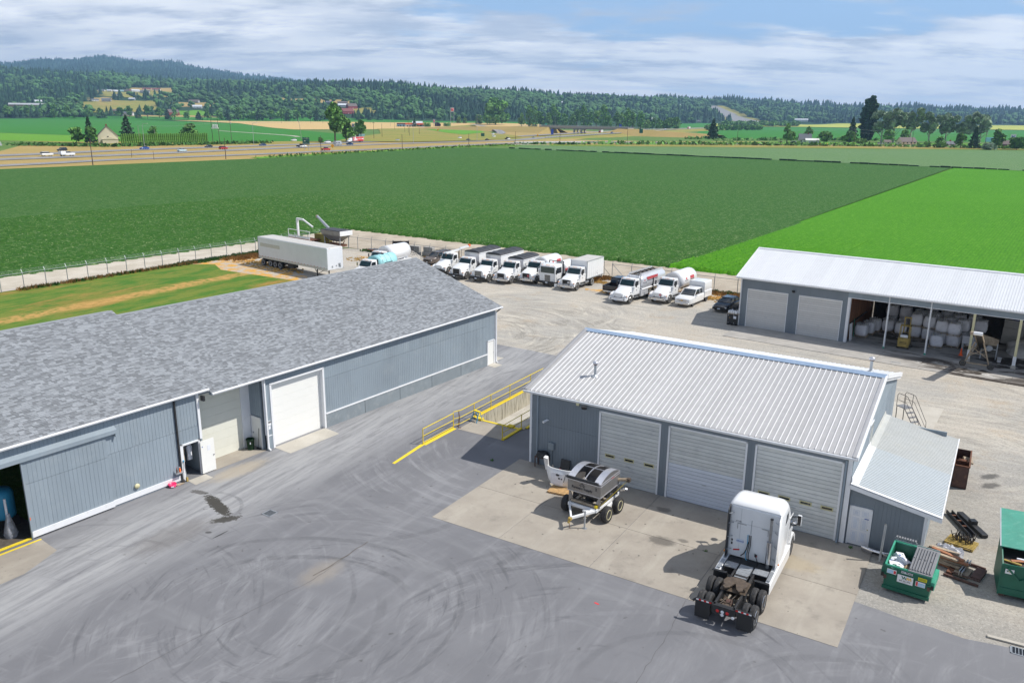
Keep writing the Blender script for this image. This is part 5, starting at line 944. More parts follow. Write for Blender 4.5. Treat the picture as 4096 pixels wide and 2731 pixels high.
    MB().bx(-.045,-.035,.92,.99,1.76,1.86).bx(-.045,-.035,.92,.99,1.58,1.70).build('vent','dark',t);MB().box((-.045,.72,1.36),(.02,.3,.06),(-.25,0,0)).build('red_marker','lamp_red',t)
    return t
semi()

# ---- dumpster with cardboard
def board_box(name,m,parent,c,d,rot):return MB().box((0,0,0),d).build(name,m,parent,loc=c,rot=rot)
def dumpster():
    t=thing('dumpster','green recycling dumpster full of cardboard boxes with one grey lid flipped open','dumpster',W('B',21.87,-3.55),BT-R(4))
    w,d=.95,1.15;zf,zr=1.28,1.62  # half width, depth; sloped top
    sh=MB();A=[(-w,0,.12),(w,0,.12),(w,2*d-.5,.12),(-w,2*d-.5,.12)];T=[(-w,-.02,zf),(w,-.02,zf),(w,2*d-.42,zr),(-w,2*d-.42,zr)]
    q=.05;Ti=[(-w+q,.03,zf),(w-q,.03,zf),(w-q,2*d-.47,zr),(-w+q,2*d-.47,zr)];Ai=[(-w+q,.05,.25),(w-q,.05,.25),(w-q,2*d-.55,.25),(-w+q,2*d-.55,.25)]
    sh.rings([A,T,Ti,Ai],0,False,True).build('body','dumpster',t,fixn=True)
    MB().bx(-w-.04,w+.04,-.06,.0,.10,.26).bx(-w-.03,w+.03,-.05,.02,.82,.86).build('lower_lip','dumpster',t)
    e=MB();e.bar((-w,0,zf),(w,0,zf),.07).bar((-w,2*d-.45,zr),(w,2*d-.45,zr),.07).bar((-w,0,zf),(-w,2*d-.45,zr),.07).bar((w,0,zf),(w,2*d-.45,zr),.07);e.build('top_edge','dumpster_edge',t)
    for s in(-1,1):
        MB().prism([(.05,1.0),(.3,1.12),(1.25,1.12),(1.35,.85),(1.35,.62),(.05,.62)],s*w,s*(w+.16),'x').build('fork_pocket','dumpster_edge' if s>0 else 'dumpster',t,bevel=.01);MB().bx(s*(w+.005),s*(w+.14),-.012,.049,.66,.84).build('pocket_opening','dark',t);MB().bx(s*(w-.1),s*(w+.02),-.06,-.045,.6,.78).build('wear_plate','rusty_brown',t)
    # closed right lid with ribs
    ld=MB();a=math.atan2(zr-zf,2*d-.43)
    l0=place('lid',None,t,(0.0,-.06,zf+.03),(a,0,0))
    MB().bx(.0,w+.03,-.02,1.92,0,.035).build('lid_panel','lid_grey',l0)
    rb=MB().prism([(.03,0),(.045,.06),(.09,.06),(.105,0)],.08,1.82,'y').mesh('rib','lid_grey')
    for i in range(8):place('rib',rb,l0,(-.01+i*.117,0,.035))
    for i in range(8):MB().bx(.045+i*.117,.085+i*.117,.9,.96,.094,.10).build('rib_joint','dark',l0)if i%2==0 else None
    # left lid hanging open behind
    l1=place('lid',None,t,(-w-.03,2*d-.36,zr+.06),(R(8),0,0));MB().bx(0,w,-.0,.05,-1.1,.08).build('lid_panel','lid_grey',l1)
    MB().bar((-w,2*d-.38,zr+.06),(w,2*d-.38,zr+.06),.04).build('hinge_rod','galv',t)
    for i in range(8):MB().bx(.03+i*.115,.10+i*.115,.0,.14,-.3,.14).build('rib','lid_grey',l1)
    # stickers
    def st(x0,x1,z0,z1,m_,y=-.028,nm='sticker'):return MB().bx(x0,x1,y-.004,y,z0,z1).build(nm,m_,t)
    st(-.40,.26,.62,1.0,'white_sign',-.052,'sign_board');st(-.28,.22,1.09,1.19,'white_sign');text('NO TRASH',t,(-.03,-.036,1.14),(PI/2,0,0),.105,'ink',bold=.003)
    st(-.86,-.46,.90,1.12,'white_sign');st(-.84,-.60,.92,1.08,'sticker_blue',-.033);st(-.58,-.48,.93,1.08,'ink_red',-.033)
    st(.36,.76,.68,.92,'white_sign',-.052);st(.38,.46,.70,.90,'ink_red',-.057);st(.48,.74,.70,.86,'sticker_blue',-.057);st(.44,.80,.96,1.12,'sticker_yellow')
    for k in range(3):st(.47,.77,1.0+k*.035,1.012+k*.035,'ink',-.033,'printed_line')
    for k in range(3):st(-.82,-.64,.95+k*.04,.96+k*.04,'white_sign',-.0375,'printed_line');st(.50,.72,.73+k*.035,.74+k*.035,'white_sign',-.0615,'printed_line')
    wl=[(-.24,.96),(-.19,.96),(-.155,.86),(-.12,.96),(-.085,.96),(-.05,.86),(-.015,.96),(.0,.96),(-.045,.82),(-.08,.82),(-.105,.9),(-.135,.82),(-.17,.82)]
    MB().prism(wl,-.060,-.057,'y').build('logo_letter','ink_green',t);ml=[(-.03,.82),(.02,.96),(.05,.96),(.085,.87),(.12,.96),(.155,.96),(.20,.82),(.155,.82),(.135,.90),(.10,.82),(.07,.82),(.035,.90),(.01,.82)]
    MB().prism(ml,-.060,-.057,'y').build('logo_letter','ink_gold',t);st(-.24,.20,.795,.802,'ink',-.057,'printed_line');text('800 592 9995',t,(-.07,-.058,.72),(PI/2,0,0),.085,'stain',bold=.002);text('www.wm.com',t,(-.05,-.058,.655),(PI/2,0,0),.035,'stain')
    return t
dumpster()
def in_dump(u,v,z):return(*W('B',21.87+u,-3.55+v)[:2],z)
for i,(u,v,z,d,r,m_,l)in enumerate(((-.55,.45,1.02,(.62,.45,.38),(.25,.1,.3),'paper','white printed carton lying nearest the front lip of the dumpster'),(-.30,1.0,1.12,(.55,.4,.3),(-.3,.25,-.5),'paper','white carton with purple print tilted in the middle of the dumpster'),(-.72,.95,.95,(.4,.5,.4),(.1,-.2,.2),'paper','pale carton against the left wall of the dumpster'),(-.55,1.45,1.08,(.45,.3,.35),(.5,.3,.8),'paper','white carton upended at the back of the dumpster'),(-.12,.42,1.0,(.35,.3,.4),(.5,.6,.2),'cardboard','brown carton half under the grey dumpster lid'),(-.2,.2,1.05,(.5,.22,.12),(.1,.2,-.35),'paper','flat bluish carton under the edge of the lid'),(-.85,.5,.85,(.3,.4,.5),(0,.2,.1),'cardboard','plain brown carton in the left front corner of the dumpster'))):
    t=thing('carton',l,'box',in_dump(u,v,z),BT+r[2]);o=MB().box((0,0,0),d).build('body',m_,t,rot=(r[0],r[1],0),bevel=.006)
    MB().add([(-d[0]/2,-d[1]/2,d[2]/2),(d[0]/2,-d[1]/2,d[2]/2),(d[0]/2+.02,-d[1]*.85,d[2]/2+.1),(-d[0]/2,-d[1]*.85,d[2]/2+.1)],[(0,1,2,3)]).build('flap',m_,t,rot=(r[0],r[1],0))
    if m_=='paper':MB().bx(-d[0]*.3,-d[0]*.02,-.06,.02,d[2]/2+.001,d[2]/2+.004).build('print','ink_green' if i==0 else 'ink_blue',t,rot=(r[0],r[1],0));MB().bx(-.1,.12,-.10,-.06,d[2]/2+.001,d[2]/2+.004).bx(.08,.14,.03,.08,d[2]/2+.001,d[2]/2+.004).build('print','ink_red' if i==1 else 'ink',t,rot=(r[0],r[1],0))
MB().bx(-.85,.85,.1,1.6,.25,.8).build('cardboard_heap','cardboard',loc=W('B',21.87,-3.55),rot=(0,0,BT-R(4)),kind='stuff')
# ---- big compactor container at the right edge
t=thing('waste_container','large green waste container with a sloping lid at the right edge','container',(22.25,32.55),R(-26))
MB().rings([[(0,0,.15),(3.6,0,.15),(3.6,2.1,.15),(0,2.1,.15)],[(0,0,1.65),(3.6,0,1.65),(3.6,2.1,2.3),(0,2.1,2.3)],[(.06,.06,1.65),(3.54,.06,1.65),(3.54,2.04,2.3),(.06,2.04,2.3)],[(.06,.06,.4),(3.54,.06,.4),(3.54,2.04,.4),(.06,2.04,.4)]],0,False).build('body','dumpster',t)
MB().bx(0,3.6,-.03,.0,.18,.5).bar((.25,-.04,1.5),(.75,-.04,.95),.08).bar((.75,-.04,.95),(1.5,-.04,1.45),.08).bx(-.02,.04,-.05,.0,.15,1.65).build('stiffener','dumpster',t)
MB().add([(-.05,.95,2.06),(3.65,.95,2.06),(3.65,3.0,3.05),(-.05,3.0,3.05),(-.05,.95,2.02),(3.65,.95,2.02),(3.65,3.0,3.0),(-.05,3.0,3.0)],[(0,1,2,3),(7,6,5,4),(0,4,5,1),(0,3,7,4),(1,5,6,2)]).build('lid','dump_lid',t);MB().bar((-.06,.95,2.04),(-.06,3.0,3.03),.05).build('lid_hinge','galv',t)
for x in(.08,1.75,3.3):MB().bx(x,x+.2,.1,.3,0,.2).build('foot','rusty_brown',t)
MB().bx(1.25,1.7,-.02,.05,0.02,.42).bx(1.2,1.75,-.05,-.03,.36,.52).build('fork_pocket','dark',t);MB().bx(.15,.5,-.035,-.03,1.22,1.45).build('sticker','white_sign',t);MB().bx(1.1,1.7,-.055,-.03,.78,.82).cyl((1.35,-.06,.8),(1.75,-.06,.76),.03).build('handle','white_sign',t)
MB().prism([(.2,1.40),(.225,1.40),(.245,1.34),(.265,1.40),(.29,1.40),(.265,1.30),(.245,1.33),(.225,1.30)],-.042,-.038,'y').build('logo_letter','ink_green',t);MB().prism([(.29,1.30),(.31,1.40),(.33,1.34),(.35,1.40),(.38,1.30),(.36,1.30),(.35,1.35),(.33,1.30),(.31,1.35)],-.042,-.038,'y').build('logo_letter','ink_gold',t)
for i in range(9):
    tt=thing('scrap_board',('orange board on the rubbish in the big green container','brown board on the rubbish in the big green container','white strip lying on the rubbish in the big green container')[i%3],'board',(22.25+.55+i*.28,32.55+.15+.05*i,1.62+.03*(i%3)),R(-26)+random.uniform(-.5,.5),'scrap on the big green container')
    MB().box((0,0,0),(random.uniform(.5,.9),.14,.05),(random.uniform(-.2,.2),random.uniform(-.2,.2),0)).build('board',('fork_yellow','wood_red','paper')[i%3],tt)
MB().bx(.1,3.5,.1,2.0,.5,1.55).build('rubbish','wood_dark',loc=(22.25,32.55,0),rot=(0,0,R(-26)),kind='stuff')
# ---- bollard post, silver bumper, lumber, tarp, pallets of iron
t=thing('steel_post','leaning grey steel bollard post beside the green recycling dumpster','post',W('B',20.45,-1.0),0);MB().cyl((0,0,0),(.10,.10,1.95),.055,None,12).build('tube','galv',t);MB().cyl((.1,.1,1.95),(.102,.102,1.97),.06,None,12).build('cap','steel',t)
t=thing('bumper','chromed vehicle bumper lying against the lean-to wall','bumper',W('B',20.35,-.35),BT);rs=[[(x,-.22*(1-(x/.9)**2)+y,z)for y,z in((0,.05),(-.08,.12),(-.1,.3),(-.02,.38),(.02,.3),(.02,.1))]for x in(-.85,-.6,-.3,0,.3,.6,.85)];MB().rings(rs).build('shell','chrome',t);MB().bx(-.3,.2,-.34,-.3,.16,.26).build('opening','dark',t)
def heap(name,label,cat,u,v,rz,fn):t=thing(name,label,cat,W('B',u,v),BT+rz);fn(t);return t
for i in range(18):
    lv=i//3;t=thing('timber',('lowest','second-layer','third-layer','fourth-layer','fifth-layer','topmost')[lv]+(' front',' middle',' rear')[i%3]+' plank of the lumber heap right of the recycling dumpster','timber',(*W('B',23.35+random.uniform(-.12,.12)-.04*lv,.55+(i%3)*.3-.3+random.uniform(-.05,.05))[:2],.05+lv*.1),BT+random.uniform(-.28,.1)-.25,'timbers of the lumber heap')
    MB().box((0,0,0),(random.uniform(1.2,1.9),.18,.08)).build('plank','wood_old' if i%4 else 'wood_red',t,rot=(0,random.uniform(-.05,.05),0))
t=thing('white_tarp','crumpled white sheet lying on top of the lumber heap','sheet',(*W('B',23.3,1.25)[:2],.52),BT)
b=MB();n=9;vs=[(-.6+1.2*i/n+.05*math.sin(j*2.1),-.45+.9*j/n,.10*math.sin(i*1.7+j)+.10*math.cos(j*1.9-i)-.18*((i/n-.5)**2+(j/n-.5)**2)*2)for j in range(n+1)for i in range(n+1)];b.add(vs,[(j*(n+1)+i,j*(n+1)+i+1,(j+1)*(n+1)+i+1,(j+1)*(n+1)+i)for j in range(n)for i in range(n)],0,False);b.build('sheet','tarp_white',t,fixn=False)
pallet('yellow pallet stacked with black iron scrap beyond the lumber heap',W('B',23.75,3.15),BT-.22,1.35,1.0,'fork_yellow')
t=thing('harrow_scrap','black spiky heap of harrow tines and springs on the yellow pallet','scrap metal',(*W('B',23.8,3.25)[:2],.13),BT-.2)
for i in range(34):
    x,y=random.uniform(-.5,.5),random.uniform(-.32,.32);b=MB()
    if i%5:b.bar((x,y,.02),(x+random.uniform(-.15,.15),y+random.uniform(-.15,.15),random.uniform(.2,.5)),.035)
    else:b.tube([(x+.13*math.cos(a),y+.03*a,.16+.13*math.sin(a))for a in[k*.7 for k in range(10)]],.018,5)
    b.build('tine' if i%5 else 'spring','frame_black' if i%3 else 'grease',t)
for k,(u,v,r,l)in enumerate(((23.55,5.4,R(-63),'long black steel channel lying beyond the yellow pallet'),(24.1,5.6,R(-60),'wide black steel beam lying right of the black channel'))):
    t=thing('steel_beam',l,'steel beam',W('B',u,v),BT+r)
    if k==0:MB().bx(-1.35,1.35,-.16,.16,.02,.06).bx(-1.35,1.35,-.16,-.12,.06,.22).bx(-1.35,1.35,.12,.16,.06,.22).build('channel','frame_black',t);[MB().bx(-.8+.6*i,-.7+.6*i,-.12,.12,.06,.2).build('web_plate','rust',t)for i in range(3)]
    else:MB().bx(-1.3,1.3,-.17,.17,.0,.2).build('beam','frame_black',t,bevel=.02);MB().bx(-.1,.25,-.17,.15,.2,.4).build('box_end','black_plastic',t)
t=thing('plough_frame','rusty steel frame of plates and rails lying in front of the lumber heap','scrap metal',W('B',24.0,.15),BT-R(12))
MB().bx(-.55,-.3,-.7,.15,.02,.14).build('plate','rust',t);MB().bx(.42,.85,-.4,.75,.02,.14).build('plate','rusty_brown',t);MB().bx(-.28,.35,-.55,.3,.02,.16).build('plate','wood_old',t);MB().bx(-.02,.03,-.75,.7,.16,.4).bx(.08,.13,-.75,.8,.16,.36).build('rail','steel',t);MB().bx(-.6,.9,-.95,-.86,.0,.1).bx(-.3,.9,-.72,-.65,.16,.2).build('rail','rusty_brown',t);MB().bx(-.1,.75,.9,.98,.0,.12).build('rail','rusty_brown',t)
# ---- rusty open bin beyond the lean-to
t=thing('rusty_bin','rusty brown open-top steel bin standing behind the lean-to','bin',W('B',22.75,10.5),BT+R(1))
MB().bx(0,.80,0,.04,.0,1.4).bx(0,.04,0,2.9,.0,1.4).bx(.76,.8,0,2.9,.0,1.4).bx(0,.8,2.86,2.9,.0,1.4).bx(0,.8,0,2.9,0,.04).build('body','rusty_brown',t);MB().bx(0,.8,1.0,1.04,.3,1.35).bx(-.03,.83,-.03,.05,1.36,1.42).bx(-.03,.05,0,2.9,1.36,1.42).bx(.76,.84,0,2.9,1.36,1.42).build('rim','rust',t)
t=thing('steel_drum_scrap','round brown metal piece lying in the rusty bin','scrap metal',(*W('B',23.15,12.2)[:2],.9),BT);MB().lathe([(.2,-.25),(.3,-.25),(.3,.25),(.2,.25)],(0,0,0),'x',14).build('ring','rust',t);MB().box((.25,.5,.1),(.5,.5,.12),(.3,.2,.4)).build('plate','tan_paint',t)
# ---- rolling stair
t=thing('rolling_stair','black rolling safety ladder with mesh steps standing behind the workshop','ladder',W('B',19.15,19.4),BT-R(38))
MB().bx(-.55,.25,-.35,.35,1.5,1.54).build('platform','lid_grey',t)
for i in range(5):MB().bx(.28+.24*i,.50+.24*i,-.3,.3,1.24-.26*i,1.27-.26*i).build('step','lid_grey',t)
for s in(-1,1):
    y=s*.34;MB().bar((.2,y,1.5),(1.5,y,.06),.04).bar((-.5,y,1.5),(-.45,y,.05),.04).bar((-.45,y,.08),(1.5,y,.08),.035).build('stringer','frame_black',t)
    MB().tube([(1.55,y,.1),(1.5,y,.9),(.35,y,2.4),(.1,y,2.45),(-.45,y,2.45),(-.55,y,2.3),(-.55,y,1.5)],.018).tube([(1.5,y,.5),(.3,y,1.95),(-.5,y,1.98)],.015).tube([(.15,y,1.5),(.15,y,2.45)],.018).build('handrail','frame_black',t);MB().lathe([(.06,-.02),(.06,.02)],(1.45,y,.06),'y',10).build('caster','rubber',t)
# ---- yellow railings
def railing(label,fr,pts,z0=.1,h=1.07,rails=(1.07,.56,.1),posts=None,hang=False):
    t=frame_thing('yellow_railing',label,'railing',fr)
    pp=posts or pts
    for p in pp:MB().cyl((p[0],p[1],z0),(p[0],p[1],z0+h),.033,None,8).build('post','yellow_paint',t)
    for r in rails:
        for a,b2 in zip(pts,pts[1:]):MB().cyl((a[0],a[1],z0+r),(b2[0],b2[1],z0+r),.03 if r>1 else .024,None,8).build('rail','yellow_paint',t)
    return t
railing('yellow pipe railing along the loading ramp, near shorter section','B',[(-7.36,-1.45),(-7.38,2.0)],.01)
railing('long yellow pipe railing on top of the stained dock wall','B',[(-7.38,2.0),(-7.17,2.6),(-7.17,14.6)],.1,posts=[(-7.17,4.25),(-7.17,6.45),(-7.17,9.1),(-7.17,12.2),(-7.17,14.6)])
railing('short shaded yellow railing on the right side of the dock landing','B',[(-3.32,1.95),(-3.32,4.4),(-3.25,9.5)],.05,1.0,(1.0,.5),posts=[(-3.32,1.95),(-3.32,4.4),(-3.25,7.0),(-3.25,9.5)])
t=thing('safety_chain','rusty chain hanging from the gap between the two yellow railings','chain',W('B',-7.25,2.45),BT);MB().tube([(0,.0,1.15),(.03,.02,.7),(-.02,0,.25),(.05,-.1,.03),(.2,-.25,.02),(.3,-.2,.02)],.022,5).tube([(0,.02,1.1),(.06,.04,.6),(.03,.02,.1),(-.1,-.2,.02)],.02,5).build('links','rust',t);MB().lathe([(.03,0),(.05,.02)],(.3,-.2,.02),'z',8).build('hook','rust',t)
t=thing('step_ladder','small blue step ladder with a yellow top leaning at the dock corner','ladder',W('B',-6.75,4.0),BT-.2)
MB().bx(-.28,.28,-.1,.1,.72,.78).build('top','yellow_paint',t)
for s in(-1,1):MB().bar((s*.22,-.05,.74),(s*.3,-.35,.02),.06,.03).build('side_rail','blue_ladder',t);MB().bar((s*.2,.05,.74),(s*.26,.3,.02),.05,.03).build('rear_leg','blue_ladder',t)
for z,k in((.24,.27),(.48,.25)):MB().bx(-k,k,-.30+z*.3,-.18+z*.3,z,z+.03).build('step','lid_grey',t)

# ---- black pallet bins with white jugs beside the shed
def black_bin(label,loc):
    t=thing('pallet_bin',label,'bin',loc,CT+R(4));MB().bx(-.55,.55,-.6,.6,.12,1.18).build('body','black_plastic',t,bevel=.03)
    for x in(-.45,0,.45):MB().bx(x-.1,x+.1,-.58,.58,0,.12).build('skid','black_plastic',t)
    MB().bx(.12,.42,-.61,-.602,.7,.98).build('label','paper',t);MB().bx(-.3,-.22,-.61,-.602,.75,.79).build('label','ink_gold',t)
    for x,z in((-.4,1.05),(.15,1.08),(-.4,.22),(.2,.22)):MB().box((x,-.605,z),(.06,.012,.06),(0,.6,0)).build('logo_dot','paper',t)
    return t
ux,uy,_=W('C',-.62,.15);black_bin('black pallet bin with white jugs on it at the left corner of the open shed',(ux,uy))
t=thing('plywood_sheet','brown board lying on the nearer black pallet bin','board',(ux,uy,1.19),CT+R(10));MB().bx(-.6,.66,-.66,.6,0,.025).build('board','wood_old',t)
t0=None
for i in range(9):
    x,y=-.4+.25*(i%4)+.06*(i//4),-.40+.3*(i//4);p=(ux+x*math.cos(CT)-y*math.sin(CT),uy+x*math.sin(CT)+y*math.cos(CT),1.216)
    t=thing('jug',('front-left','front second','front third','front-right','middle-left','middle second','middle third','middle-right','rear')[i]+' white jug on the nearer black pallet bin','jug',p,CT,'white jugs on the black pallet bin');MB().loftx([(-.09,.11,0,.26,.03),(.09,.11,0,.26,.03)],k=2).build('body','tank_white',t);MB().cyl((0,0,.25),(0,0,.31),.05,.035,8).build('neck','tank_white',t);MB().cyl((0,0,.31),(0,0,.35),.045,None,8).build('cap','dark',t)
ub=W('C',-.6,4.3);black_bin('second black pallet bin standing further back beside the shed wall',ub[:2]);black_bin('upper black pallet bin stacked on the one beside the shed wall',(ub[0],ub[1],1.19))

# ---- inside the open shed
BAGS=[(11.45,3.4,0),(11.75,5.0,0),(11.95,6.6,0),(13.15,7.2,0),(14.45,6.8,0),(13.0,9.2,1.2),(14.3,9.2,1.2),(13.0,9.2,0),(14.3,9.2,0),(15.85,6.4,0),(15.85,6.4,1.22),(17.1,6.1,0),(17.1,6.1,1.22),(15.9,8.0,0),(15.9,8.0,1.22),(17.2,7.7,0),(17.2,7.7,1.22),(16.6,9.6,2.3),(16.6,9.6,1.15),(16.6,9.6,0),(18.2,3.7,0),(18.35,5.2,0),(18.35,5.2,1.15),(19.45,4.9,0),(19.45,4.9,1.15),(18.7,6.8,0),(18.7,6.8,1.2),(19.9,6.6,0),(19.9,6.6,1.2),(20.9,5.9,0),(20.9,7.3,0),(19.3,8.6,0),(19.3,8.6,1.2),(20.6,8.8,1.2),(20.6,8.8,0),(18.0,9.6,1.2),(18.0,9.6,0),(21.3,7.6,1.15)]
def bag_name(u,v,z):
    sd_='far left' if u<12.5 else 'left' if u<14.8 else 'middle' if u<17.5 else 'right' if u<20.2 else 'far right'
    dp='front' if v<5.5 else 'middle' if v<8 else 'back';return sd_,dp,('ground level','second tier','top tier')[0 if z<.5 else 1 if z<2 else 2]
BM=[]
for k in range(3):
    bm=bmesh.new();bmesh.ops.create_cube(bm,size=1.0);bmesh.ops.subdivide_edges(bm,edges=bm.edges[:],cuts=4,use_grid_fill=True)
    for v in bm.verts:
        z=v.co.z+.5;q=1+.14*math.sin(PI*z);r=max(abs(v.co.x),abs(v.co.y))*2;l=math.hypot(v.co.x,v.co.y)*2 or 1;s=(r/l)*.35+.65
        n=noise.noise(v.co*3+Vector((k*9,0,0)))*.10;v.co=Vector((v.co.x*1.06*q*s*(1+n),v.co.y*1.06*q*s*(1+n),z*1.02+(.12*noise.noise(v.co*5+Vector((k,3,0)))+.10*(1-r)if z>.9 else 0)))
    me=bpy.data.meshes.new('sack');bm.to_mesh(me);bm.free();me.materials.append(MT['bag']);[setattr(p,'use_smooth',True)for p in me.polygons]
    b=MB();n=10
    for ring in range(3):
        for i in range(n+3*ring):
            a=2*PI*i/(n+3*ring)+ring;r0=.12+.17*ring;b.add([(r0*math.cos(a),r0*math.sin(a),1.04),((r0+.16)*math.cos(a+.5),(r0+.16)*math.sin(a+.5),1.04+random.uniform(.02,.08)),((r0+.06)*math.cos(a+.3),(r0+.06)*math.sin(a+.3),1.1+random.uniform(.04,.16))],[(0,1,2)])
    st_=MB()
    for x,y in((-.4,-.4),(.4,-.4),(.4,.4),(-.4,.4)):st_.bar((x,y,.9),(x*.8,y*.8,1.16),.07,.01)
    BM.append((me,b.mesh('crumpled_top','bag_top'),st_.mesh('lifting_strap','cream')))
seen={}
for i,(u,v,z)in enumerate(BAGS):
    a=bag_name(u,v,z);seen.setdefault(a,0);seen[a]+=1
for i,(u,v,z)in enumerate(BAGS):
    a=bag_name(u,v,z);same=sorted([q for q in BAGS if bag_name(*q)==a]);k=same.index((u,v,z));od='' if len(same)==1 else('leftmost ','next-left ','third-left ','rightmost ')[k if k<len(same)-1 else 3]
    lab=f'{od}white bulk bag at {a[2]}, {a[0]} {a[1]} of the open shed'
    t=thing('bulk_bag',lab,'bag',(*W('C',u,v)[:2],z+.14 if z==0 else z+.1),CT+random.uniform(-.12,.12),'bulk bags in the open shed');m3=BM[i%3]
    place('sack',m3[0],t);place('crumpled_top',m3[1],t);place('lifting_strap',m3[2],t)
    if v<7.3 and(z==0 or v<6.5):pallet(f'pallet under the {od}{a[2]} bulk bag, {a[0]} {a[1]} of shed',(*W('C',u,v)[:2],0 if z==0 else z-.03),CT,1.15,1.15,'wood_old','pallets under the bulk bags',5)
t=thing('forklift','dusty yellow forklift standing in the open shed with its back to the yard','forklift',W('C',15.75,1.5),CT+PI/2+R(4))
MB().loftx([(-.85,.42,.25,.95,.12),(-.72,.5,.2,1.08,.14),(-.3,.52,.2,1.0,.1),(.5,.5,.2,.78,.06),(.85,.48,.2,.6,.05)],k=3).build('body','fork_yellow',t);MB().bx(-.86,-.80,-.3,.3,.55,.6).bx(-.87,-.82,-.3,.3,.68,.73).build('grille','dark',t)
MB().cyl((-.55,-.32,1.22),(-.55,.32,1.22),.15,None,14).build('gas_bottle','tank_white',t);MB().bx(-.2,.2,-.22,.22,1.0,1.12).bx(-.28,-.18,-.22,.22,1.1,1.5).build('seat','dark',t)
for s in(-1,1):
    MB().bar((-.45,s*.45,1.0),(-.3,s*.42,2.15),.05).bar((.6,s*.45,.75),(.35,s*.42,2.15),.05).build('guard_post','fork_yellow',t);MB().bar((.95,s*.25,.1),(.95,s*.25,2.8),.09,.12).build('mast_rail','fork_yellow',t);MB().bx(1.1,2.1,s*.3-.06,s*.3+.06,.08,.12).build('fork','frame_black',t)
    wheel(t,.6,s*.48,.30,.30,.2,'tan_paint','rubber_dusty',s);wheel(t,-.5,s*.45,.24,.24,.18,'tan_paint','rubber_dusty',s)
g_=MB();[g_.bx(-.32+i*.11,-.28+i*.11,-.44,.44,2.13,2.17)for i in range(7)];g_.bx(-.34,.38,-.46,-.4,2.12,2.18).bx(-.34,.38,.4,.46,2.12,2.18);g_.build('overhead_guard','fork_yellow',t)
MB().bx(.9,1.0,-.3,.3,2.68,2.78).bx(.9,1.0,-.3,.3,1.2,1.28).bx(1.02,1.06,-.4,.4,.5,.58).bx(1.02,1.06,-.4,.4,.25,.32).build('mast_crossbar','fork_yellow',t);MB().bar((.3,0,.8),(.45,0,1.2),.04).lathe([(.15,0),(.17,.02),(.15,.04)],(.42,0,1.18),'x',12).build('steering_wheel','dark',t)
t=thing('traffic_cone','orange traffic cone standing in the wet shed floor by the conveyor','cone',W('C',20.6,1.85),CT);MB().bx(-.18,.18,-.18,.18,0,.03).build('base','cone_orange',t);MB().cyl((0,0,.03),(0,0,.72),.14,.03,16).build('cone','cone_orange',t)
# conveyor, belt rising outwards towards the yard
t=thing('belt_conveyor','tan steel A-frame belt conveyor rising out of the open shed','conveyor',W('C',22.3,-1.7),CT)
hd0,tl0=Vector((.16,-4.4,4.05)),Vector((-.1,4.2,.7))
for s in(-1,1):o=Vector((s*.28,0,0));MB().bar(hd0+o,tl0+o,.05,.18).build('side_rail','tan_paint',t)
MB().bar(hd0+Vector((0,.1,.03)),tl0+Vector((0,0,.03)),.5,.03).build('belt','rubber_dusty',t);MB().cyl(hd0+Vector((-.33,-.08,.02)),hd0+Vector((.33,-.08,.02)),.15,None,14).build('head_roller','tank_white',t);MB().box(hd0+Vector((-.45,.1,-.05)),(.25,.3,.25)).cyl(hd0+Vector((-.6,.1,-.1)),hd0+Vector((-.35,.1,-.1)),.1).build('motor','tan_paint',t)
for s in(-1,1):
    MB().bar((s*.95,0,.35),(s*.32,-.6,2.45),.08).bar((s*.95,0,.35),(s*.32,1.2,1.75),.06).build('leg','tan_paint',t);wheel(t,s*1.08,0,.28,.28,.16,'tan_paint','rubber_dusty',s)
MB().bx(-1.0,1.0,-.06,.06,.3,.42).bar((-.7,-.1,1.0),(.55,-.3,1.9),.05).bar((.7,-.1,1.0),(-.5,-.3,1.9),.05).bar((-.62,-.2,1.35),(.62,-.2,1.35),.05).build('cross_frame','tan_paint',t)
t=thing('hopper','grey steel feed hopper with a motor beside the conveyor','hopper',W('C',20.9,3.6),CT);MB().rings([[(-.5,-.5,.9),(.5,-.5,.9),(.5,.5,.9),(-.5,.5,.9)],[(-.5,-.5,1.6),(.5,-.5,1.6),(.5,.5,1.6),(-.5,.5,1.6)]],0,False).build('bin','sign_grey',t);[MB().bx(x-.04,x+.04,y-.04,y+.04,0,.9).build('leg','galv',t)for x in(-.45,.45)for y in(-.45,.45)]
t=thing('work_frame','pale panel on a galvanised frame right of the conveyor in the shed','frame',W('C',23.4,2.2),CT+.3);MB().prism([(-1.4,1.3),(-1.4,2.3),(.0,1.9),(.0,1.3)],0,.05,'y').build('panel','tan_paint',t);[MB().bx(x-.04,x+.04,-.04,.08,0,1.5).build('leg','galv',t)for x in(-1.3,-.05)];MB().bx(-1.3,0,0,.05,.9,.97).build('rail','galv',t);MB().lathe([(.25,-.06),(.3,0),(.25,.06)],(-.75,-.3,1.1),'y',14).build('fan','galv',t)
t=thing('white_pail','white plastic pail standing by the galvanised frame','bucket',W('C',23.7,1.55),0);MB().lathe([(.15,0),(.19,.4),(.2,.4),(.2,.43),(.15,.43)],(0,0,0),'z',14).build('body','tank_white',t);MB().tube([(.19,0,.38),(.12,-.12,.3),(-.12,-.12,.3),(-.19,0,.38)],.008,4).build('handle','galv',t)
lump('fertilizer_pile','pile',None,(0,0,.2),(4.5,2.8,1.7),4,4,.2,loc=W('C',28.5,7.2),rot=(0,0,CT),kind='stuff');lump('fertilizer_pile','pile',None,(0,0,.1),(1.6,1.4,.9),9,3,.2,loc=W('C',25.6,5.5),rot=(0,0,CT),kind='stuff')
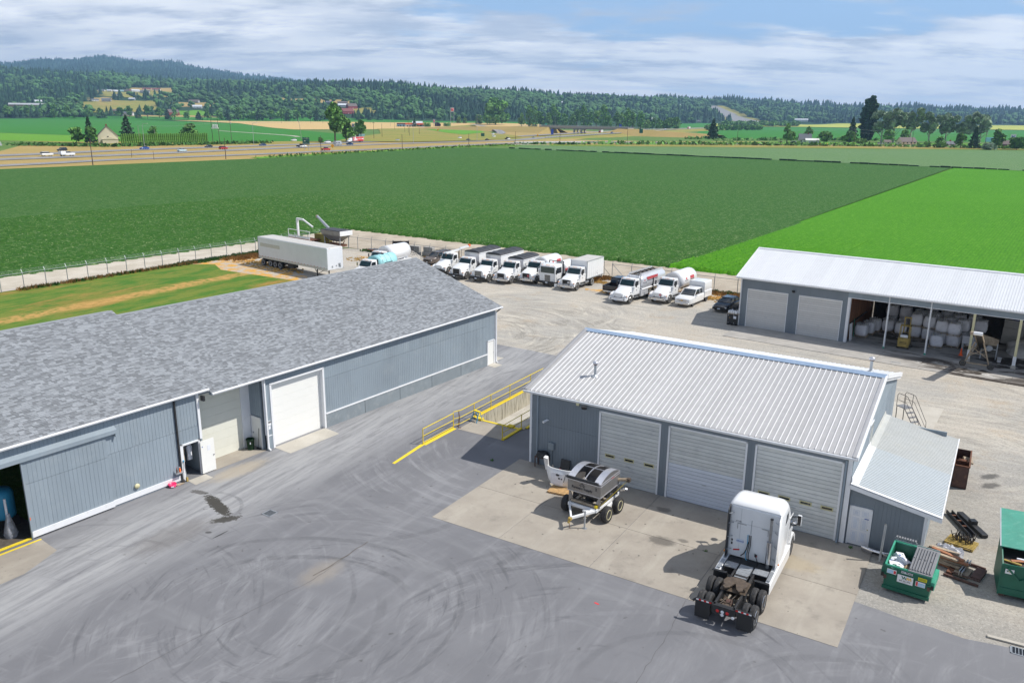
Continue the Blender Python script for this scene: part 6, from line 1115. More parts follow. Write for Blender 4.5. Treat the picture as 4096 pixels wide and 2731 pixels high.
t=thing('blue_tarpaulin','dark blue tarpaulin draped over the concrete block wall at the back right of the shed','tarpaulin',(*W('C',27.5,9.6)[:2],2.45),CT);lump('sheet','tarp_blue',t,(0,0,0),(3.4,.6,.22),5,3,.5)
me=MB().bx(-.88,.88,-.4,.4,0,.78).mesh('block','conc_block')
t=thing('block_wall','stacked grey concrete block wall in the right bay of the open shed','block wall',W('C',27.5,9.6),CT)
for k in range(3):
    for i in range(5):place('block',me,t,(-3.6+1.8*i+.03*k,0,.8*k))
t=thing('green_tool','thin green-handled rake leaning on the wooden wall of the shed','rake',W('C',11.0,2.3),CT);MB().cyl((0,0,0),(-.2,.3,1.9),.02,None,6).build('pole','dumpster_edge',t);MB().bx(-.25,.2,-.03,.03,0,.05).build('head','galv',t)
t=thing('white_board','white board leaning just inside the left post of the open bay','board',W('C',10.95,1.1),CT);MB().box((0,0,.85),(.05,.9,1.7),(0,-.08,0)).build('board','white_sign',t)
# ================================================================ VEHICLES AND FENCES ROUND THE YARD
def lights_row(t,x,z,ys,m='amber'):
    for y in ys:MB().box((x,y,z),(.08,.12,.05)).build('marker_light',m,t)
def truck(label,x,y,yaw,wb=4.4,cab='a',bump='chrome',body=None,rear=1,placard=None,rimc='chrome',plate=True):
    """conventional cab truck; origin under the front axle, +x forward"""
    t=thing('white_truck',label,'truck',(x,y),yaw)
    xr=-wb;f=MB()
    for s in(-.42,.42):f.bx(xr-1.3-(1.3 if rear>1 else 0),.95,s-.04,s+.04,.72,.95)
    f.bx(xr-1.2,xr-1.1,-.4,.4,.75,.92).bx(-3,-2.9,-.4,.4,.75,.92).build('frame','frame_black',t)
    for s in(-1,1):
        wheel(t,0,s*1.02,.50,.50,.27,rimc,'rubber_dusty',s)
        for k in range(rear):wheel(t,xr-1.3*k,s*1.06,.50,.50,.25,'white_sign','rubber_dusty',s);wheel(t,xr-1.3*k,s*.77,.50,.50,.25,'frame_black','rubber_dusty',s,name='inner_wheel')
    MB().cyl((0,-.9,.5),(0,.9,.5),.06).cyl((xr,-.9,.5),(xr,.9,.5),.1).build('axle','frame_black',t)
    W_='truck_white';hz={'a':1.62,'b':1.72,'c':1.78,'d':1.72,'e':1.55}[cab]
    if cab=='over':
        pass
    fz=hz-.22
    # bonnet with rounded front, narrower than the fenders
    if cab=='e':MB().loftx([(-.95,1.0,.85,1.82,.2,0,.12),(-.2,.95,.85,1.66,.25,0,.16),(.7,.82,.75,1.42,.28,0,.16),(.95,.7,.8,1.25,.25,0,.2)],k=4).build('bonnet',W_,t)
    else:MB().loftx([(-.95,1.0,.85,hz+.22,.14,0,.12),(.3,.88,.85,hz+.02,.14,0,.12),(.88,.82,.72,fz,.14,0,.10)],k=3).build('bonnet',W_,t)
    for s in(-1,1):
        pp=[(-.72,.62),(-.62,.98),(-.35,1.18),(.1,1.24),(.5,1.18),(.80,1.05),(.92,.8),(.92,.55),(.66,.55),(.56,.86),(.3,1.04),(0,1.08),(-.3,1.02),(-.52,.84),(-.6,.62)]
        MB().prism(pp,s*.72,s*1.17,'y').build('fender',W_,t,bevel=.03)
        if cab in 'ce':MB().box((.90,s*.93,.98),(.12,.28,.2)).build('headlight','lamp_glass',t,bevel=.03)
        else:MB().lathe([(0,0),(.09,0),(.10,.04),(.0,.06)],(.89,s*.93,.92),'x',12).build('headlight','lamp_glass',t)
        MB().box((.88,s*1.08,1.02 if cab!='c' else .98),(.12,.12,.08)).build('turn_signal','amber',t)
    # grille
    gz0,gz1,gw,gm={'a':(.85,1.36,.50,'frame_black'),'b':(.82,1.42,.48,'steel'),'c':(.80,1.32,.42,'chrome'),'d':(.80,1.42,.50,'steel'),'e':(.78,1.18,.58,'chrome')}[cab]
    MB().loftx([(.86,gw+.04,gz0-.03,gz1+.03,.05),(.915,gw+.03,gz0-.02,gz1+.02,.05)],k=2).build('grille_surround','chrome',t)
    gr=MB()
    if cab=='d':
        for i in range(6):y=-gw+(i+.5)*2*gw/6;gr.bx(.91,.945,y-.055,y+.055,gz0,gz1)
    else:
        for i in range(7):z=gz0+(i+.5)*(gz1-gz0)/7;gr.bx(.91,.94,-gw,gw,z-.022,z+.022)
    gr.build('grille',gm if cab!='d' else 'frame_black',t)
    MB().bx(.902,.918,-gw,gw,gz0,gz1).build('grille_core','dark',t)
    MB().loftx([(.98,1.16,.45,.74,.04),(1.14,1.12,.46,.73,.05)],k=2).build('bumper',bump,t)
    if plate:MB().bx(1.145,1.155,-.36,-.04,.42,.58).build('licence_plate','plate',t)
    if bump!='frame_black':
        for s in(-1,1):MB().bx(1.141,1.148,s*.78,s*.9,.55,.66).build('fog_lamp','dark',t)
    # cab
    c=MB().loftx([(-.80,1.02,.82,1.80,.08,0,.0),(-.95,1.04,.82,1.84,.08),(-1.0,1.04,.82,1.86,.08),(-2.35,1.04,.82,1.86,.08)],k=2);c.build('cab',W_,t)
    MB().loftx([(-1.02,1.0,1.85,2.55,.12,-.38,.05),(-2.34,1.0,1.85,2.56,.12,.0,.05)],k=3).build('cab_top',W_,t);MB().loftx([(-1.36,.96,2.52,2.62,.08),(-1.6,.97,2.52,2.66,.1),(-2.30,.95,2.52,2.64,.1)],k=2).build('cab_roof',W_,t)
    MB().add([(-1.015,-.90,1.88),(-1.015,.90,1.88),(-1.345,.84,2.48),(-1.345,-.84,2.48),(-1.03,-.9,1.86),(-1.03,.9,1.86),(-1.37,.84,2.46),(-1.37,-.84,2.46)],[(0,1,2,3),(7,6,5,4),(0,3,7,4),(1,5,6,2)]).build('windscreen','glass_dark',t,loc=(.03,0,0))
    MB().bx(-1.02,-.96,-.7,.7,1.87,1.9).bar((-.97,-.5,1.9),(-1.18,-.15,2.2),.02).bar((-.97,.2,1.9),(-1.18,.5,2.2),.02).build('wiper','dark',t)
    lights_row(t,-1.38,2.63,(-.8,-.2,0,.2,.8))
    for s in(-1,1):
        d=MB().prism([(-1.02,.95),(-1.02,1.84),(-2.15,1.84),(-2.15,.95)],s*1.035,s*1.052,'y').build('door',W_,t);MB().bx(-2.08,-1.98,s*1.055,s*1.07,1.55,1.6).build('handle','dark',d)
        MB().prism([(-1.16,1.90),(-1.38,2.42),(-2.05,2.42),(-2.05,1.90)],s*.985,s*1.028,'y').build('door_window','glass_car',t)
        MB().prism([(-.6,1.2),(-.1,1.2),(-.15,1.28),(-.55,1.28)],s*.98,s*.99,'y').build('bonnet_latch','dark',t)
        MB().bar((-1.1,s*1.03,2.3),(-1.0,s*1.28,2.28),.025).bar((-1.1,s*1.03,1.8),(-1.0,s*1.28,1.86),.025).build('mirror_arm','galv',t);MB().bx(-1.06,-.98,s*1.2,s*1.36,1.82,2.3).build('mirror','black_plastic' if s>0 or cab in 'be' else 'chrome',t)
        MB().bx(-2.0,-1.1,s*.85,s*1.1,.52,.56).bx(-2.0,-1.1,s*.88,s*1.05,.78,.82).build('step','diamond_plate',t)
        MB().cyl((-3.3,s*.82,.62),(-2.3,s*.82,.62),.26,None,14).build('fuel_tank','steel',t)
    MB().bx(-1.68,-1.42,1.054,1.058,1.33,1.36).bx(-1.66,-1.44,1.054,1.058,1.27,1.29).prism([(-1.63,1.40),(-1.55,1.50),(-1.47,1.40)],1.054,1.058,'y').build('door_lettering','ink',t)
    if placard:MB().box((.955,.34,1.08),(.01,.24,.24),(PI/4,0,0)).build('placard',placard,t);MB().bx(.962,.966,.28,.40,1.05,1.11).build('placard_print','white_sign' if placard=='ink_red' else 'ink',t)
    if body:body(t,xr)
    return t
def hopper_body(L0,zb,zt,n=3,tarp='tarp_black',w=1.2):
    def fn(t,xr):
        x0,x1=-2.75,-2.75-L0;zm=zb+.62
        MB().rings([[(x0-.4,-.3,zb),(x1+.4,-.3,zb),(x1+.4,.3,zb),(x0-.4,.3,zb)],[(x0,-w,zm),(x1,-w,zm),(x1,w,zm),(x0,w,zm)],[(x0,-w,zt),(x1,-w,zt),(x1,w,zt),(x0,w,zt)]],0,False).build('hopper_body','truck_white',t)
        MB().bx(x0,x0+.03,-w,w,zm-.02,zt).prism([(-w,zm),(-w*.55,zm-.45),(-w*.2,zm),(w*.2,zm),(w*.55,zm-.45),(w,zm)],x0+.005,x0+.02,'x').build('front_panel','stainless_bright',t)
        for s in(-1,1):
            MB().prism([(x0-.05,.98),(x0-.05,zm),(x0-.5,zm-.3),(x0-.3,.98)],s*.7,s*.74,'y').build('brace','galv',t);MB().bar((x0+.1,s*(w-.2),.95),(x0-.1,s*(w-.1),zt-.3),.05).build('strut','galv',t)
            MB().bx(x1,x0,s*w,s*(w+.05),zt-.1,zt).build('top_rail','truck_white',t)
        rs=[]
        for i in range(13):
            xx=x0+(x1-x0)*i/12;up=.30+.03*math.sin(i*PI/1.0)+(.03 if i%3==0 else 0);rs.append([(xx,w*math.cos(a),zt+up*math.sin(a))for a in[PI*k/10 for k in range(11)]])
        MB().rings(rs,0,True,True,True).build('tarp',tarp,t)
        b=MB()
        for i in range(5):xx=x0+(x1-x0)*i/4;b.tube([(xx,w*math.cos(a),zt+.345*math.sin(a))for a in[PI*k/8 for k in range(9)]],.02,4)
        b.build('tarp_bow',tarp,t)
        MB().bx(x1-.8,x1,-.5,.5,.8,1.1).build('spinner_box','stainless',t);MB().bar((x0+.15,-.9,.95),(x0+.1,-.9,zt-.1),.03).bar((x0+.15,-.55,.95),(x0+.1,-.55,zt-.1),.03).build('ladder','galv',t)
    return fn
def tank_part(t,x0,x1,r,zc,m='tank_white',n=20,wy=1.0,name='tank'):
    rs=[]
    L=x0-x1;e=r*.62
    for k in range(17):
        if k<=6:a=PI/2*k/6;xx,rr=x0-e*(1-math.sin(a)),max(.02,r*math.sin(PI/2*k/6)**.8)
        elif k>=10:a=PI/2*(16-k)/6;xx,rr=x1+e*(1-math.sin(a)),max(.02,r*math.sin(a)**.8)
        else:xx,rr=x0-e-(L-2*e)*(k-6)/4,r
        rs.append([(xx,wy*rr*math.cos(2*PI*i/n),zc+rr*math.sin(2*PI*i/n))for i in range(n)])
    return MB().rings(rs).build(name,m,t)
def lp_body(r=1.08,L=4.6,band=True,under='truck_white'):
    def fn(t,xr):
        x0=-2.65;tank_part(t,x0,x0-L,r,.98+r);MB().bx(x0-L-.3,x0,-1.0,1.0,.92,1.0).build('deck',under,t)
        for xx in(x0-.9,x0-L+.9):MB().bx(xx-.1,xx+.1,-.7,.7,.98,1.35).build('saddle','truck_white',t)
        MB().cyl((x0-L/2,0,.98+2*r-.02),(x0-L/2,0,1.04+2*r),.14).build('valve_dome','tank_white',t)
        if band:
            def patch(xa,xb,za,zb_,m,nm):
                ang=lambda z:math.asin(max(-1,min(1,(z-.98-r)/r)));rr=r+.01
                for s in(1,):MB().add([(xx,s*rr*math.cos(ang(z)),.98+r+rr*math.sin(ang(z)))for z in(za,(za+zb_)/2,zb_)for xx in(xa,xb)],[(0,1,3,2),(2,3,5,4)]).build(nm,m,t)
            patch(x0-2.9,x0-4.0,1.0+r+.05,1.0+r+.42,'red_stripe','red_band');patch(x0-2.9,x0-4.0,1.0+r-.08,1.0+r,'ink','black_band');patch(x0-1.4,x0-2.3,1.0+r-.05,1.0+r+.02,'ink','lettering_line');patch(x0-1.7,x0-2.0,1.0+r+.1,1.0+r+.32,'ink_red','emblem')
        MB().cyl((x0-.2,1.0,.75),(x0-1.0,1.0,.75),.18,None,12).build('hose_reel','rust',t)
    return fn
def box_body(t,xr):
    x0,x1=-2.5,-7.2;MB().bx(x1,x0,-1.2,1.2,1.05,3.35).build('cargo_box','truck_white',t,bevel=.03);MB().bx(x1+.03,x0-.03,-1.17,1.17,3.35,3.362).build('box_roof','trailer_roof',t)
    for s in(-1,1):
        MB().bx(x1,x0,s*1.2,s*1.225,1.02,1.14).bx(x1,x0,s*1.2,s*1.225,3.27,3.36).build('side_rail','galv',t)
        for i in range(7):MB().bx(x0-.6*i-.63,x0-.6*i-.61,s*1.2,s*1.207,1.14,3.27).build('panel_joint','sign_grey',t)
    for xx in(x0+.012,):MB().bx(xx-.01,xx+.015,-1.22,-1.12,1.05,3.36).bx(xx-.01,xx+.015,1.12,1.22,1.05,3.36).build('corner_post','galv',t)
    MB().box((x0-2.9,1.23,1.55),(.3,.01,.3),(0,PI/4,0)).build('placard_frame','sign_grey',t);MB().box((x0-2.9,1.237,1.55),(.22,.01,.22),(0,PI/4,0)).build('placard','white_sign',t)
    MB().bx(x1-.1,x1,-.9,.9,.5,.6).bar((x1-.05,-.7,.5),(x1-.05,-.7,1.0),.05).bar((x1-.05,.7,.5),(x1-.05,.7,1.0),.05).build('rear_bumper','frame_black',t)
def fuel_body(t,xr):
    x0,x1=-2.6,-9.0;rs=[]
    for xx,k in((x0,.86),(x0-.15,.96),(x0-.4,1),(x1+.4,1),(x1+.15,.96),(x1,.86)):rs.append([(xx,1.2*k*math.copysign(abs(math.cos(a))**.55,math.cos(a)),2.0+.86*k*math.copysign(abs(math.sin(a))**.62,math.sin(a)))for a in[2*PI*i/28 for i in range(28)]])
    MB().rings(rs).build('tank','tank_alu',t)
    for s in(-1,1):MB().prism([(x0+.0,2.72),(x0-.3,3.08),(x1+.35,3.08),(x1,2.7)],s*.70,s*.74,'y').build('overturn_rail','tank_alu',t);MB().cyl((x0-.1,s*1.12,1.25),(x1+.2,s*1.12,1.25),.10,None,12).build('hose_tube','tank_white',t)
    MB().bx(x1+.3,x0-.3,-.68,.68,2.85,2.88).build('catwalk','stain',t)
    for i in range(5):MB().tube([(x0-.8-i*1.05,-.35,2.9),(x0-.75-i*1.05,0,3.12),(x0-.8-i*1.05,.35,2.95)],.06,6).build('manhole','dark',t)
    MB().prism([(x0-1.35,2.28),(x0-1.15,2.62),(x0-4.0,2.62),(x0-4.0,2.28)][::-1],1.19,1.215,'y').build('red_band','red_stripe',t);MB().bx(x0-4.0,x0-1.3,1.19,1.212,2.13,2.20).build('black_band','ink',t)
    text('Farmers Supply',t,(x0-.72,1.216,2.02),(PI/2,0,PI),.15,'ink',bold=.003);MB().prism([(x0-.58,2.25),(x0-.70,2.42),(x0-.82,2.25)],1.2,1.215,'y').build('emblem','ink_red',t)
    MB().bx(-4.35,-2.5,.62,1.15,.45,1.22).bx(-4.35,-2.5,-1.15,-.62,.45,1.22).build('side_cabinet','sign_grey',t,bevel=.02);MB().bx(-4.3,-3.45,1.152,1.16,.5,1.18).build('cabinet_door','tank_alu',t);MB().bx(-3.05,-2.98,1.152,1.165,.8,.88).build('latch','dark',t)
    MB().bx(x1-.05,-4.4,-1.15,1.15,1.02,1.10).build('deck','tan_paint',t);MB().bx(-5.55,-5.35,1.1,1.25,1.0,2.3).build('hose_stand','frame_black',t)
    for s in(-.5,.5):MB().tube([(x0+.05,s,2.6),(x0+.05,s,3.0),(x0-.3,s,3.05)],.03,6).build('vent_pipe','galv',t)
    MB().cyl((-2.45,1.05,1.9),(-2.45,1.05,3.3),.06).build('exhaust_stack','chrome',t)
Y1=R(-122);Y2=R(-126.5)
truck('white hopper truck with vertical-bar grille, leftmost of the front-facing row, tall grey-tarped box',-7.03,106.5,Y1,5.0,'d','frame_black',hopper_body(5.4,1.15,3.15),1)
truck('white hopper truck with large square grille and grey tarp, second in the row',-4.07,104.95,Y1,5.2,'b','frame_black',hopper_body(5.8,1.2,3.1),1)
truck('white hopper truck with the lowest black-tarped box, third in the row',-1.08,103.85,Y1,4.6,'a','chrome',hopper_body(4.2,1.1,2.75,tarp='tarp_black'),1)
truck('white propane truck with a red diamond placard and white round tank in the row',2.2,104.05,Y1,4.8,'a','chrome',lp_body(1.0,4.4),1,'ink_red')
truck('white box truck at the right end of the first row',7.15,99.97,Y1,4.1,'a','chrome',box_body,1,'white_sign')
truck('white truck with a long silver fuel tank and red stripe',12.85,92.85,Y2,4.9,'e','truck_white',fuel_body,2,None)
truck('white propane bobtail truck with chrome grille beside the silver fuel truck',17.5,93.2,Y2,4.9,'e','chrome',lp_body(1.08,4.8,True,'tan_paint'),1,'ink_red')
truck('white truck with a round white propane tank behind the cyan tank truck',-19.6,110.6,R(-121),5.0,'b','chrome',lp_body(1.12,4.8,False),1)
def cyan(t,xr):
    x0=-2.6;tank_part(t,x0,x0-3.9,.95,1.12+.95,'tank_cyan',wy=1.08);MB().bx(x0-4.3,x0+.1,-1.2,1.2,.95,1.08).build('deck','truck_white',t);bb=MB()
    for xx in(x0-.9,x0-1.7,x0-2.6):bb.tube([(xx,1.05*math.cos(a),2.07+.965*math.sin(a))for a in[PI*k/10 for k in range(11)]],.03,5)
    bb.build('tank_strap','galv',t);MB().cyl((x0-2,0,3.0),(x0-2,0,3.14),.22).build('lid','frame_black',t);MB().tube([(x0,1.1,1.1),(x0,1.1,1.6),(x0-1.3,1.1,1.6),(x0-1.3,1.1,1.1)],.03).build('side_rail','white_sign',t);MB().cyl((-2.45,1.0,1.0),(-2.45,1.0,2.7),.08).build('exhaust_stack','frame_black',t)
    MB().bx(x0-2.9,x0-1.2,1.04,1.045,1.98,2.06).build('lettering_line','ink',t)
truck('white truck with a cyan plastic tank parked beside the long trailer',-19.9,103.6,R(-121),4.4,'a','chrome',cyan,1)
# cab-over truck
def cabover():
    t=thing('cabover_truck','white cab-over truck with flat windscreen and a small white tank behind the cab','truck',(5.0,102.75),Y1)
    MB().loftx([(1.05,1.15,.6,1.65,.08),(1.0,1.15,.6,2.6,.12,-.0,.03),(.7,1.16,.6,2.78,.15,0,.04),(-.75,1.16,.6,2.78,.15,0,.04)],k=3).build('cab','truck_white',t)
    MB().bx(1.03,1.06,-1.0,1.0,1.72,2.5).build('windscreen','glass_dark',t);MB().bx(1.05,1.08,-.38,.38,.72,1.45).build('grille_core','dark',t);MB().bx(1.03,1.07,-.42,.42,.68,1.5).build('grille_surround','chrome',t)
    g=MB();[g.bx(1.08,1.1,-.38,.38,.76+i*.085,.80+i*.085)for i in range(8)];g.build('grille','steel',t)
    MB().loftx([(1.0,1.16,.38,.68,.05),(1.22,1.1,.38,.66,.05)],k=2).build('bumper','frame_black',t);MB().bx(1.225,1.235,-.2,.12,.44,.6).build('licence_plate','plate',t);lights_row(t,.98,2.74,(-.8,-.2,0,.2,.8))
    for s in(-1,1):
        MB().bx(1.03,1.09,s*.75,s*.98,.82,1.0).build('headlight','lamp_glass',t);MB().bx(-.5,.7,s*1.15,s*1.175,1.7,2.4).build('door_window','glass_car',t);MB().bx(-.55,.8,s*1.155,s*1.17,.8,1.66).build('door','truck_white',t)
        wheel(t,0,s*1.02,.5,.5,.27,'chrome','rubber_dusty',s);wheel(t,-4.0,s*1.04,.5,.5,.25,'white_sign','rubber_dusty',s);MB().bar((1.0,s*1.15,2.5),(1.25,s*1.4,2.3),.03).build('mirror_arm','galv',t);MB().bx(1.18,1.26,s*1.32,s*1.48,1.7,2.25).build('mirror','black_plastic',t)
    MB().bx(-5.4,.9,-.45,.45,.7,.95).build('frame','frame_black',t);tank_part(t,-1.9,-5.0,.85,1.9);MB().bx(-5.3,-1.3,-1.1,1.1,1.0,1.1).bx(-1.35,-1.25,-1.1,-1.0,1.0,3.0).bx(-1.35,-1.25,1.0,1.1,1.0,3.0).bx(-1.35,-1.25,-1.1,1.1,2.9,3.0).build('deck_and_rack','frame_black',t)
    MB().box((-3.2,.86,1.75),(2.4,.05,.35)).build('red_band','red_stripe',t);MB().cyl((-.95,1.0,.8),(-.95,1.0,3.2),.07).build('exhaust_stack','steel',t)
    MB().box((1.3,1.35,.32),(.05,.32,.42),(0,-.3,.3)).build('mud_flap','white_sign',t)
cabover()
# car / SUV / pickup builder
def car(name,label,cat,x,y,yaw,m,kind='sedan',sc=1.,group=None,z=0,lod=0,rear=False):
    t=thing(name,label,cat,(x,y,z),yaw,group,(sc,)*3 if sc!=1 else None)
    if kind=='sedan':L,w,secs,cab,r=4.7,.9,[(2.3,.7,.35,.62,.12),(2.1,.84,.25,.74,.16),(.9,.9,.22,.92,.12),(-1.7,.9,.22,.98,.12),(-2.15,.84,.28,.95,.15),(-2.35,.75,.4,.85,.12)],[(1.0,.78,.88,.93,.03),(.25,.72,.9,1.38,.14,0,.1),(-.9,.72,.9,1.40,.14,0,.1),(-1.75,.74,.92,.98,.03)],.33
    elif kind=='suv':L,w,secs,cab,r=4.8,.94,[(2.4,.78,.4,.8,.12),(2.25,.9,.32,.98,.12),(1.1,.94,.3,1.10,.1),(-2.2,.94,.3,1.12,.1),(-2.4,.88,.4,1.05,.1)],[(1.25,.84,1.05,1.1,.03),(.6,.78,1.08,1.72,.12,0,.08),(-2.0,.78,1.08,1.76,.12,0,.08),(-2.35,.8,1.08,1.15,.05)],.38
    elif kind=='van':L,w,secs,cab,r=5.2,.95,[(2.6,.8,.4,.85,.12),(2.3,.95,.3,1.2,.14),(-2.4,.95,.3,1.25,.1),(-2.6,.9,.35,1.15,.1)],[(2.2,.86,1.15,1.2,.03),(1.5,.84,1.2,2.0,.15,0,.06),(-2.35,.84,1.2,2.05,.15,0,.06),(-2.5,.85,1.2,1.3,.05)],.36
    else:L,w,secs,cab,r=5.8,.98,[(2.9,.84,.45,.9,.12),(2.75,.96,.38,1.08,.12),(1.5,.98,.36,1.16,.1),(.95,.98,.36,1.18,.1),(-.95,.98,.36,1.18,.1)],[(1.55,.86,1.1,1.16,.03),(.75,.82,1.15,1.80,.12,0,.08),(-.75,.82,1.15,1.82,.12,0,.08),(-.98,.84,1.15,1.2,.03)],.40
    MB().loftx(secs,k=2).build('body',m,t);MB().loftx(cab,k=2).build('windows','glass_car',t)
    a,b=cab[1],cab[2];MB().loftx([(a[0]+.06,a[1]*.90,a[3]-.06,a[3]+.012,.05),(b[0]-.06,b[1]*.90,b[3]-.06,b[3]+.012,.05)],k=2).build('roof',m,t)
    xf,xr_=(1.45,-1.42)if kind!='pickup' else(1.85,-1.85)
    for s in(-1,1):
        wheel(t,xf,s*(w-.12),r,r,.22,'galv','rubber',s);wheel(t,xr_,s*(w-.12),r,r,.22,'galv','rubber',s)
        if not lod:
            mid=(a[0]+b[0])/2;[MB().bar(p_,q_,.06,.05).build('pillar',m,t)for p_,q_ in(((a[0]+.02,s*a[1]*.95,a[3]),(cab[0][0],s*cab[0][1]*1.02,cab[0][3])),((mid,s*a[1]*.96,a[3]-.04),(mid,s*cab[0][1]*1.03,cab[0][3])),((b[0],s*b[1]*.95,b[3]),(cab[3][0]+.1,s*cab[3][1]*1.02,cab[3][3])))]
            MB().box((secs[0][0]-.10,s*(w-.22),secs[0][3]-.05),(.16,.28,.14)).build('headlight','lamp_glass',t);MB().box((a[0]+.55,s*(w+.08),secs[2][3]+.05),(.12,.18,.13)).build('mirror',m,t)
            MB().bx(-.2,-.195,s*(w-.004),s*(w+.004),.45,1.0).build('door_line','dark',t)
            MB().box((-L/2+.05,s*(w-.12),.9 if kind!='sedan' else .8),(.1,.16,.2)).build('tail_light','lamp_red',t)
        elif kind!='pickup':pass
    if kind=='pickup':
        bd=MB().bx(-2.9,-.95,.90,.98,.55,1.15).bx(-2.9,-.95,-.98,-.90,.55,1.15).bx(-2.9,-2.82,-.9,.9,.55,1.15).bx(-2.9,-.95,-.9,.9,.55,.72);bd.build('cargo_bed',m,t)
    if not lod:
        MB().box((secs[0][0]-.02,0,secs[0][3]-.12),(.08,w*1.1,.2)).build('grille','dark',t);MB().loftx([(L/2-.12,w*.95,.3,.52,.06),(L/2+.04,w*.86,.32,.5,.06)],k=2).build('bumper',m if kind=='sedan' else 'chrome' if kind=='pickup' else m,t)
        MB().loftx([(-L/2+.1,w*.95,.36,.56,.06),(-L/2-.06,w*.88,.38,.54,.06)],k=2).build('rear_bumper','chrome' if kind=='pickup' else m,t);MB().bx(L/2+.04,L/2+.05,-.16,.16,.36,.48).build('licence_plate','plate',t)
        MB().bx(-L/2-.075,-L/2-.065,-.16,.16,.40,.52 if kind=='pickup' else .5).build('rear_plate','plate',t)
        if kind=='suv':MB().bar((.4,-.62,1.82),(-1.9,-.62,1.84),.04).bar((.4,.62,1.82),(-1.9,.62,1.84),.04).bar((0,-.62,1.85),(0,.62,1.85),.03).bar((-1.2,-.62,1.86),(-1.2,.62,1.86),.03).build('roof_rack','dark',t)
    return t
car('brown_suv','brown SUV with roof rack parked left of the truck row','car',-11.0,118.2,R(-128),'suv_brown','suv')
car('dark_pickup','dark grey pickup parked tail-out behind the silver fuel truck','pickup truck',13.4,99.3,Y1+PI,'car_black','pickup')
car('dark_sedan','dark blue-black sedan in the shade beside the open shed','car',24.6,90.1,R(-129),'car_dark','sedan')
# crane truck tucked behind the first hopper truck
t=truck('white service truck with a folded orange-tipped crane half hidden behind the first hopper truck',-9.7,110.0,Y1,3.6,'e','frame_black',None,1)
MB().bx(-5.2,-2.5,-1.1,1.1,.95,1.5).build('service_body','frame_black',t);MB().cyl((-3.1,.6,1.5),(-3.1,.6,2.9),.12).build('crane_post','tan_paint',t);MB().bar((-3.3,.6,2.95),(-.6,.2,2.75),.2,.24).bar((-3.3,.6,3.1),(-5.2,.8,3.2),.22,.22).build('crane_boom','truck_white',t);MB().box((-5.3,.8,3.3),(.35,.25,.3)).build('crane_tip','orange',t);MB().cyl((-.6,.2,2.75),(-.6,.2,2.3),.05).build('hook','rust',t)
# service pickup with utility body
t=car('utility_pickup','white pickup with a utility body and tall white canopy, right end of the second row','pickup truck',21.2,93.1,Y2,'truck_white','pickup')
MB().bx(-3.1,-1.02,-1.05,1.05,.55,1.35).build('utility_body','truck_white',t,bevel=.03);MB().loftx([(-1.05,.98,1.34,2.42,.14),(-3.05,.98,1.34,2.42,.14)],k=3).build('canopy','truck_white',t);MB().box((2.93,0,.80),(.06,1.3,.12)).build('chrome_bar','chrome',t);MB().box((2.97,0,.8),(.03,.22,.08)).build('badge','ink_gold',t)
for xx in(-1.6,-2.5):MB().bx(xx-.36,xx+.36,1.052,1.06,.9,1.3).build('cabinet_door','truck_white',t);MB().bx(xx-.05,xx+.05,1.061,1.07,1.05,1.12).build('latch','dark',t)
# the long trailer. origin at the nose, +x forward
t=thing('semi_trailer','long plain white box trailer parked on the gravel behind the warehouse','trailer',(-23.5,105.85),R(-40))
MB().bx(-15.9,0,-1.3,1.3,1.15,4.1).build('box','trailer_white',t,bevel=.06);MB().bx(-15.85,-.05,-1.25,1.25,4.1,4.112).build('roof','trailer_roof',t)
MB().bx(-15.95,-15.9,-1.28,-.1,.95,4.0).build('rear_door','frame_black',t);MB().box((-15.95,-1.9,2.3),(1.2,.05,2.8)).build('open_rear_door','frame_black',t)if False else None
for s in(-1,1):
    MB().bx(-15.9,0,s*1.3,s*1.315,1.12,1.42).build('side_rail','faded',t)
    for i in range(22):MB().bx(-15.7+.71*i,-15.55+.71*i,s*1.316,s*1.322,1.40,1.46).build('reflector','lamp_red',t)
    for x in(-15.0,-13.2,-12.05,-10.9):wheel(t,x,s*1.1,.50,.5,.3,'white_sign','rubber_dusty',s)
    MB().bar((-2.7,s*.95,1.15),(-2.7,s*.95,.05),.12).bar((-3.4,s*.95,1.15),(-2.7,s*.95,.5),.06).build('landing_leg','frame_black',t)
MB().bx(-15.6,-10.3,-.9,.9,.55,1.15).build('bogie','dark',t);MB().bx(-8.9,-7.6,-1.25,-.5,.5,1.12).bx(-10.3,-7,-.5,.5,.9,1.15).build('tool_box','frame_black',t);MB().bar((-2.7,-.9,.35),(-2.7,.9,.95),.05).bar((-2.7,-.9,.95),(-2.7,.9,.35),.05).build('leg_brace','frame_black',t)
MB().bx(-15.2,-10.4,-1.306,-1.303,2.75,3.25).build('faded_patch','faded',t)if False else MB().bx(-15.3,-10.6,-1.318,-1.303,2.8,3.3).build('faded_patch','faded',t)
MB().bx(.0,.02,.55,.85,1.45,1.95).bx(.0,.02,-.62,-.4,1.45,1.7).cyl((0,.15,1.65),(.03,.15,1.65),.1).build('nose_fitting','galv',t);MB().tube([(.02,.5,1.9),(.12,.55,1.7),(.08,.8,1.5),(.02,.9,1.45)],.02,5).build('air_line','dark',t)
for z in(4.02,):MB().box((.0,-.9,z),(.06,.12,.05)).build('marker_light','amber',t);MB().box((.0,.9,z),(.06,.12,.05)).build('marker_light','amber',t)
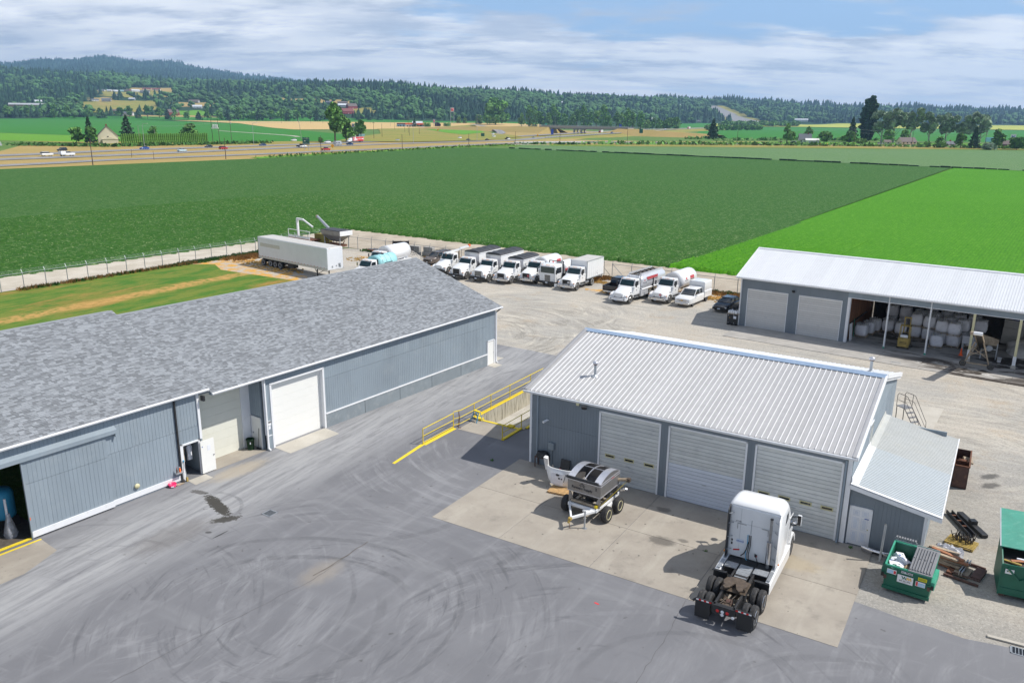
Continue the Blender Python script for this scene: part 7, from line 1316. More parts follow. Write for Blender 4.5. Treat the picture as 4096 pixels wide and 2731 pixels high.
# machinery in the corner
t=thing('hopper_spreader','weathered steel hopper spreader with a raised conveyor spout in the fenced corner','farm machine',(-28.8,131.5),R(-38))
MB().rings([[(-1.0,-.4,1.1),(1.0,-.4,1.1),(1.0,.4,1.1),(-1.0,.4,1.1)],[(-2.3,-1.2,2.2),(2.3,-1.2,2.2),(2.3,1.2,2.2),(-2.3,1.2,2.2)],[(-2.4,-1.3,2.9),(2.4,-1.3,2.9),(2.4,1.3,2.9),(-2.4,1.3,2.9)]],0,False).build('hopper','stainless',t);MB().bx(-2.3,2.3,-1.2,1.2,2.9,3.0).build('cover','tarp_black',t);MB().bx(2.4,2.45,-1.3,1.3,2.2,2.95).build('end_panel','white_paint',t)
for x in(-1.8,1.8):
    for y in(-.9,.9):MB().bar((x,y,0),(x*1.1,y,2.3),.12).build('leg','galv',t)
MB().bar((-1.8,-1,1.2),(2.6,-1.1,.8),.1).bar((2.2,-1,0.4),(3.4,-1.2,1.6),.1).bx(-1.8,1.8,-.6,.6,.4,.7).build('frame','rust',t);MB().cyl((-2.0,.2,2.9),(-5.6,.8,4.6),.26,.2,12).build('spout','galv',t);MB().box((-5.7,.8,4.55),(.2,.4,.5)).build('spout_end','tan_paint',t)
t=thing('flatbed_trailer','white-railed flatbed trailer with a folded white loader arm in the fenced corner','trailer',(-34.8,134.5),R(-40));MB().bx(-3,3,-1.1,1.1,.9,1.1).build('deck','rust',t);MB().tube([(-2.9,-1.1,1.1),(-2.9,-1.1,2.5),(2.9,-1.1,2.5),(2.9,-1.1,1.1)],.05).bx(-2.9,2.9,-1.12,-1.08,1.2,1.6).build('side_rail','white_paint',t)
MB().bar((-2.8,.8,1.0),(-2.9,.8,4.0),.32,.3).bar((-3.0,.8,4.0),(-1.2,.8,3.95),.3,.3).bar((-1.2,.8,3.95),(1.6,.6,3.0),.2,.22).build('loader_arm','white_paint',t)
for s in(-1,1):wheel(t,-1.8,s*.95,.45,.45,.25,'white_sign','rubber_dusty',s);wheel(t,1.9,s*.95,.45,.45,.25,'white_sign','rubber_dusty',s)
t=thing('yellow_tank_box','mossy yellow-brown steel box beside the hopper spreader','box',(-31.6,134.2),R(-40));D('mossy',(.22,.19,.04),.9,var=.3,vs=2,dirt=.5,dcol=(.1,.06,.03),ds=2);MB().bx(-1.3,1.3,-.8,.8,.5,1.8).build('body','mossy',t);MB().bx(-1.2,1.2,-.1,.1,0,.5).build('skid','rust',t);MB().bx(-1.32,1.32,-.82,.82,1.8,1.86).build('lid','mossy',t)
t=thing('black_screen_rack','upright black steel rack standing on the edge of the fenced corner','rack',(-17.2,123.4),R(5));MB().bx(-1.2,1.2,-.06,.06,.3,2.4).build('panel','frame_black',t);MB().bx(-.35,.35,-.08,-.06,1.0,1.9).build('window','sign_grey',t);MB().bx(-1.25,-1.15,-.5,.5,0,2.45).bx(1.15,1.25,-.5,.5,0,2.45).build('post','frame_black',t);MB().bx(-2.9,-1.3,-.9,.3,.3,1.0).build('battery_box','car_navy',t)
t=thing('steel_beams','stack of long grey steel pipes lying along the fence','pipes',(-20.5,126.2),R(-32));[MB().cyl((-3.2+.2*i,.3*i,.3+.1*(i%2)),(3.4,.25*i-.2,.25+.1*(i%2)),.12).build('pipe','steel' if i%2 else 'rust',t)for i in range(5)]
me=MB().bx(-.9,.9,-.32,.32,0,.78).mesh('concrete_block','conc_block')
for i,(x,y,z,r,l)in enumerate(((-15.1,124.3,0,-30,'lower left concrete block behind the gravel heap'),(-15.1,124.3,.79,-28,'concrete block stacked on the lower left one behind the gravel heap'),(-13.1,123.2,0,-33,'concrete block beside the brown SUV'),(-12.9,123.3,.79,-33,'upper concrete block by the fence above the brown SUV'))):place('concrete_block',me,None,(x,y,z),(0,0,R(r)),bevel=.05,label=l,cat='concrete block')
def rockpile():
    b=MB();
    for i in range(420):
        r=random.random()**.6;a=random.random()*2*PI;h=1.5*(1-r);s=random.uniform(.07,.16);c=Vector((2.6*r*math.cos(a),1.8*r*math.sin(a),h*random.uniform(.9,1.05)))
        b.box(c,(s*2,s*1.5,s*1.4),(random.random()*3,random.random()*3,random.random()*3))
    b.build('gravel_heap','rock',loc=(-15.3,119.6,0),kind='stuff');MB().lathe([(2.6,0),(1.3,.8),(.0,1.45)],(0,0,0),'z',18).build('gravel_heap','rock',loc=(-15.3,119.6,0),kind='stuff')
rockpile()
# ---------------------------------------------------------------- chain-link fences
D('chain_mesh',(.22,.23,.24),.6,metal=.3,alpha=.10);D('fence_post',(.24,.27,.29),.45,metal=.4)
def fence(label,pts,h=2.0,arm=(0,0),gate=False):
    t=thing('chain_link_fence',label,'fence',(pts[0][0],pts[0][1]));o=Vector((*pts[0],0))
    P=[Vector((*p,0))-o for p in pts]
    pm=MB().cyl((0,0,0),(0,0,h),.045,None,6).mesh('post','fence_post')
    for p in P:place('post',pm,t,tuple(p));
    am=MB().bar((0,0,h),(arm[0],arm[1],h+.38),.04).mesh('barb_arm','fence_post')
    for p in P:place('barb_arm',am,t,tuple(p))
    MB().tube([(p.x,p.y,h-.02)for p in P],.032,5).build('top_rail','fence_post',t)
    w=MB()
    for k in range(3):w.tube([(p.x+arm[0]*(k+1)/3.2,p.y+arm[1]*(k+1)/3.2,h+.12*(k+1))for p in P],.006,3)
    w.build('barbed_wire','galv',t)
    m=MB()
    for a,b in zip(P,P[1:]):m.add([(a.x,a.y,.05),(b.x,b.y,.05),(b.x,b.y,h),(a.x,a.y,h)],[(0,1,2,3)])
    m.build('mesh','chain_mesh',t,fixn=False);return t
L0,L1=Vector((-61.3,94.81)),Vector((-32.6,136.2));n=19
fence('galvanised chain-link fence along the pale dirt track behind the lawn',[tuple(L0+(L1-L0)*((i-7)/n))for i in range(n+8)],2.0,(-.22,.16))
Rp=[(-32.6,136.2),(-29.0,132.2),(-25.0,129.5),(-22.5,127.8),(-20.0,126.1),(-17.5,124.5),(-15.1,122.9),(-12.6,121.3),(-10.1,119.7),(-7.6,118.2),(-5.1,116.6),(-2.6,115.0),(-.1,113.4),(2.4,111.9),(4.9,110.3),(7.4,108.9),(10.2,107.6)]
fence('chain-link fence behind the first row of white trucks',Rp,2.0,(.14,.22))
fence('chain-link fence behind the silver fuel truck, running to the shed',[(13.4,107.5),(15.75,105.8),(18.1,104.2),(20.4,102.6),(22.85,100.6),(25.1,98.9),(27.55,97.2),(30,95.6),(32.5,94)],2.0,(.14,.22))
t=thing('fence_gate','open chain-link gate with diagonal braces between the two truck rows','gate',(10.2,107.6));MB().cyl((0,0,0),(0,0,2.3),.07).build('post','fence_post',t);MB().cyl((1.7,-.8,0),(1.7,-.8,2.3),.07).build('post','fence_post',t)
MB().tube([(1.7,-.8,2.05),(2.2,.6,2.3),(2.2,.6,.2),(1.7,-.8,.1)],.035).bar((1.7,-.8,2.0),(3.2,-.1,.1),.05).build('leaf','fence_post',t);MB().bar((3.2,-.1,2.0),(4.9,-1.6,.15),.05).build('brace','fence_post',t)
# weeds along the fences
def tuft(name,m,pts,h,label=None,n=5,w=.05,spread=.25):
    b=MB()
    for x,y in pts:
        for k in range(n):
            a=random.random()*2*PI;r=random.random()*spread;hh=h*random.uniform(.5,1.1);x0,y0=x+r*math.cos(a),y+r*math.sin(a);dx,dy=random.uniform(-.5,.5)*hh,random.uniform(-.5,.5)*hh
            b.add([(x0-w,y0,0),(x0+w,y0,0),(x0+dx+w*.4,y0+dy,hh),(x0+dx-w*.4,y0+dy+w,hh*.9)],[(0,1,2,3)])
    return b.build(name,m,fixn=False,kind='stuff')
D('weed_green',(.05,.14,.02),.9,isl=.4);D('weed_dry',(.34,.19,.06),.9,isl=.4);D('weed_straw',(.55,.34,.10),.9,isl=.3)
def along(a,b,n,sp):return[(a[0]+(b[0]-a[0])*t+random.uniform(-sp,sp),a[1]+(b[1]-a[1])*t+random.uniform(-sp,sp))for t in[random.random()for _ in range(n)]]
tuft('fence_weeds','weed_green',along((-60,96),(-40,125.5),260,.5)+along((-48,114),(-37,130),500,.9)+along((-24,129),(-14,122.7),160,.6)+along((13,107.6),(31,94.8),300,.6),.35,w=.08)
tuft('dry_weeds','weed_dry',along((-60,96),(-46,116),220,.5)+along((-42,119),(-37.5,124),260,1.4)+along((17,103.5),(31,94),220,.7)+along((10.5,106.5),(13,107),120,.7)+along((-14.5,121.5),(-12,119),120,.9),.45,w=.06)
tuft('straw_weeds','weed_straw',along((10.5,105.5),(14,103),120,.8)+along((19,99),(27,94),160,1.6)+along((-30,110),(-40,119),220,1.6)+along((-24,121),(-15,118),160,1.6),.12,w=.1)
for x,y,rx,ry,r in((10.6,99.4,1.6,.7,-30),(26,95.5,3.2,.9,-32),(-20,121.5,3.0,1.2,-20),(23,95.5,1.3,.6,20),(-10.6,114.6,1.8,.5,-50)):blob('straw_patch',x,y,rx,ry,R(r),-.012,'dry_edge',x,rough=.5)
tuft('joint_weeds','weed_green',[W('B',-2.1,-1.2)[:2]]*5+[W('B',19.0,-.4)[:2]]*4+[W('B',12.9,-4.7)[:2]]*2,.12,w=.02,spread=.12)
# ================================================================ FAR COUNTRY
TER=[(-1.0941,[(1300,-0.6),(1950,-3.5),(2600,45.2),(3400,105.9),(4200,179.2),(5200,173.0),(9000,436.1),(12000,64.5)]),(-0.6146,[(1300,-0.6),(1950,5.8),(2600,57.4),(3400,131.3),(4200,208.1),(5200,197.2),(9000,497.7),(12000,121.2)]),(-0.5548,[(1300,-0.6),(1950,6.9),(2500,50.3),(3200,113.2),(4200,203.5),(5200,200.2),(9000,548.0),(12000,128.2)]),(-0.483,[(1300,-0.6),(1950,7.7),(2500,55.7),(3200,110.9),(4200,189.9),(5200,196.5),(9000,591.7),(12000,205.2)]),(-0.4052,[(1300,-0.6),(1950,6.4),(2600,56.8),(3300,113.4),(4200,167.1),(5200,185.8),(9000,515.8),(12000,214.4)]),(-0.3156,[(1400,-0.6),(2000,6.7),(2700,65.2),(3300,114.4),(3900,142.4),(5000,141.4),(9000,428.1),(12000,156.5)]),(-0.226,[(1400,-0.6),(2000,7.9),(2600,65.9),(3100,113.2),(3700,139.4),(5000,110.3),(9000,344.9),(12000,132.8)]),(-0.1663,[(1500,-0.6),(2050,8.8),(2500,59.9),(3000,108.6),(3600,132.2),(5000,84.7),(9000,110.1),(12000,71.2)]),(-0.0171,[(1500,-0.6),(2150,10.8),(2600,50.4),(3200,91.9),(3800,113.9),(5000,77.8),(9000,71.9),(12000,20.1)]),(0.1022,[(1700,-0.6),(2400,8.3),(3000,44.8),(3600,84.5),(4300,107.9),(5500,74.3),(9000,43.9),(12000,17.1)]),(0.2512,[(2000,-0.6),(3000,5.3),(3600,45.7),(4300,93.5),(5000,120.9),(6500,75.0),(9000,31.3),(12000,17.6)]),(0.4001,[(2200,-0.6),(3200,9.1),(4000,46.3),(4800,84.3),(5500,109.3),(7000,69.5),(9000,31.7),(12000,28.5)]),(0.6071,[(2200,-0.6),(3300,11.7),(4200,40.6),(5000,77.3),(5800,99.5),(7200,65.0),(9000,40.0),(12000,36.0)]),(1.0833,[(2200,-0.6),(3300,23.6),(4200,54.5),(5000,89.4),(5800,113.6),(7200,78.5),(9000,67.2),(12000,75.7)])]
TA=np.array([t[0]for t in TER]);TD=np.array([[p[0]for p in t[1]]for t in TER],float);TZ=np.array([[p[1]for p in t[1]]for t in TER],float)
def terr(x,y):
    x=np.asarray(x,float);y=np.asarray(y,float);a=np.clip(x/y,TA[0],TA[-1]);i=np.clip(np.searchsorted(TA,a)-1,0,len(TA)-2);t=(a-TA[i])/(TA[i+1]-TA[i]);t=t*t*(3-2*t)*.5+t*.5
    d=TD[i]*(1-t)[...,None]+TD[i+1]*t[...,None];z=TZ[i]*(1-t)[...,None]+TZ[i+1]*t[...,None];out=np.full(a.shape,-.6)
    for j in range(d.shape[-1]-1):
        s=np.clip((y-d[...,j])/(d[...,j+1]-d[...,j]),0,1);m=y>d[...,j];out=np.where(m,z[...,j]*(1-s)+z[...,j+1]*s,out)
    k=np.clip((y-2400)/3000,0,1);out=out+k*7*(np.sin(x*.011+y*.004)+np.sin(x*.023-y*.007+1))+np.clip((y-6000)/2500,0,1)*22*(np.sin(x*.0031)*np.sin(y*.002+x*.001)+.5*np.sin(x*.009+2))
    return out
def fast_mesh(name,V,F,mats,smooth=False):
    me=bpy.data.meshes.new(name);k=F.shape[1];me.vertices.add(len(V));me.vertices.foreach_set('co',np.ascontiguousarray(V,'f').ravel());me.loops.add(len(F)*k);me.loops.foreach_set('vertex_index',np.ascontiguousarray(F,'i').ravel())
    me.polygons.add(len(F));me.polygons.foreach_set('loop_start',np.arange(0,len(F)*k,k,dtype='i'));me.polygons.foreach_set('use_smooth',np.full(len(F),smooth));me.materials.append(MT[mats]);me.update(calc_edges=True);return me
def hills():
    A=np.linspace(-1.05,1.05,260);Y=np.concatenate([np.arange(1250,3000,45),np.arange(3000,5600,80),np.arange(5600,9650,120)]);a,y=np.meshgrid(A,Y);x=a*y;z=terr(x,y)
    V=np.stack([x,y,z],-1).reshape(-1,3);n,m=a.shape;I=np.arange(n*m).reshape(n,m);F=np.stack([I[:-1,:-1],I[:-1,1:],I[1:,1:],I[1:,:-1]],-1).reshape(-1,4)
    place('hills',fast_mesh('hills',V,F,'woodland_floor',True),kind='structure')
hills()
CLR=[('grass_olive',[(-1489,3024),(-1308,3232),(-1162,2888),(-1208,2720),(-1313,2704)]),('straw',[(-1330,2664),(-1270,2664),(-1113,2328),(-1139,2304),(-1240,2488)]),('straw',[(-1510,3320),(-1401,3488),(-1299,3232),(-1413,3104)]),('straw',[(-1042,2552),(-941,2592),(-875,2408),(-969,2384)]),
 ('grass_bright',[(-895,2240),(-819,2256),(-770,2120),(-838,2096)]),('straw',[(-976,2024),(-768,2112),(-680,1968),(-873,1928)]),('straw',[(-836,2800),(-682,2680),(-478,2568),(-468,2472),(-606,2528),(-789,2664)]),('grass_olive',[(-455,2328),(-393,2328),(-370,2192),(-427,2184)]),('straw',[(162,3736),(322,3536),(311,3416),(144,3304)]),('grass_olive',[(905,3990),(1005,4050),(965,3320),(930,2900),(790,2800),(780,3056)]),('grass_olive',[(-1269,2472),(-1110,2600),(-955,2264),(-1008,2064),(-1129,2208)])]
def draped(name,poly,m,off=.6,step=28,kind='structure',clip=None):
    P=np.array(poly,float);x0,y0=P.min(0);x1,y1=P.max(0);X,Y=np.meshgrid(np.arange(x0,x1+step,step),np.arange(y0,y1+step,step));Z=terr(X,Y)+off;ins=inpoly(X,Y,P);n,k=X.shape;I=np.arange(n*k).reshape(n,k)
    F=np.stack([I[:-1,:-1],I[:-1,1:],I[1:,1:],I[1:,:-1]],-1).reshape(-1,4);F=F[ins.reshape(-1)[F].sum(1)>=2]
    if len(F):place(name,fast_mesh(name,np.stack([X,Y,Z],-1).reshape(-1,3),F,m,True),kind=kind)
def inpoly(X,Y,P):
    r=np.zeros(np.shape(X),bool);n=len(P)
    for i in range(n):
        (xa,ya),(xb,yb)=P[i],P[(i+1)%n]
        if ya==yb:continue
        r^=((ya>Y)!=(yb>Y))&(X<(xb-xa)*(Y-ya)/(yb-ya)+xa)
    return r
for m_,P in CLR:draped('clearing',P,m_)
draped('motorway_cut',[(915,3990),(955,4000),(930,3300),(925,2900),(815,2830),(800,2950),(850,3300)],'road_far',1.6,14);
def drape(nm,P,z,m_):
    if max(p[1]for p in P)<1250:return sheet(nm,P,z,m_,kind='structure')
    bm=bmesh.new();vs=[bm.verts.new((*p,0))for p in P];bm.verts.ensure_lookup_table()
    for t in tessellate_polygon([[Vector((*p,0))for p in P]]):bm.faces.new([vs[i]for i in t])
    for _ in range(5):
        e=[x for x in bm.edges if x.calc_length()>110]
        if not e:break
        bmesh.ops.subdivide_edges(bm,edges=e,cuts=1);bmesh.ops.triangulate(bm,faces=bm.faces[:])
    co=np.array([v.co[:]for v in bm.verts]);zz=np.maximum(terr(co[:,0],np.maximum(co[:,1],200))+.6,0)+(z*3 if z>0 else z)
    for v,q in zip(bm.verts,zz):v.co.z=q
    bmesh.ops.recalc_face_normals(bm,faces=bm.faces[:]);me=bpy.data.meshes.new(nm);bm.to_mesh(me);bm.free();me.materials.append(MT[m_])
    if me.polygons[0].normal.z<0:me.flip_normals()
    return place(nm,me,kind='structure')
# flat fields and verges (world polygons, each sheet above the last)
for nm,P,z,m_ in(
 ('green_field',[(-2600,1150),(-542,878),(-427,806),(-300,770),(-245,660),(-200,640),(-150,700),(-165,900),(-330,1250),(-560,1700),(-900,1945),(-2400,1930)],.0,'field_green'),
 ('pale_field',[(-900,760),(-330,620),(-255,650),(-300,760),(-427,800),(-542,870),(-900,960)],.04,'grass_bright'),
 ('wheat_field',[(-560,1700),(-330,1250),(-235,1330),(-100,1560),(60,1700),(60,1960),(-560,1945),(-800,1930)],.08,'wheat'),('green_strip',[(-1100,1925),(-200,1900),(60,1960),(60,2080),(-500,2080),(-1100,2000)],.12,'field_green'),
 ('pasture',[(-150,700),(-90,690),(-30,760),(10,930),(-30,1130),(-84,1768),(-160,1560),(-230,1400),(-200,1240),(-160,1000),(-160,860)],.14,'grass_olive'),('bright_pasture',[(-60,1000),(-90,1100),(-155,1440),(-90,1650),(-60,1400),(-40,1150)],.2,'grass_bright'),
 ('far_field',[(215,1000),(270,930),(700,900),(1500,1000),(3000,1800),(1250,2300),(790,2390),(560,2300),(430,1846),(330,1500)],.0,'field_green'),('mustard_field',[(560,2330),(790,2400),(1250,2310),(3000,1810),(3600,2600),(1900,3000),(1200,3100),(700,2900)],.3,'mustard'),
 ('green_strip',[(440,1860),(700,2900),(640,2900),(330,2300),(360,1900)],.3,'field_green'),('green_strip',[(120,768),(132,775),(257,826),(470,840),(520,790),(300,765),(180,752)],.1,'grass_bright'),
 ('verge',[(-330,560),(-290,470),(-245,370),(-205,318),(-195,309),(-124,406),(-83,494),(-40,577),(6,637),(90,650),(300,662),(420,700),(420,760),(250,840),(140,800),(60,830),(120,1050),(200,1300),(60,1500),(-20,1200),(-40,950),(-120,720),(-190,640),(-240,600)],-.04,'straw'),
 ('verge_green',[(-400,640),(-240,560),(-180,620),(-150,660),(-165,700),(-220,660),(-300,640),(-400,720)],.03,'grass_olive'),
 ('verge_green',[(-133,417),(-124,407),(-83,495),(-40,578),(6,638),(80,652),(80,662),(-4,660),(-36,618),(-75,540),(-118,448)],.08,'grass_bright'),
 ('verge_green',[(10,655),(80,648),(300,655),(480,668),(480,690),(300,690),(120,700),(50,690)],.02,'grass_olive')):
    drape(nm,P,z,m_)
def road(name,pts,w,z,m='road_far',line=True,zs=None):
    root=thing(name,None,None);root['kind']='structure';P=[Vector((*p[:2],(p[2]if len(p)>2 else 0)+z))for p in pts];Q=[]
    for i in range(len(P)-1):
        p0,p1,p2,p3=P[max(i-1,0)],P[i],P[i+1],P[min(i+2,len(P)-1)]
        for k in range(8):t=k/8;Q.append(.5*((2*p1)+(p2-p0)*t+(2*p0-5*p1+4*p2-p3)*t*t+(3*p1-p0-3*p2+p3)*t**3))
    Q.append(P[-1])
    def ribbon(o0,o1,dz,mm,nm,dash=False):
        b=MB();L=[];
        for i,q in enumerate(Q):d=(Q[min(i+1,len(Q)-1)]-Q[max(i-1,0)]).normalized();n=Vector((-d.y,d.x,0));L.append((q+n*o0+Vector((0,0,dz)),q+n*o1+Vector((0,0,dz))))
        for i,((a,c),(e,f))in enumerate(zip(L,L[1:])):
            if not dash or i%2:b.add([tuple(a),tuple(c),tuple(f),tuple(e)],[(0,1,2,3)])
        b.build(nm,mm,root,fixn=True)
    ribbon(-w/2,w/2,0,m,'carriageway')
    if line:ribbon(-w/2+2.2,-w/2+2.35,.03,'white_sign','edge_line');ribbon(w/2-2.35,w/2-2.2,.03,'ink_gold' if name!='lane' else 'white_sign','edge_line')
    return Q
E1=[(-330,270),(-255,412),(-230,482),(-202,535),(-169,592),(-120,692),(-54,835),(-6,930),(52,1050,1),(130,1230,2),(240,1480,3),(415,1862,3),(640,2350,3)]
E2=[(-310,245),(-234,378),(-203,432),(-162,522),(-121,603),(-60,702),(0,790),(32,862,1),(96,985,2.4),(165,1160,2.8),(275,1465,3),(440,1840,3),(665,2330,3)]
E3=[(-285,190),(-207,332),(-186,382),(-137,458),(-118,492),(-78,560),(-33,646),(2,690),(62,728),(128,730),(232,736),(340,742),(480,720),(700,640)]
for nm,P,w in(('motorway',E1,17),('motorway',E2,17),('frontage_road',E3,12.5)):road(nm,P,w,.16)
road('slip_road',[(-86,860),(-97,960),(-135,1119),(-180,1330),(-186,1440),(-150,1530),(-70,1560)],13,.3);road('slip_road',[(-25,1010),(-20,1080),(-18,1150,.5),(-30,1300,3),(-55,1500,5),(-84,1700,6)],12,.4)
road('lane',[(14,690),(8,668),(-4,655),(28,648)],6,.2,'pale_concrete',False);road('lane',[(-390,1100),(-250,900),(-215,830)],6,.12,'pale_concrete',False)
sheet('forecourt',[(-245,1560),(-160,1600),(-110,1700),(-130,1800),(-260,1740)],.25,'pale_concrete',kind='structure')
# motorway embankment on the right
b=MB()
for(p,q)in zip(E2[6:],E2[7:]):
    p=(*p,0)[:3];q=(*q,0)[:3];d=Vector((q[0]-p[0],q[1]-p[1],0)).normalized();n=Vector((d.y,-d.x,0))
    V=[];
    for r_ in(p,q):c=Vector((r_[0],r_[1],r_[2]));h=r_[2];V+=[tuple(c-n*26+Vector((0,0,.05))),tuple(c+n*8+Vector((0,0,.05))),tuple(c+n*(10+h*9)+Vector((0,0,-h-.3)))]
    b.add(V,[(0,3,4,1),(1,4,5,2)])
b.build('embankment','grass_olive',kind='structure')
# ---------------------------------------------------------------- trees
D('needle_dark',(.036,.088,.038),.9,isl=.45,objv=.15);D('leaf_mid',(.11,.24,.045),.85,isl=.5,objv=.2);D('leaf_light',(.15,.28,.06),.85,isl=.45,objv=.15);D('leaf_silver',(.23,.31,.19),.85,isl=.45);D('leaf_purple',(.05,.02,.03),.85,isl=.4);D('hedge_green',(.07,.16,.015),.85,isl=.5)
D('forest_conifer',(.020,.062,.030),.95,isl=.35,var=.3,vs=.006);D('forest_leaf',(.055,.135,.036),.95,isl=.4,var=.35,vs=.005)
def crown(kind,h,w,n,seed,leaf=None):
    """many leaf clumps spread through the crown's volume; returns a mesh of unit tree height h and width w"""
    rg=np.random.default_rng(seed);leaf=leaf or w*.075;P=[];Nn=[]
    if kind=='conifer':
        t=rg.random(n)**.75;z=h*(.06+.93*t);rr=w/2*(1-t)**.85*(.75+.25*np.sin(t*40+seed))+.02*w;a=rg.random(n)*2*PI;q=.55+.45*rg.random(n)**.5;lob=1+.22*np.sin(a*5+t*9);P=np.stack([rr*q*lob*np.cos(a),rr*q*lob*np.sin(a),z-rr*q*.25],-1);sz=leaf*(.5+.8*(1-t))
    else:
        nb={'broad':13,'poplar':16,'bush':7,'airy':15,'column':10}[kind];c=[]
        for i in range(nb):
            if kind=='poplar':t=(i+.5)/nb;c.append((rg.normal()*w*.06,rg.normal()*w*.06,h*(.08+.86*t),w*(.46*math.sin(PI*min(1,t*.86+.13))**.5),h*.075))
            elif kind=='column':t=(i+.5)/nb;c.append((0,0,h*(.08+.84*t),w*.42*(1-t*.35),h*.1))
            elif kind=='bush':a=rg.random()*2*PI;q=rg.random()*w*.28;c.append((q*math.cos(a),q*math.sin(a),h*(.3+.3*rg.random()),w*.26,h*.32))
            elif kind=='airy':a=rg.random()*2*PI;q=(rg.random()**.5)*w*.40;c.append((q*math.cos(a),q*math.sin(a),h*(.42+.5*rg.random()),w*.13*(.7+.6*rg.random()),h*.085))
            else:a=rg.random()*2*PI;q=(rg.random()**.6)*w*.31;z=.28+.58*rg.random();c.append((q*math.cos(a)*(1.15-z*.5),q*math.sin(a)*(1.15-z*.5),h*z,w*.20*(1.3-z*.5),h*.13))
        c=np.array(c);k=rg.integers(0,nb,n);v=rg.normal(size=(n,3));v/=np.linalg.norm(v,axis=1)[:,None];r=(.55+.5*rg.random(n)**.5)[:,None];P=c[k,:3]+v*r*c[k][:,[3,3,4]];sz=leaf*(.6+.7*rg.random(n))
    d1=rg.normal(size=(n,3));d1/=np.linalg.norm(d1,axis=1)[:,None];d2=np.cross(d1,rg.normal(size=(n,3)));d2/=np.linalg.norm(d2,axis=1)[:,None];d1=d1*sz[:,None];d2=d2*sz[:,None]*.8
    V=np.stack([P-d1-d2,P+d1-d2*.6,P+d1*.7+d2,P-d1*.6+d2*1.1],1).reshape(-1,3);V[:,2]=np.maximum(V[:,2],.02*h);return V,np.arange(4*n).reshape(n,4)
CM={}
def tree(name,label,x,y,h,w,kind,m,n=420,group=None,z=None,pale=False,bare=.12):
    k=(kind,m,n,int(x*3+y)%3,round(h/w,1))
    if k not in CM:
        V,F=crown(kind,1,w/h,n,int(x*7+y)&0xffff);b=MB();ww=w/h
        b.cyl((0,0,-.02),(.004,.0,.45),.030 if kind!='bush' else .02,.012,6)
        for i in range(5):
            a=i*1.3+x;z0=.16+.07*i;b.cyl((0,0,z0),(ww*.30*math.cos(a),ww*.30*math.sin(a),z0+.26),.012,.004,4)
        CM[k]=(fast_mesh('crown',V,F,m),b.mesh('trunk','bark_pale' if pale else 'bark'))
    t=thing(name,label,'tree' if kind!='bush' else 'bush',(x,y,float(terr(x,y))+.4 if(z is None and y>1900)else(z or 0)),(x*13)%6.28,group,(h,h,h));place('crown',CM[k][0],t);place('trunk',CM[k][1],t);return t
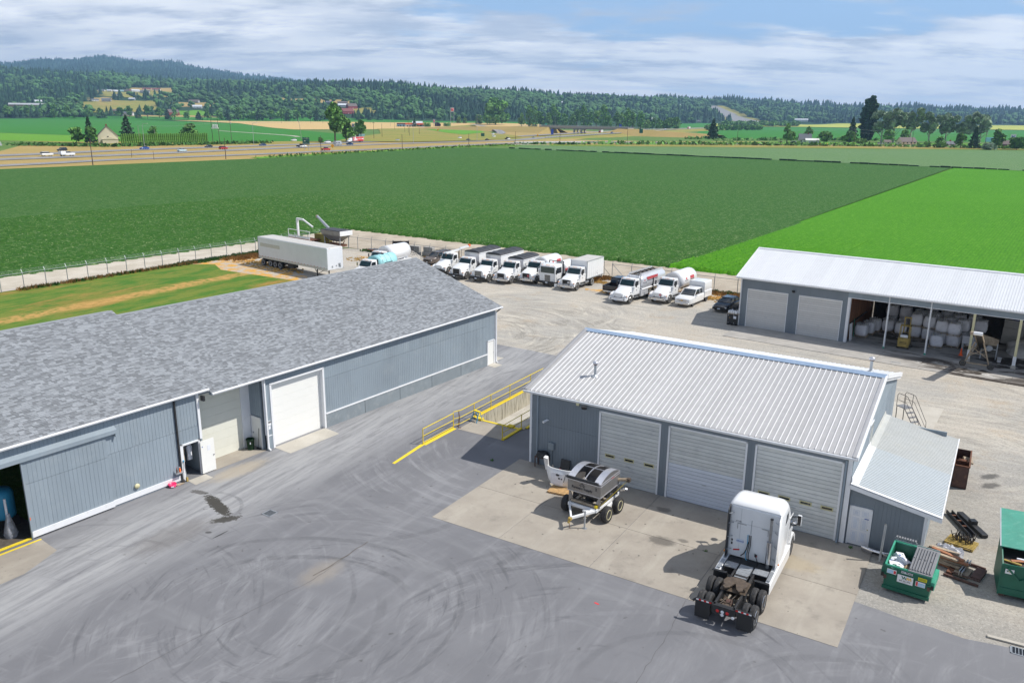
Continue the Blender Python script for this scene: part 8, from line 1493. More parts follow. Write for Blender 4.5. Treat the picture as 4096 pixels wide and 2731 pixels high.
for a in(('round_tree','small round tree left of the cream farmhouse',-316,600,10.8,14.5,'broad','leaf_mid'),('conifer','dark conifer standing against the cream farmhouse',-304,596,19,10,'conifer','needle_dark'),('round_tree','dense rounded tree right before the cream farmhouse',-300,592,11.5,9.5,'broad','leaf_mid'),('conifer','tall dark conifer at the left end of the clipped hedge',-300,646,20,14,'conifer','needle_dark'),('round_tree','small tree behind the clipped hedge beside the tall conifer',-290,668,12,9,'broad','leaf_mid'),('broad_tree','round tree rising over the right half of the clipped hedge',-262,672,14,15.5,'broad','leaf_mid'),
 ('big_tree','tallest leafy tree by the motorway, left of the red semi trailer',-147,684,31.5,18.5,'broad','leaf_mid',1500),('big_tree','second lower lobe of the tall leafy tree by the motorway',-139,690,21,14,'broad','leaf_mid',900),('broad_tree','leafy tree behind the red semi trailer',-147,800,17.5,15.5,'broad','leaf_mid',700),('shrub','dark bush beside the motorway left of the tall leafy tree',-152,655,5,5,'bush','leaf_mid'),
 ('conifer','dark cedar on the grassy motorway embankment',218,915,21.5,15,'conifer','needle_dark',800),('conifer','small dark conifer beyond the motorway left of the cedar',322,1760,25,17,'conifer','needle_dark'),('conifer','dark conifer right of the white barn beyond the overpass',300,1850,31,17,'conifer','needle_dark'),('broad_tree','leafy tree left of the dark conifers beyond the overpass',270,1900,30,20,'broad','leaf_mid'),('shrub','low tree beside the orange-roofed house',285,1880,18,17,'broad','leaf_light'),
 ('cottonwood','largest pale-trunked cottonwood beyond the slip road',-40,1800,60,62,'broad','leaf_mid',1600),('round_tree','left small tree by the tall gas station sign',-126,1900,24,14,'broad','leaf_light'),('round_tree','right small tree by the tall gas station sign',-112,1900,22,13,'broad','leaf_light'),('broad_tree','grove tree left of the largest cottonwood',-78,1850,27,22,'broad','leaf_mid'),
 ('tall_tree','left tree of the pair before the white farmhouse at right',262,800,18,10,'broad','leaf_mid',600),('shrub','bushy tree at the foot of the pair by the white farmhouse',262,788,11,10,'broad','leaf_light'),('tall_tree','narrow tree behind the white farmhouse',300,850,17,10,'broad','leaf_mid',600),('shrub','wide dark bush right of the white farmhouse',291,782,11.5,16.5,'broad','leaf_mid',700),('shrub','olive bush left of the tall poplar',316,787,11.5,17,'broad','leaf_mid',700),('conifer','brown-green conifer left of the tall poplar',348,860,25,14,'conifer','needle_dark',700),
 ('poplar','tall dark Lombardy poplar towering over the trees at right',366,866,46,17,'poplar','needle_dark',3000),('round_tree','dark bush under the silvery trees right of the poplar',365,812,13,14,'broad','leaf_mid',600),('round_tree','dark bush under the silvery trees left of the small white house',377,806,13,12,'broad','leaf_mid',600),('shrub','round bush in front of the poplar',300,722,7,8,'bush','leaf_light'),('shrub','small round bush beside the road in front of the poplar',314,745,6,6,'bush','leaf_light'),('shrub','round bush right of the small white house',349,704,6,8,'bush','leaf_light'),('shrub','dark bush by the long low hedge',353,690,9.5,10,'broad','leaf_mid'),
 ('conifer','round-topped conifer left of the blue spruce',366,682,13.5,10,'broad','leaf_mid',600),('conifer','blue-grey spruce between two green trees at right',378,684,17.5,11,'conifer','needle_dark',700),('broad_tree','leafy tree right of the blue-grey spruce',390,672,16.5,12,'broad','leaf_mid',700),('broad_tree','spreading bush at the foot of the trees by the blue building',399,660,9.5,16,'broad','leaf_mid',600),('shrub','low grey-green bush in front of the blue-grey spruce',372,652,6,13,'bush','leaf_silver')):tree(*a)
for i,(x,y,h,w,l)in enumerate(((392,890,31,15,'left silvery tree right of the poplar'),(407,895,33,16,'second silvery tree right of the poplar'),(424,893,34,14,'third silvery tree, beside the gap'),(450,905,30,15,'fourth silvery tree, right of the gap'),(468,905,29,16,'fifth silvery tree over the small white house'),(484,900,27,14,'sixth silvery tree over the small white house'),(500,895,30,17,'leaning silvery tree at the right end of the clump'))):tree('silver_tree',l,x*.94,y*.94,h,w*1.45,'airy','leaf_silver',1100,None,None,True)
for i in range(26):
    x=20+i*15.5+random.uniform(-4,4);y=1620+random.uniform(-60,140);x2=(x/420*.20+.0)*y;h=random.uniform(26,50)if i<20 else random.uniform(18,26)
    tree('poplar','tall leafy poplar in the row behind the overpass',x2,y,h,random.uniform(15,21),'poplar' if i%3 else 'broad','leaf_mid' if i%4 else 'leaf_light',420,'poplars behind the overpass')
for i in range(34):tree('conifer' if i%3==0 else 'broad_tree','tree along the foot of the wooded hill at the left',-1250+i*24+random.uniform(-6,6),1960+random.uniform(0,40),random.uniform(18,34),random.uniform(18,26),'conifer' if i%3==0 else 'broad','needle_dark' if i%3==0 else 'leaf_mid',260,'trees at the left hill foot')
for i in range(7):tree('shrub','bush in the hedge line beside the far right fields',590+i*42,2330+i*30,17,46,'bush','leaf_mid',260,'bushes by the far right fields')
for i in range(9):tree('shrub','low roadside bush by the motorway bridge',380+i*17,1640+i*16,13,22,'bush','leaf_mid',200,'bushes right of the motorway')
for x,y in((-180,1610),(-150,1640),(-168,1600),(-132,1660)):tree('shrub','dark shrub beside the gas station',x,y,11,18,'bush','leaf_mid' if x!=-150 else 'leaf_purple',200,'shrubs beside the gas station')
# clipped cypress hedge: 44 columns
D('cypress_green',(.085,.19,.02),.9,var=.35,vs=1.5,bump=1,bs=3,objv=.12)
cm_=MB().lathe([(.09+.012*math.sin(k*2.1),k/10)for k in range(10)]+[(.06,.97),(.01,1.0)],(0,0,0),'z',9).mesh('cypress','cypress_green')
hg=thing('clipped_hedge','long clipped green cypress hedge with stripe-like columns left of the transformer frame','hedge',(-277,587))
for i in range(44):t_=i/43;place('cypress',cm_,hg,(40*t_*1.0,55*t_,0),(0,0,i*1.1),scale=(6.9,6.9,6.9+.5*((i*7)%5)/5))
t=thing('low_hedge','long low dark hedge beside the road at right','hedge',(354,695));V,F=crown('bush',1,1,900,3,.05);place('leaves',fast_mesh('leaves',V*np.array([16,5,4.2])+np.array([4,2,0]),F,'leaf_mid'),t)
# forests on the hills
def forest():
    rg=np.random.default_rng(5);K=60000
    def pts(d0,d1,k,sp):
        a=rg.uniform(-.80,.80,k);ld=rg.uniform(np.log(d0),np.log(d1),k);y=np.exp(ld);x=a*y;return x,y
    xs,ys=pts(1950,5200,21000,0);xm,ym=pts(5200,9300,17000,0);k=xm/ym<-.10;xm,ym=xm[k],ym[k];x=np.concatenate([xs,xm]);y=np.concatenate([ys,ym])
    a=x/y;i=np.clip(np.searchsorted(TA,a)-1,0,len(TA)-2);t=np.clip((a-TA[i])/(TA[i+1]-TA[i]),0,1);foot=TD[i,1]*(1-t)+TD[i+1,1]*t;crest=TD[i,4]*(1-t)+TD[i+1,4]*t;ok=(y>foot+12)&((y<crest+150)|((y>5200)&(a<-.1)))
    for m_,P in CLR:ok&=~inpoly(x,y,P)
    for q in HL:ok&=~((np.abs(x-q[3])<q[5]*.8+4)&(y>q[4]-130)&(y<q[4]+14))
    for q in((-850,2088,27),(-435,2184,32),(-449,2320,28),(-1314,2272,92),(-1358,2400,30),(1102,3260,76)):ok&=~((np.abs(x-q[0])<q[2]*.7)&(y>q[1]-120)&(y<q[1]+12))
    thin=(a<-.25)&(y<3050)&(y>2050)&(a>-.52);ok&=~(thin&(rg.random(len(x))<.55));x,y,a=x[ok],y[ok],a[ok];z=terr(x,y);n=len(x)
    pat=np.sin(x*.004+1.3)*np.sin(y*.0035+x*.001)+.5*np.sin(x*.013+y*.009);con=(pat+rg.normal(size=n)*.45>.12)|(y>4600);sc=np.where(y>5200,.85,1.)
    sc=sc*np.clip(y/2600,.8,1.35)
    def proto_con(seed):
        r=np.random.default_rng(seed);V=[];F=[]
        for(z0,z1,r0)in((.02,.5,.26),(.3,.78,.19),(.58,1.0,.11)):
            o=len(V);m=6
            for q in range(m):an=2*PI*q/m+seed;rr=r0*r.uniform(.75,1.25);V.append((rr*math.cos(an),rr*math.sin(an),z0+r.uniform(-.04,.04)))
            V.append((r.uniform(-.01,.01),0,z1));F+=[(o+q,o+(q+1)%m,o+m)for q in range(m)]
        return np.array(V),np.array(F)
    def proto_leaf(seed):
        r=np.random.default_rng(seed);V=[];F=[];bm=bmesh.new();bmesh.ops.create_icosphere(bm,subdivisions=1,radius=1);iv=np.array([v.co[:]for v in bm.verts]);fi=np.array([[v.index for v in f.verts]for f in bm.faces]);bm.free();o=0
        for q in range(3):c=np.array([r.uniform(-.22,.22),r.uniform(-.22,.22),r.uniform(.38,.72)]);v=iv*(r.uniform(.8,1.25,(12,1)))*np.array([.27,.27,.27])*r.uniform(.8,1.15)+c;V.append(v);F.append(fi+o);o+=12
        return np.concatenate(V),np.concatenate(F)
    for nm,sel,pf,mt_,hh in(('conifer_forest',con,proto_con,'forest_conifer',25),('broadleaf_forest',~con,proto_leaf,'forest_leaf',19)):
        X,Y,Z,C_=x[sel],y[sel],z[sel],sc[sel];VV=[];FF=[];o=0
        for s in range(4):
            v,f=pf(s+1);ii=np.arange(s,len(X),4);m=len(ii)
            if not m:continue
            an=rg.random(m)*2*PI;h=hh*C_[ii]*rg.uniform(.7,1.3,m);w=h*(rg.uniform(1.0,1.5,m)if hh>20 else rg.uniform(1.1,1.5,m));ca,sa=np.cos(an),np.sin(an)
            P=np.stack([X[ii,None]+w[:,None]*(v[None,:,0]*ca[:,None]-v[None,:,1]*sa[:,None]),Y[ii,None]+w[:,None]*(v[None,:,0]*sa[:,None]+v[None,:,1]*ca[:,None]),Z[ii,None]+h[:,None]*v[None,:,2]],-1)
            VV.append(P.reshape(-1,3));FF.append((f[None]+(np.arange(m)*len(v))[:,None,None]+o).reshape(-1,3));o+=m*len(v)
        place(nm,fast_mesh(nm,np.concatenate(VV),np.concatenate(FF),mt_),kind='stuff')
# roadside scrub
def scrub(name,pts,m,n,h,sp):
    V=[];F=[];rg=np.random.default_rng(3);o=0
    for(x0,y0),(x1,y1)in zip(pts,pts[1:]):
        t=rg.random(n);P=np.stack([x0+(x1-x0)*t+rg.normal(size=n)*sp,y0+(y1-y0)*t+rg.normal(size=n)*sp,rg.random(n)*h],-1);d=rg.normal(size=(n,3))*h*.5;e=rg.normal(size=(n,3))*h*.5;v=np.stack([P-d,P+e,P+d,P-e],1).reshape(-1,3);v[:,2]=np.maximum(v[:,2],0);V.append(v);F.append(np.arange(4*n).reshape(n,4)+o);o+=4*n
    place(name,fast_mesh(name,np.concatenate(V),np.concatenate(F),m),kind='stuff')
scrub('roadside_scrub',[(-330,545),(-262,535),(-222,590),(-190,635)],'weed_green',420,1.4,4);scrub('roadside_scrub',[(60,690),(200,712),(300,712),(430,680)],'leaf_mid',420,2.0,3);scrub('roadside_scrub',[(0,668),(60,675)],'weed_green',200,1.5,3);scrub('tall_grass',[(-128,412),(-80,505),(-36,595),(0,648)],'hedge_green',260,.9,3)
scrub('embankment_scrub',[(190,880),(240,1000)],'leaf_mid',160,2,8);scrub('roadside_scrub',[(205,850),(300,905),(420,920)],'leaf_mid',200,2.2,5)
# ---------------------------------------------------------------- houses
D('roof_red',(.20,.06,.055),.8,var=.15);D('roof_brown',(.14,.11,.10),.8,var=.15);D('roof_grey',(.13,.14,.16),.8,var=.12);D('roof_silver',(.55,.58,.62),.5,var=.08);D('roof_teal',(.25,.42,.45),.6);D('wall_white',(.72,.72,.70),.7,var=.05);D('wall_cream',(.62,.57,.42),.8,var=.06);D('wall_grey',(.36,.38,.40),.8,var=.06);D('wall_red',(.26,.045,.04),.8,var=.12);D('wall_brown',(.13,.09,.06),.85,var=.2);D('wall_teal',(.25,.45,.45),.7)
def house(name,label,x,y,rz,L,w,hw,hr,wall,roof,cat='house',z=None,nwin=3,chim=True,garage=False,group=None,ov=.5):
    t=thing(name,label,cat,(x,y,float(terr(x,y))-.5 if z is None else z),rz,group)
    MB().bx(-L/2,L/2,-w/2,w/2,0,hw).prism([(-w/2,hw),(0,hr),(w/2,hw)],-L/2,L/2,'x').build('wall',wall,t)
    r=MB();s=(hr-hw)/(w/2)
    for q in(-1,1):r.add([(-L/2-ov,q*(w/2+ov),hw-ov*s+.05),(L/2+ov,q*(w/2+ov),hw-ov*s+.05),(L/2+ov,0,hr+.15),(-L/2-ov,0,hr+.15),(-L/2-ov,q*(w/2+ov),hw-ov*s-.15),(L/2+ov,q*(w/2+ov),hw-ov*s-.15)],[(0,1,2,3),(4,5,1,0),(0,3,4),(1,5,2)])
    ro=r.build('roof',roof,t)
    if chim:MB().bx(L*.2,L*.2+.9,-.4,.5,hr-1,hr+1.2).build('chimney','wall_red',ro)
    wm=MB().bx(-.6,.6,-.05,.05,-.7,.7).mesh('window','glass_car')
    for i in range(nwin):
        xx=-L/2+(i+.5)*L/nwin
        for q in(-1,1):place('window',wm,t,(xx,q*(w/2+.02),min(hw-1.0,1.9)))
    for q in(-1,1):place('window',wm,t,(q*(L/2+.02),0,min(hw-.8,1.9)if hw<4 else 4.2),(0,0,PI/2))
    MB().bx(-.5,.5,-w/2-.06,-w/2,0,2.1).build('door','wall_white' if wall!='wall_white' else 'roof_brown',t)
    if garage:MB().bx(L/2-3.6,L/2-.8,-w/2-.08,-w/2,0,2.5).build('garage_door','white_sign',t)
    return t
h_=house('farmhouse','cream two-storey farmhouse with a steep brown roof behind two trees at left',-296,606,R(118),15,13,5.5,12,'wall_cream','roof_brown',z=0)
MB().bx(-12,-7,-6,4,0,2.8).prism([(-6.3,2.8),(-1,4.6),(4.3,2.8)],-12.3,-6.9,'x').build('lean_to','wall_cream',h_);MB().prism([(-4,3.4),(0,6),(4,3.4)],6.9,10.5,'x').bx(7,10.2,-3.2,-2.9,0,3.4).bx(7,10.2,2.9,3.2,0,3.4).build('porch','wall_cream',h_)
h_=house('timber_barn','dark timber barn with grey-green roof behind the motorway trees',-168,872,R(28),15,12,6,10.5,'wall_brown','roof_grey','barn',0,0,False);MB().bx(-1,1,-1,1,10.2,12).prism([(-1.4,12),(0,13),(1.4,12)],-1.4,1.4,'x').build('cupola','roof_grey',h_);MB().bx(3,9,-10,-6.2,0,2.6).build('shed','roof_teal',h_)
t=thing('quonset_barn','weathered curved-roof barn at the left edge','barn',(-341,528),R(-35));MB().prism([(9*math.cos(a),8.5*math.sin(a)**1.3+.3)for a in[PI*k/12 for k in range(13)]],-7,12,'x').build('shell','wall_grey',t);[MB().box((12.02,x,z),(.1,1.4,1.2)).build('opening','dark',t)for x,z in((-5,2),(-2,3),(2,2),(4,4),(0,5))]
h_=house('white_farmhouse','white farmhouse with dark roof and garage by the frontage road',278,797,R(-12),11,9,3.6,8.5,'wall_white','roof_grey',z=0);MB().bx(0,12,-8,-4.5,0,2.8).prism([(-8.4,2.8),(-5,4.5),(-4,4.2)],-.3,12.3,'x').build('garage_wing','wall_white',h_);MB().bx(3,8,-8.1,-8.0,0,2.3).build('garage_door','sign_grey',h_)
house('small_house','small pale house with a brown roof under the silvery trees',364,773,R(10),15,9,3,6.6,'wall_cream','roof_brown',z=0,nwin=4,chim=False);house('garden_shed','tiny cream shed left of the small pale house',350,782,R(5),6,5,2.4,4,'wall_cream','roof_brown','shed',0,1,False);house('low_house','low grey-roofed house behind the long low hedge',372,716,R(8),13,8,2.6,4.8,'wall_grey','roof_grey',z=0,nwin=2)
HL=[('white','grey',870,-1455,2976,22,'leftmost white house of the hilltop village'),('white','silver',0,-1432,2984,15,'second white house from the left in the hilltop village'),('white','silver',0,-1411,2984,16,'third white house in the hilltop village'),('teal','teal',0,-1400,3008,14,'teal house of the hilltop village'),('brown','brown',0,-1394,3030,16,'brown house behind the teal one in the village'),('cream','red',0,-1386,3060,20,'cream red-roofed house of the village'),('white','silver',0,-1368,3048,26,'long silver-roofed white house of the village'),('cream','red',0,-1386,3184,28,'tan red-roofed house right of the village centre'),('white','red',0,-1360,3208,28,'large white house with red roof at the right end of the village'),('grey','grey',0,-1303,2976,30,'long dark low barn below the village'),('white','grey',0,-1286,2720,20,'white house among trees below the village'),('grey','grey',0,-1198,2472,24,'wide grey house at the edge of the straw field'),('grey','silver',0,-1173,2584,18,'pale gabled house on the village slope'),('white','grey',0,-1240,2488,20,'white house at the left wood edge'),('white','grey',0,-1085,2600,15,'small white house between dark trees'),('brown','brown',0,-1010,2130,22,'low brown house near the hill foot'),('white','grey',0,-940,2040,24,'white farmhouse at the foot of the left hill'),('grey','brown',0,-974,2560,30,'grey house with long roof beside the straw clearing'),('white','silver',0,-878,2328,24,'white outbuildings beside the bright paddock'),('grey','grey',0,-856,2340,15,'grey house right of the white outbuildings'),('white','grey',0,-902,2600,22,'pale house high on the slope'),('grey','grey',0,-790,2368,16,'small grey house by the wood'),('grey','grey',0,-546,2480,20,'grey house on the straw field above the red barns'),('grey','silver',0,-484,2368,26,'long silver-roofed shed by the red barns'),('brown','brown',0,-498,2440,28,'brown long house behind the red barns'),('white','silver',0,115,3640,24,'white house in the woods above the poplars'),('cream','brown',0,171,3400,30,'tan house on the cleared ridge'),('white','silver',0,244,3470,24,'white-roofed house on the cleared ridge'),('grey','silver',0,189,3192,26,'grey house below the cleared ridge'),('white','silver',0,761,3990,22,'left white building on the far ridge'),('white','silver',0,779,3960,30,'middle white building on the far ridge'),('white','silver',0,803,3950,30,'right white building on the far ridge'),('cream','brown',0,324,2120,17,'orange-brown roofed house by the motorway'),('white','grey',0,651,2960,14,'small white house in the far fields'),('white','silver',0,2800,4856,40,'white building high in the far right woods')]
for wl,rf,_,x,y,L,lab in HL:house('house',lab,x,y,math.atan2(y,x)-PI/2+random.uniform(-.5,.5),L,L*.5,3.6 if L<24 else 5,6.6 if L<24 else 9,'wall_'+wl,'roof_'+rf,z=float(terr(x,y))+1.0,chim=L<22,ov=.8)
for x,y,L,lab in((-850,2088,27,'large red barn at the foot of the left hill'),(-435,2184,32,'lower red barn with pink roof on the wooded hill'),(-449,2320,28,'upper red barn on the wooded hill')):house('red_barn',lab,x,y,math.atan2(y,x)-PI/2+.5,L,15,7,14,'wall_red','roof_red' if L>30 else 'roof_brown','barn',float(terr(x,y))+.5,4,False)
for x,y,L,z_,lab in((-1314,2272,92,0,'very long low white-roofed shed in the woods at left'),(-1358,2400,30,0,'short white-roofed shed right of the very long one'),(1102,3260,76,0,'long white shed in the far fields'),(437,2700,31,0,'silver-roofed barn beyond the overpass')):house('long_shed',lab,x,y,math.atan2(y,x)-PI/2,L,16,7,11,'wall_white' if L!=92 else 'wall_brown','roof_silver' if L<80 else 'wall_grey','shed',float(terr(x,y))+2,int(L/10),False)
forest()
# ---------------------------------------------------------------- gas station, signs, poles
D('orange_band',(.85,.13,.02),.5);D('brown_band',(.16,.03,.04),.5);D('sign_blue',(.02,.07,.45),.5)
t=thing('gas_station','white gas station with an orange band and darker left wing beyond the slip road','gas station',(-200,1605),R(8))
MB().bx(-25,-9,-7,7,0,6).build('left_wing','sticker_blue',t);MB().bx(-25.2,-9,-7.2,7.2,6,8.2).build('brown_fascia','brown_band',t);MB().bx(-9,7,-7.5,7,0,6).build('shop','wall_white',t);MB().bx(-9,7.3,-7.8,7.2,6,8.4).build('orange_fascia','orange_band',t);MB().bx(9,26,-9,6,5.6,8.6).build('canopy','orange_band',t);MB().prism([(-8,8.6),(0,12),(8,8.6)],4,24,'x').build('roof','roof_silver',t)
for x in(11,17,24):MB().bx(x-.4,x+.4,-8,-7.2,0,5.6).build('canopy_post','wall_white',t);MB().bx(x-.5,x+.5,-3,-2,0,2).build('fuel_pump','orange_band',t)
for x in(-22,-17.5,-13):MB().bx(x-1.4,x+1.4,-7.1,-7.0,1,4).build('window','glass_car',t)
for x in(-5,0,4.5):MB().bx(x-1.5,x+1.5,-7.6,-7.5,.5,4).build('window','glass_car',t)
for i,x in enumerate((-23.5,-17.5,-11)):tree('cypress','thin dark cypress before the gas station',-200+x,1596+x*.14,7.5,3,'conifer','needle_dark',160,'cypresses before the gas station')
tree('conifer','dark conifer between the shop and canopy of the gas station',-190,1592,17,12,'conifer','needle_dark')
def disc_sign(name,label,x,y,h,w,ph,s):
    t=thing(name,label,'sign',(x,y),s);MB().cyl((-w/2+.4,0,0),(-w/2+.4,0,h),.4,None,8).build('post','galv',t);MB().cyl((w/2-.4,0,0),(w/2-.4,0,h),.4,None,8).build('post','galv',t);MB().bx(-w/2,w/2,-.4,.4,h-ph,h).build('panel','sign_grey',t)
    MB().lathe([(0,-.5),(w*.40,-.5),(w*.40,-.42)],(0,0,h-ph/2),'y',24).build('disc','orange_band',t);text('76',t,(0,-.56,h-ph/2),(PI/2,0,0),w*.55,'sign_blue',bold=.05);return t
disc_sign('tall_sign','tall two-legged highway sign with an orange disc reading 76',-132,1786,40,7.6,9.5,0);disc_sign('price_sign','small sign with an orange disc behind the gas station',-158,1650,16,4,7.5,0)
t=thing('exit_sign','large green exit sign on two posts beside the motorway','sign',(-129,515.5),R(-18));MB().bx(-2.45,2.45,-.06,.06,3.4,7.6).build('panel','sign_green',t)
for x in(-1.5,1.6):MB().bx(x-.12,x+.12,.06,.3,0,7.3).build('post','galv',t)
MB().bx(-2.42,2.42,-.075,-.062,6.72,6.78).build('line','white_sign',t);text('EXIT',t,(-.7,-.08,7.15),(PI/2,0,0),.55,'sticker_blue');text('221',t,(.8,-.08,7.15),(PI/2,0,0),.75,'white_sign',bold=.01);text('WEST',t,(.5,-.08,5.9),(PI/2,0,0),.5,'sticker_blue');text('Lake McMurray',t,(0,-.08,4.0),(PI/2,0,0),.68,'white_sign',bold=.008)
MB().lathe([(0,-.09),(.38,-.09),(.38,-.07)],(-.75,0,5.5),'y',16).build('route_shield','white_sign',t,rot=(0,0,0));MB().bar((1.6,-.085,5.0),(1.95,-.085,5.6),.14,.02).build('arrow','white_sign',t)
def panel_sign(lab,x,y,w,h,zb,m,rz=0,grp=None,dia=False):
    t=thing('road_sign',lab,'sign',(x,y),rz,grp);MB().bx(-.08,.08,0,.15,0,zb+h*.5).build('post','galv',t);MB().box((0,-.03,zb+h/2),(w,.06,h),(0,PI/4 if dia else 0,0)).build('panel',m,t)
panel_sign('yellow diamond road sign right of the red pickup',-108,494,1.6,1.6,2.6,'sign_yellow',0,None,True);panel_sign('orange diamond sign on the motorway verge near the overpass',24,850,1.6,1.6,2.6,'sign_yellow',0,None,True);panel_sign('green sign on two posts on the embankment',149,980,4.2,4.6,4.5,'sign_green');panel_sign('small green sign beside the far slip road',-32,850,3.6,3,2,'sign_green');panel_sign('blue sign under the left end of the overpass',46,1010,3.2,6,1.5,'sign_blue');panel_sign('blue sign at the right end of the overpass',146,1150,3.2,5,8,'sign_blue');panel_sign('pale green sign on top of the overpass',46,1205,3.4,2.6,10.4,'dumpster_edge');panel_sign('yellow diamond sign beside the left slip road',-96,1050,2,2,4,'sign_yellow',0,None,True)
def pole(lab,x,y,h,m='pole_wood',lean=0.,cross=False,tr=False,cat='pole',r=.2):
    t=thing('utility_pole' if cat=='pole' else 'street_lamp',lab,cat,(x,y));MB().cyl((0,0,0),(lean*h,0,h),r,r*.6,7).build('shaft',m,t)
    if cross:MB().bx(-1.3+lean*h,1.3+lean*h,-.1,.1,h-.9,h-.65).build('crossarm',m,t);[MB().cyl((q+lean*h,0,h-.65),(q+lean*h,0,h-.35),.07,None,5).build('insulator','white_sign',t)for q in(-1.2,-.5,.5,1.2)]
    if tr:MB().cyl((.4+lean*h,0,h-3.2),(.4+lean*h,0,h-2),.35,None,8).build('transformer','galv',t)
    if cat=='street lamp':MB().tube([(0,0,h),(.6*(1 if lean>=0 else-1),0,h+.6),(2.8,0,h+.7)]if lean>=0 else[(0,0,h),(-.6,0,h+.6),(-2.8,0,h+.7)],.1,5).build('arm',m,t);MB().box((3.1 if lean>=0 else-3.1,0,h+.7),(.9,.4,.2)).build('lamp_head','lamp_glass',t)
    return t
for a in(('brown pole at the field edge, furthest left',-173,339,11),('brown pole at the field edge near the red car',-139,399,10),('brown pole left of the red pickup',-111,477,9.8),('brown pole between the red pickup and the bright verge end',-72,535,9.6),('brown pole where the farm lane meets the frontage road',-32,588,9.8),('brown pole right of the farm lane',1,666,10),('brown pole in front of the left overpass end',43,780,9.8),('brown pole in front of the overpass middle',104,765,13),('brown pole right of the embankment cedar',198,739,12.7),('grey pole leaning by the hedge',-276,614,12.7,'pole_grey',-.07),('short grey pole in front of the hedge',-266,617,9.8,'pole_grey',-.03),('pole with transformer right of the steel frame',-220,648,17,'pole_wood',-.02,True,True),('thick dead pole beside the semi trailer',-133,790,15.4,'pole_wood',0,True),('thin pole right of the dead pole',-135,852,13.7),('leaning pole left of the exit sign',-190,745,18,'pole_grey',-.12,False,True),('pole with crossarm in front of the poplar at right',301,737,14.3,'pole_wood',0,True,True),('pole behind the small pale house',344,720,14.5,'pole_wood',0,True),('pole by the blue building at the right edge',396,700,14,'pole_wood',0,True,True),('pole with lamps in front of the gas station',-137,1080,21,'pole_wood',0,True),('pole left of the gas station',-235,1585,16,'pole_grey',0,True),('pole between the gas station and the tall sign',-150,1610,18,'pole_grey')):pole(*a)
for i,(x,y,h)in enumerate(((-481,1728,18),(-433,1779,18),(-398,1740,22),(-307,1785,16),(-620,1850,18),(-560,1820,18))):pole('distant pole standing on the wheat field edge',x,y,h,'pole_wood')['group']='poles on the wheat field'
for i,(x,y,h)in enumerate(((-115,916,12),(-188,1314,11.5),(-148,1129,10),(-115,1012,8))):pole(('nearest','farthest','third','second')[i]+' of the brown poles along the slip road',x,y,h)
for i,(x,y,h)in enumerate(((-188,407,3.9),(-169,388,4.0))):pole(('left','right')[i]+' short post on the motorway verge',x,y,h,'pole_wood',0,False,False,'pole',.12)
for a in(('grey street lamp before the clipped hedge',-240,539,14),('grey street lamp right of the transformer pole',-187,597,14.5),('grey street lamp right of the red semi trailer',-81,669,14.5),('tall grey street lamp beside the far slip road',-33,742,22),('street lamp at the left end of the overpass',60,1230,24),('tall street lamp right of the overpass',236,1400,30)):pole(a[0],a[1],a[2],a[3],'galv',0 if 'hedge' not in a[0]else .0001,False,False,'street lamp',.16)
t=thing('transformer_frame','H-frame of two poles carrying three grey transformers','transformer',(-231,645));[MB().cyl((x,0,0),(x-.35,0,17.5),.22,.15,7).build('pole','pole_wood',t)for x in(-2.6,2.6)];MB().bx(-3,2.6,-.2,.2,17.0,17.3).build('crossarm','pole_wood',t);MB().bx(-2.8,2.6,-.5,.5,10.2,10.9).build('platform','tank_white',t);[MB().cyl((x,0,10.9),(x,0,13.4),.55,None,10).build('transformer','tank_white',t)for x in(-1.6,0,1.4)]
w=MB()
for a,c in(((301,737,14),(344,720,14)),((344,720,14),(396,700,13.5)),((301,737,14),(240,760,13)),((301,737,11),(396,700,10.5)),((-276,614,12),(-220,648,16)),((-220,648,16),(-190,745,16))):
    A3,C3=Vector(a),Vector(c);w.tube([tuple(A3.lerp(C3,k/8)-Vector((0,0,1.5*math.sin(PI*k/8))))for k in range(9)],.05,3)
place('power_lines',w.mesh('power_lines','galv'),label='thin sagging power lines strung between the far poles',cat='power line')
# ---------------------------------------------------------------- overpass
t=thing('overpass','grey concrete road bridge crossing the motorway on two rows of piers','bridge',(46.8,1203.4),math.atan2(1082.8-1203.4,143.7-46.8));LB=154.7
MB().bx(-10,LB+10,-5,5,7.4,9).build('deck','conc_block',t);MB().bx(-10,LB+10,-5.3,-5,8.6,10).bx(-10,LB+10,5,5.3,8.6,10).build('parapet','conc_block',t);MB().bx(0,LB,-4,4,6.2,7.4).build('girder','plinth',t);MB().tube([(-60,-5.1,8.4),(0,-5.1,10.8),(LB,-5.1,10.8),(LB+60,-5.1,8)],.2,4).build('hand_rail','galv',t)
for x in(62,76):
    for y in(-3.5,3.5):MB().bx(x-1.1,x+1.1,y-1,y+1,0,6.2).build('pier','pale_concrete',t)
    MB().bx(x-1.4,x+1.4,-5,5,5.4,6.25).build('pier_cap','pale_concrete',t)
for x,s in((12,1),(LB-6,-1)):MB().prism([(x-4*s,8),(x+6*s,7.4),(x+3*s,0),(x-8*s,0)],-5.5,5.5,'y').build('abutment','plinth',t)
ca,sa=math.cos(t.rotation_euler.z),math.sin(t.rotation_euler.z)
def bw(x,y,z):return(46.8+x*ca-y*sa,1203.4+x*sa+y*ca,z)
mo=MB()
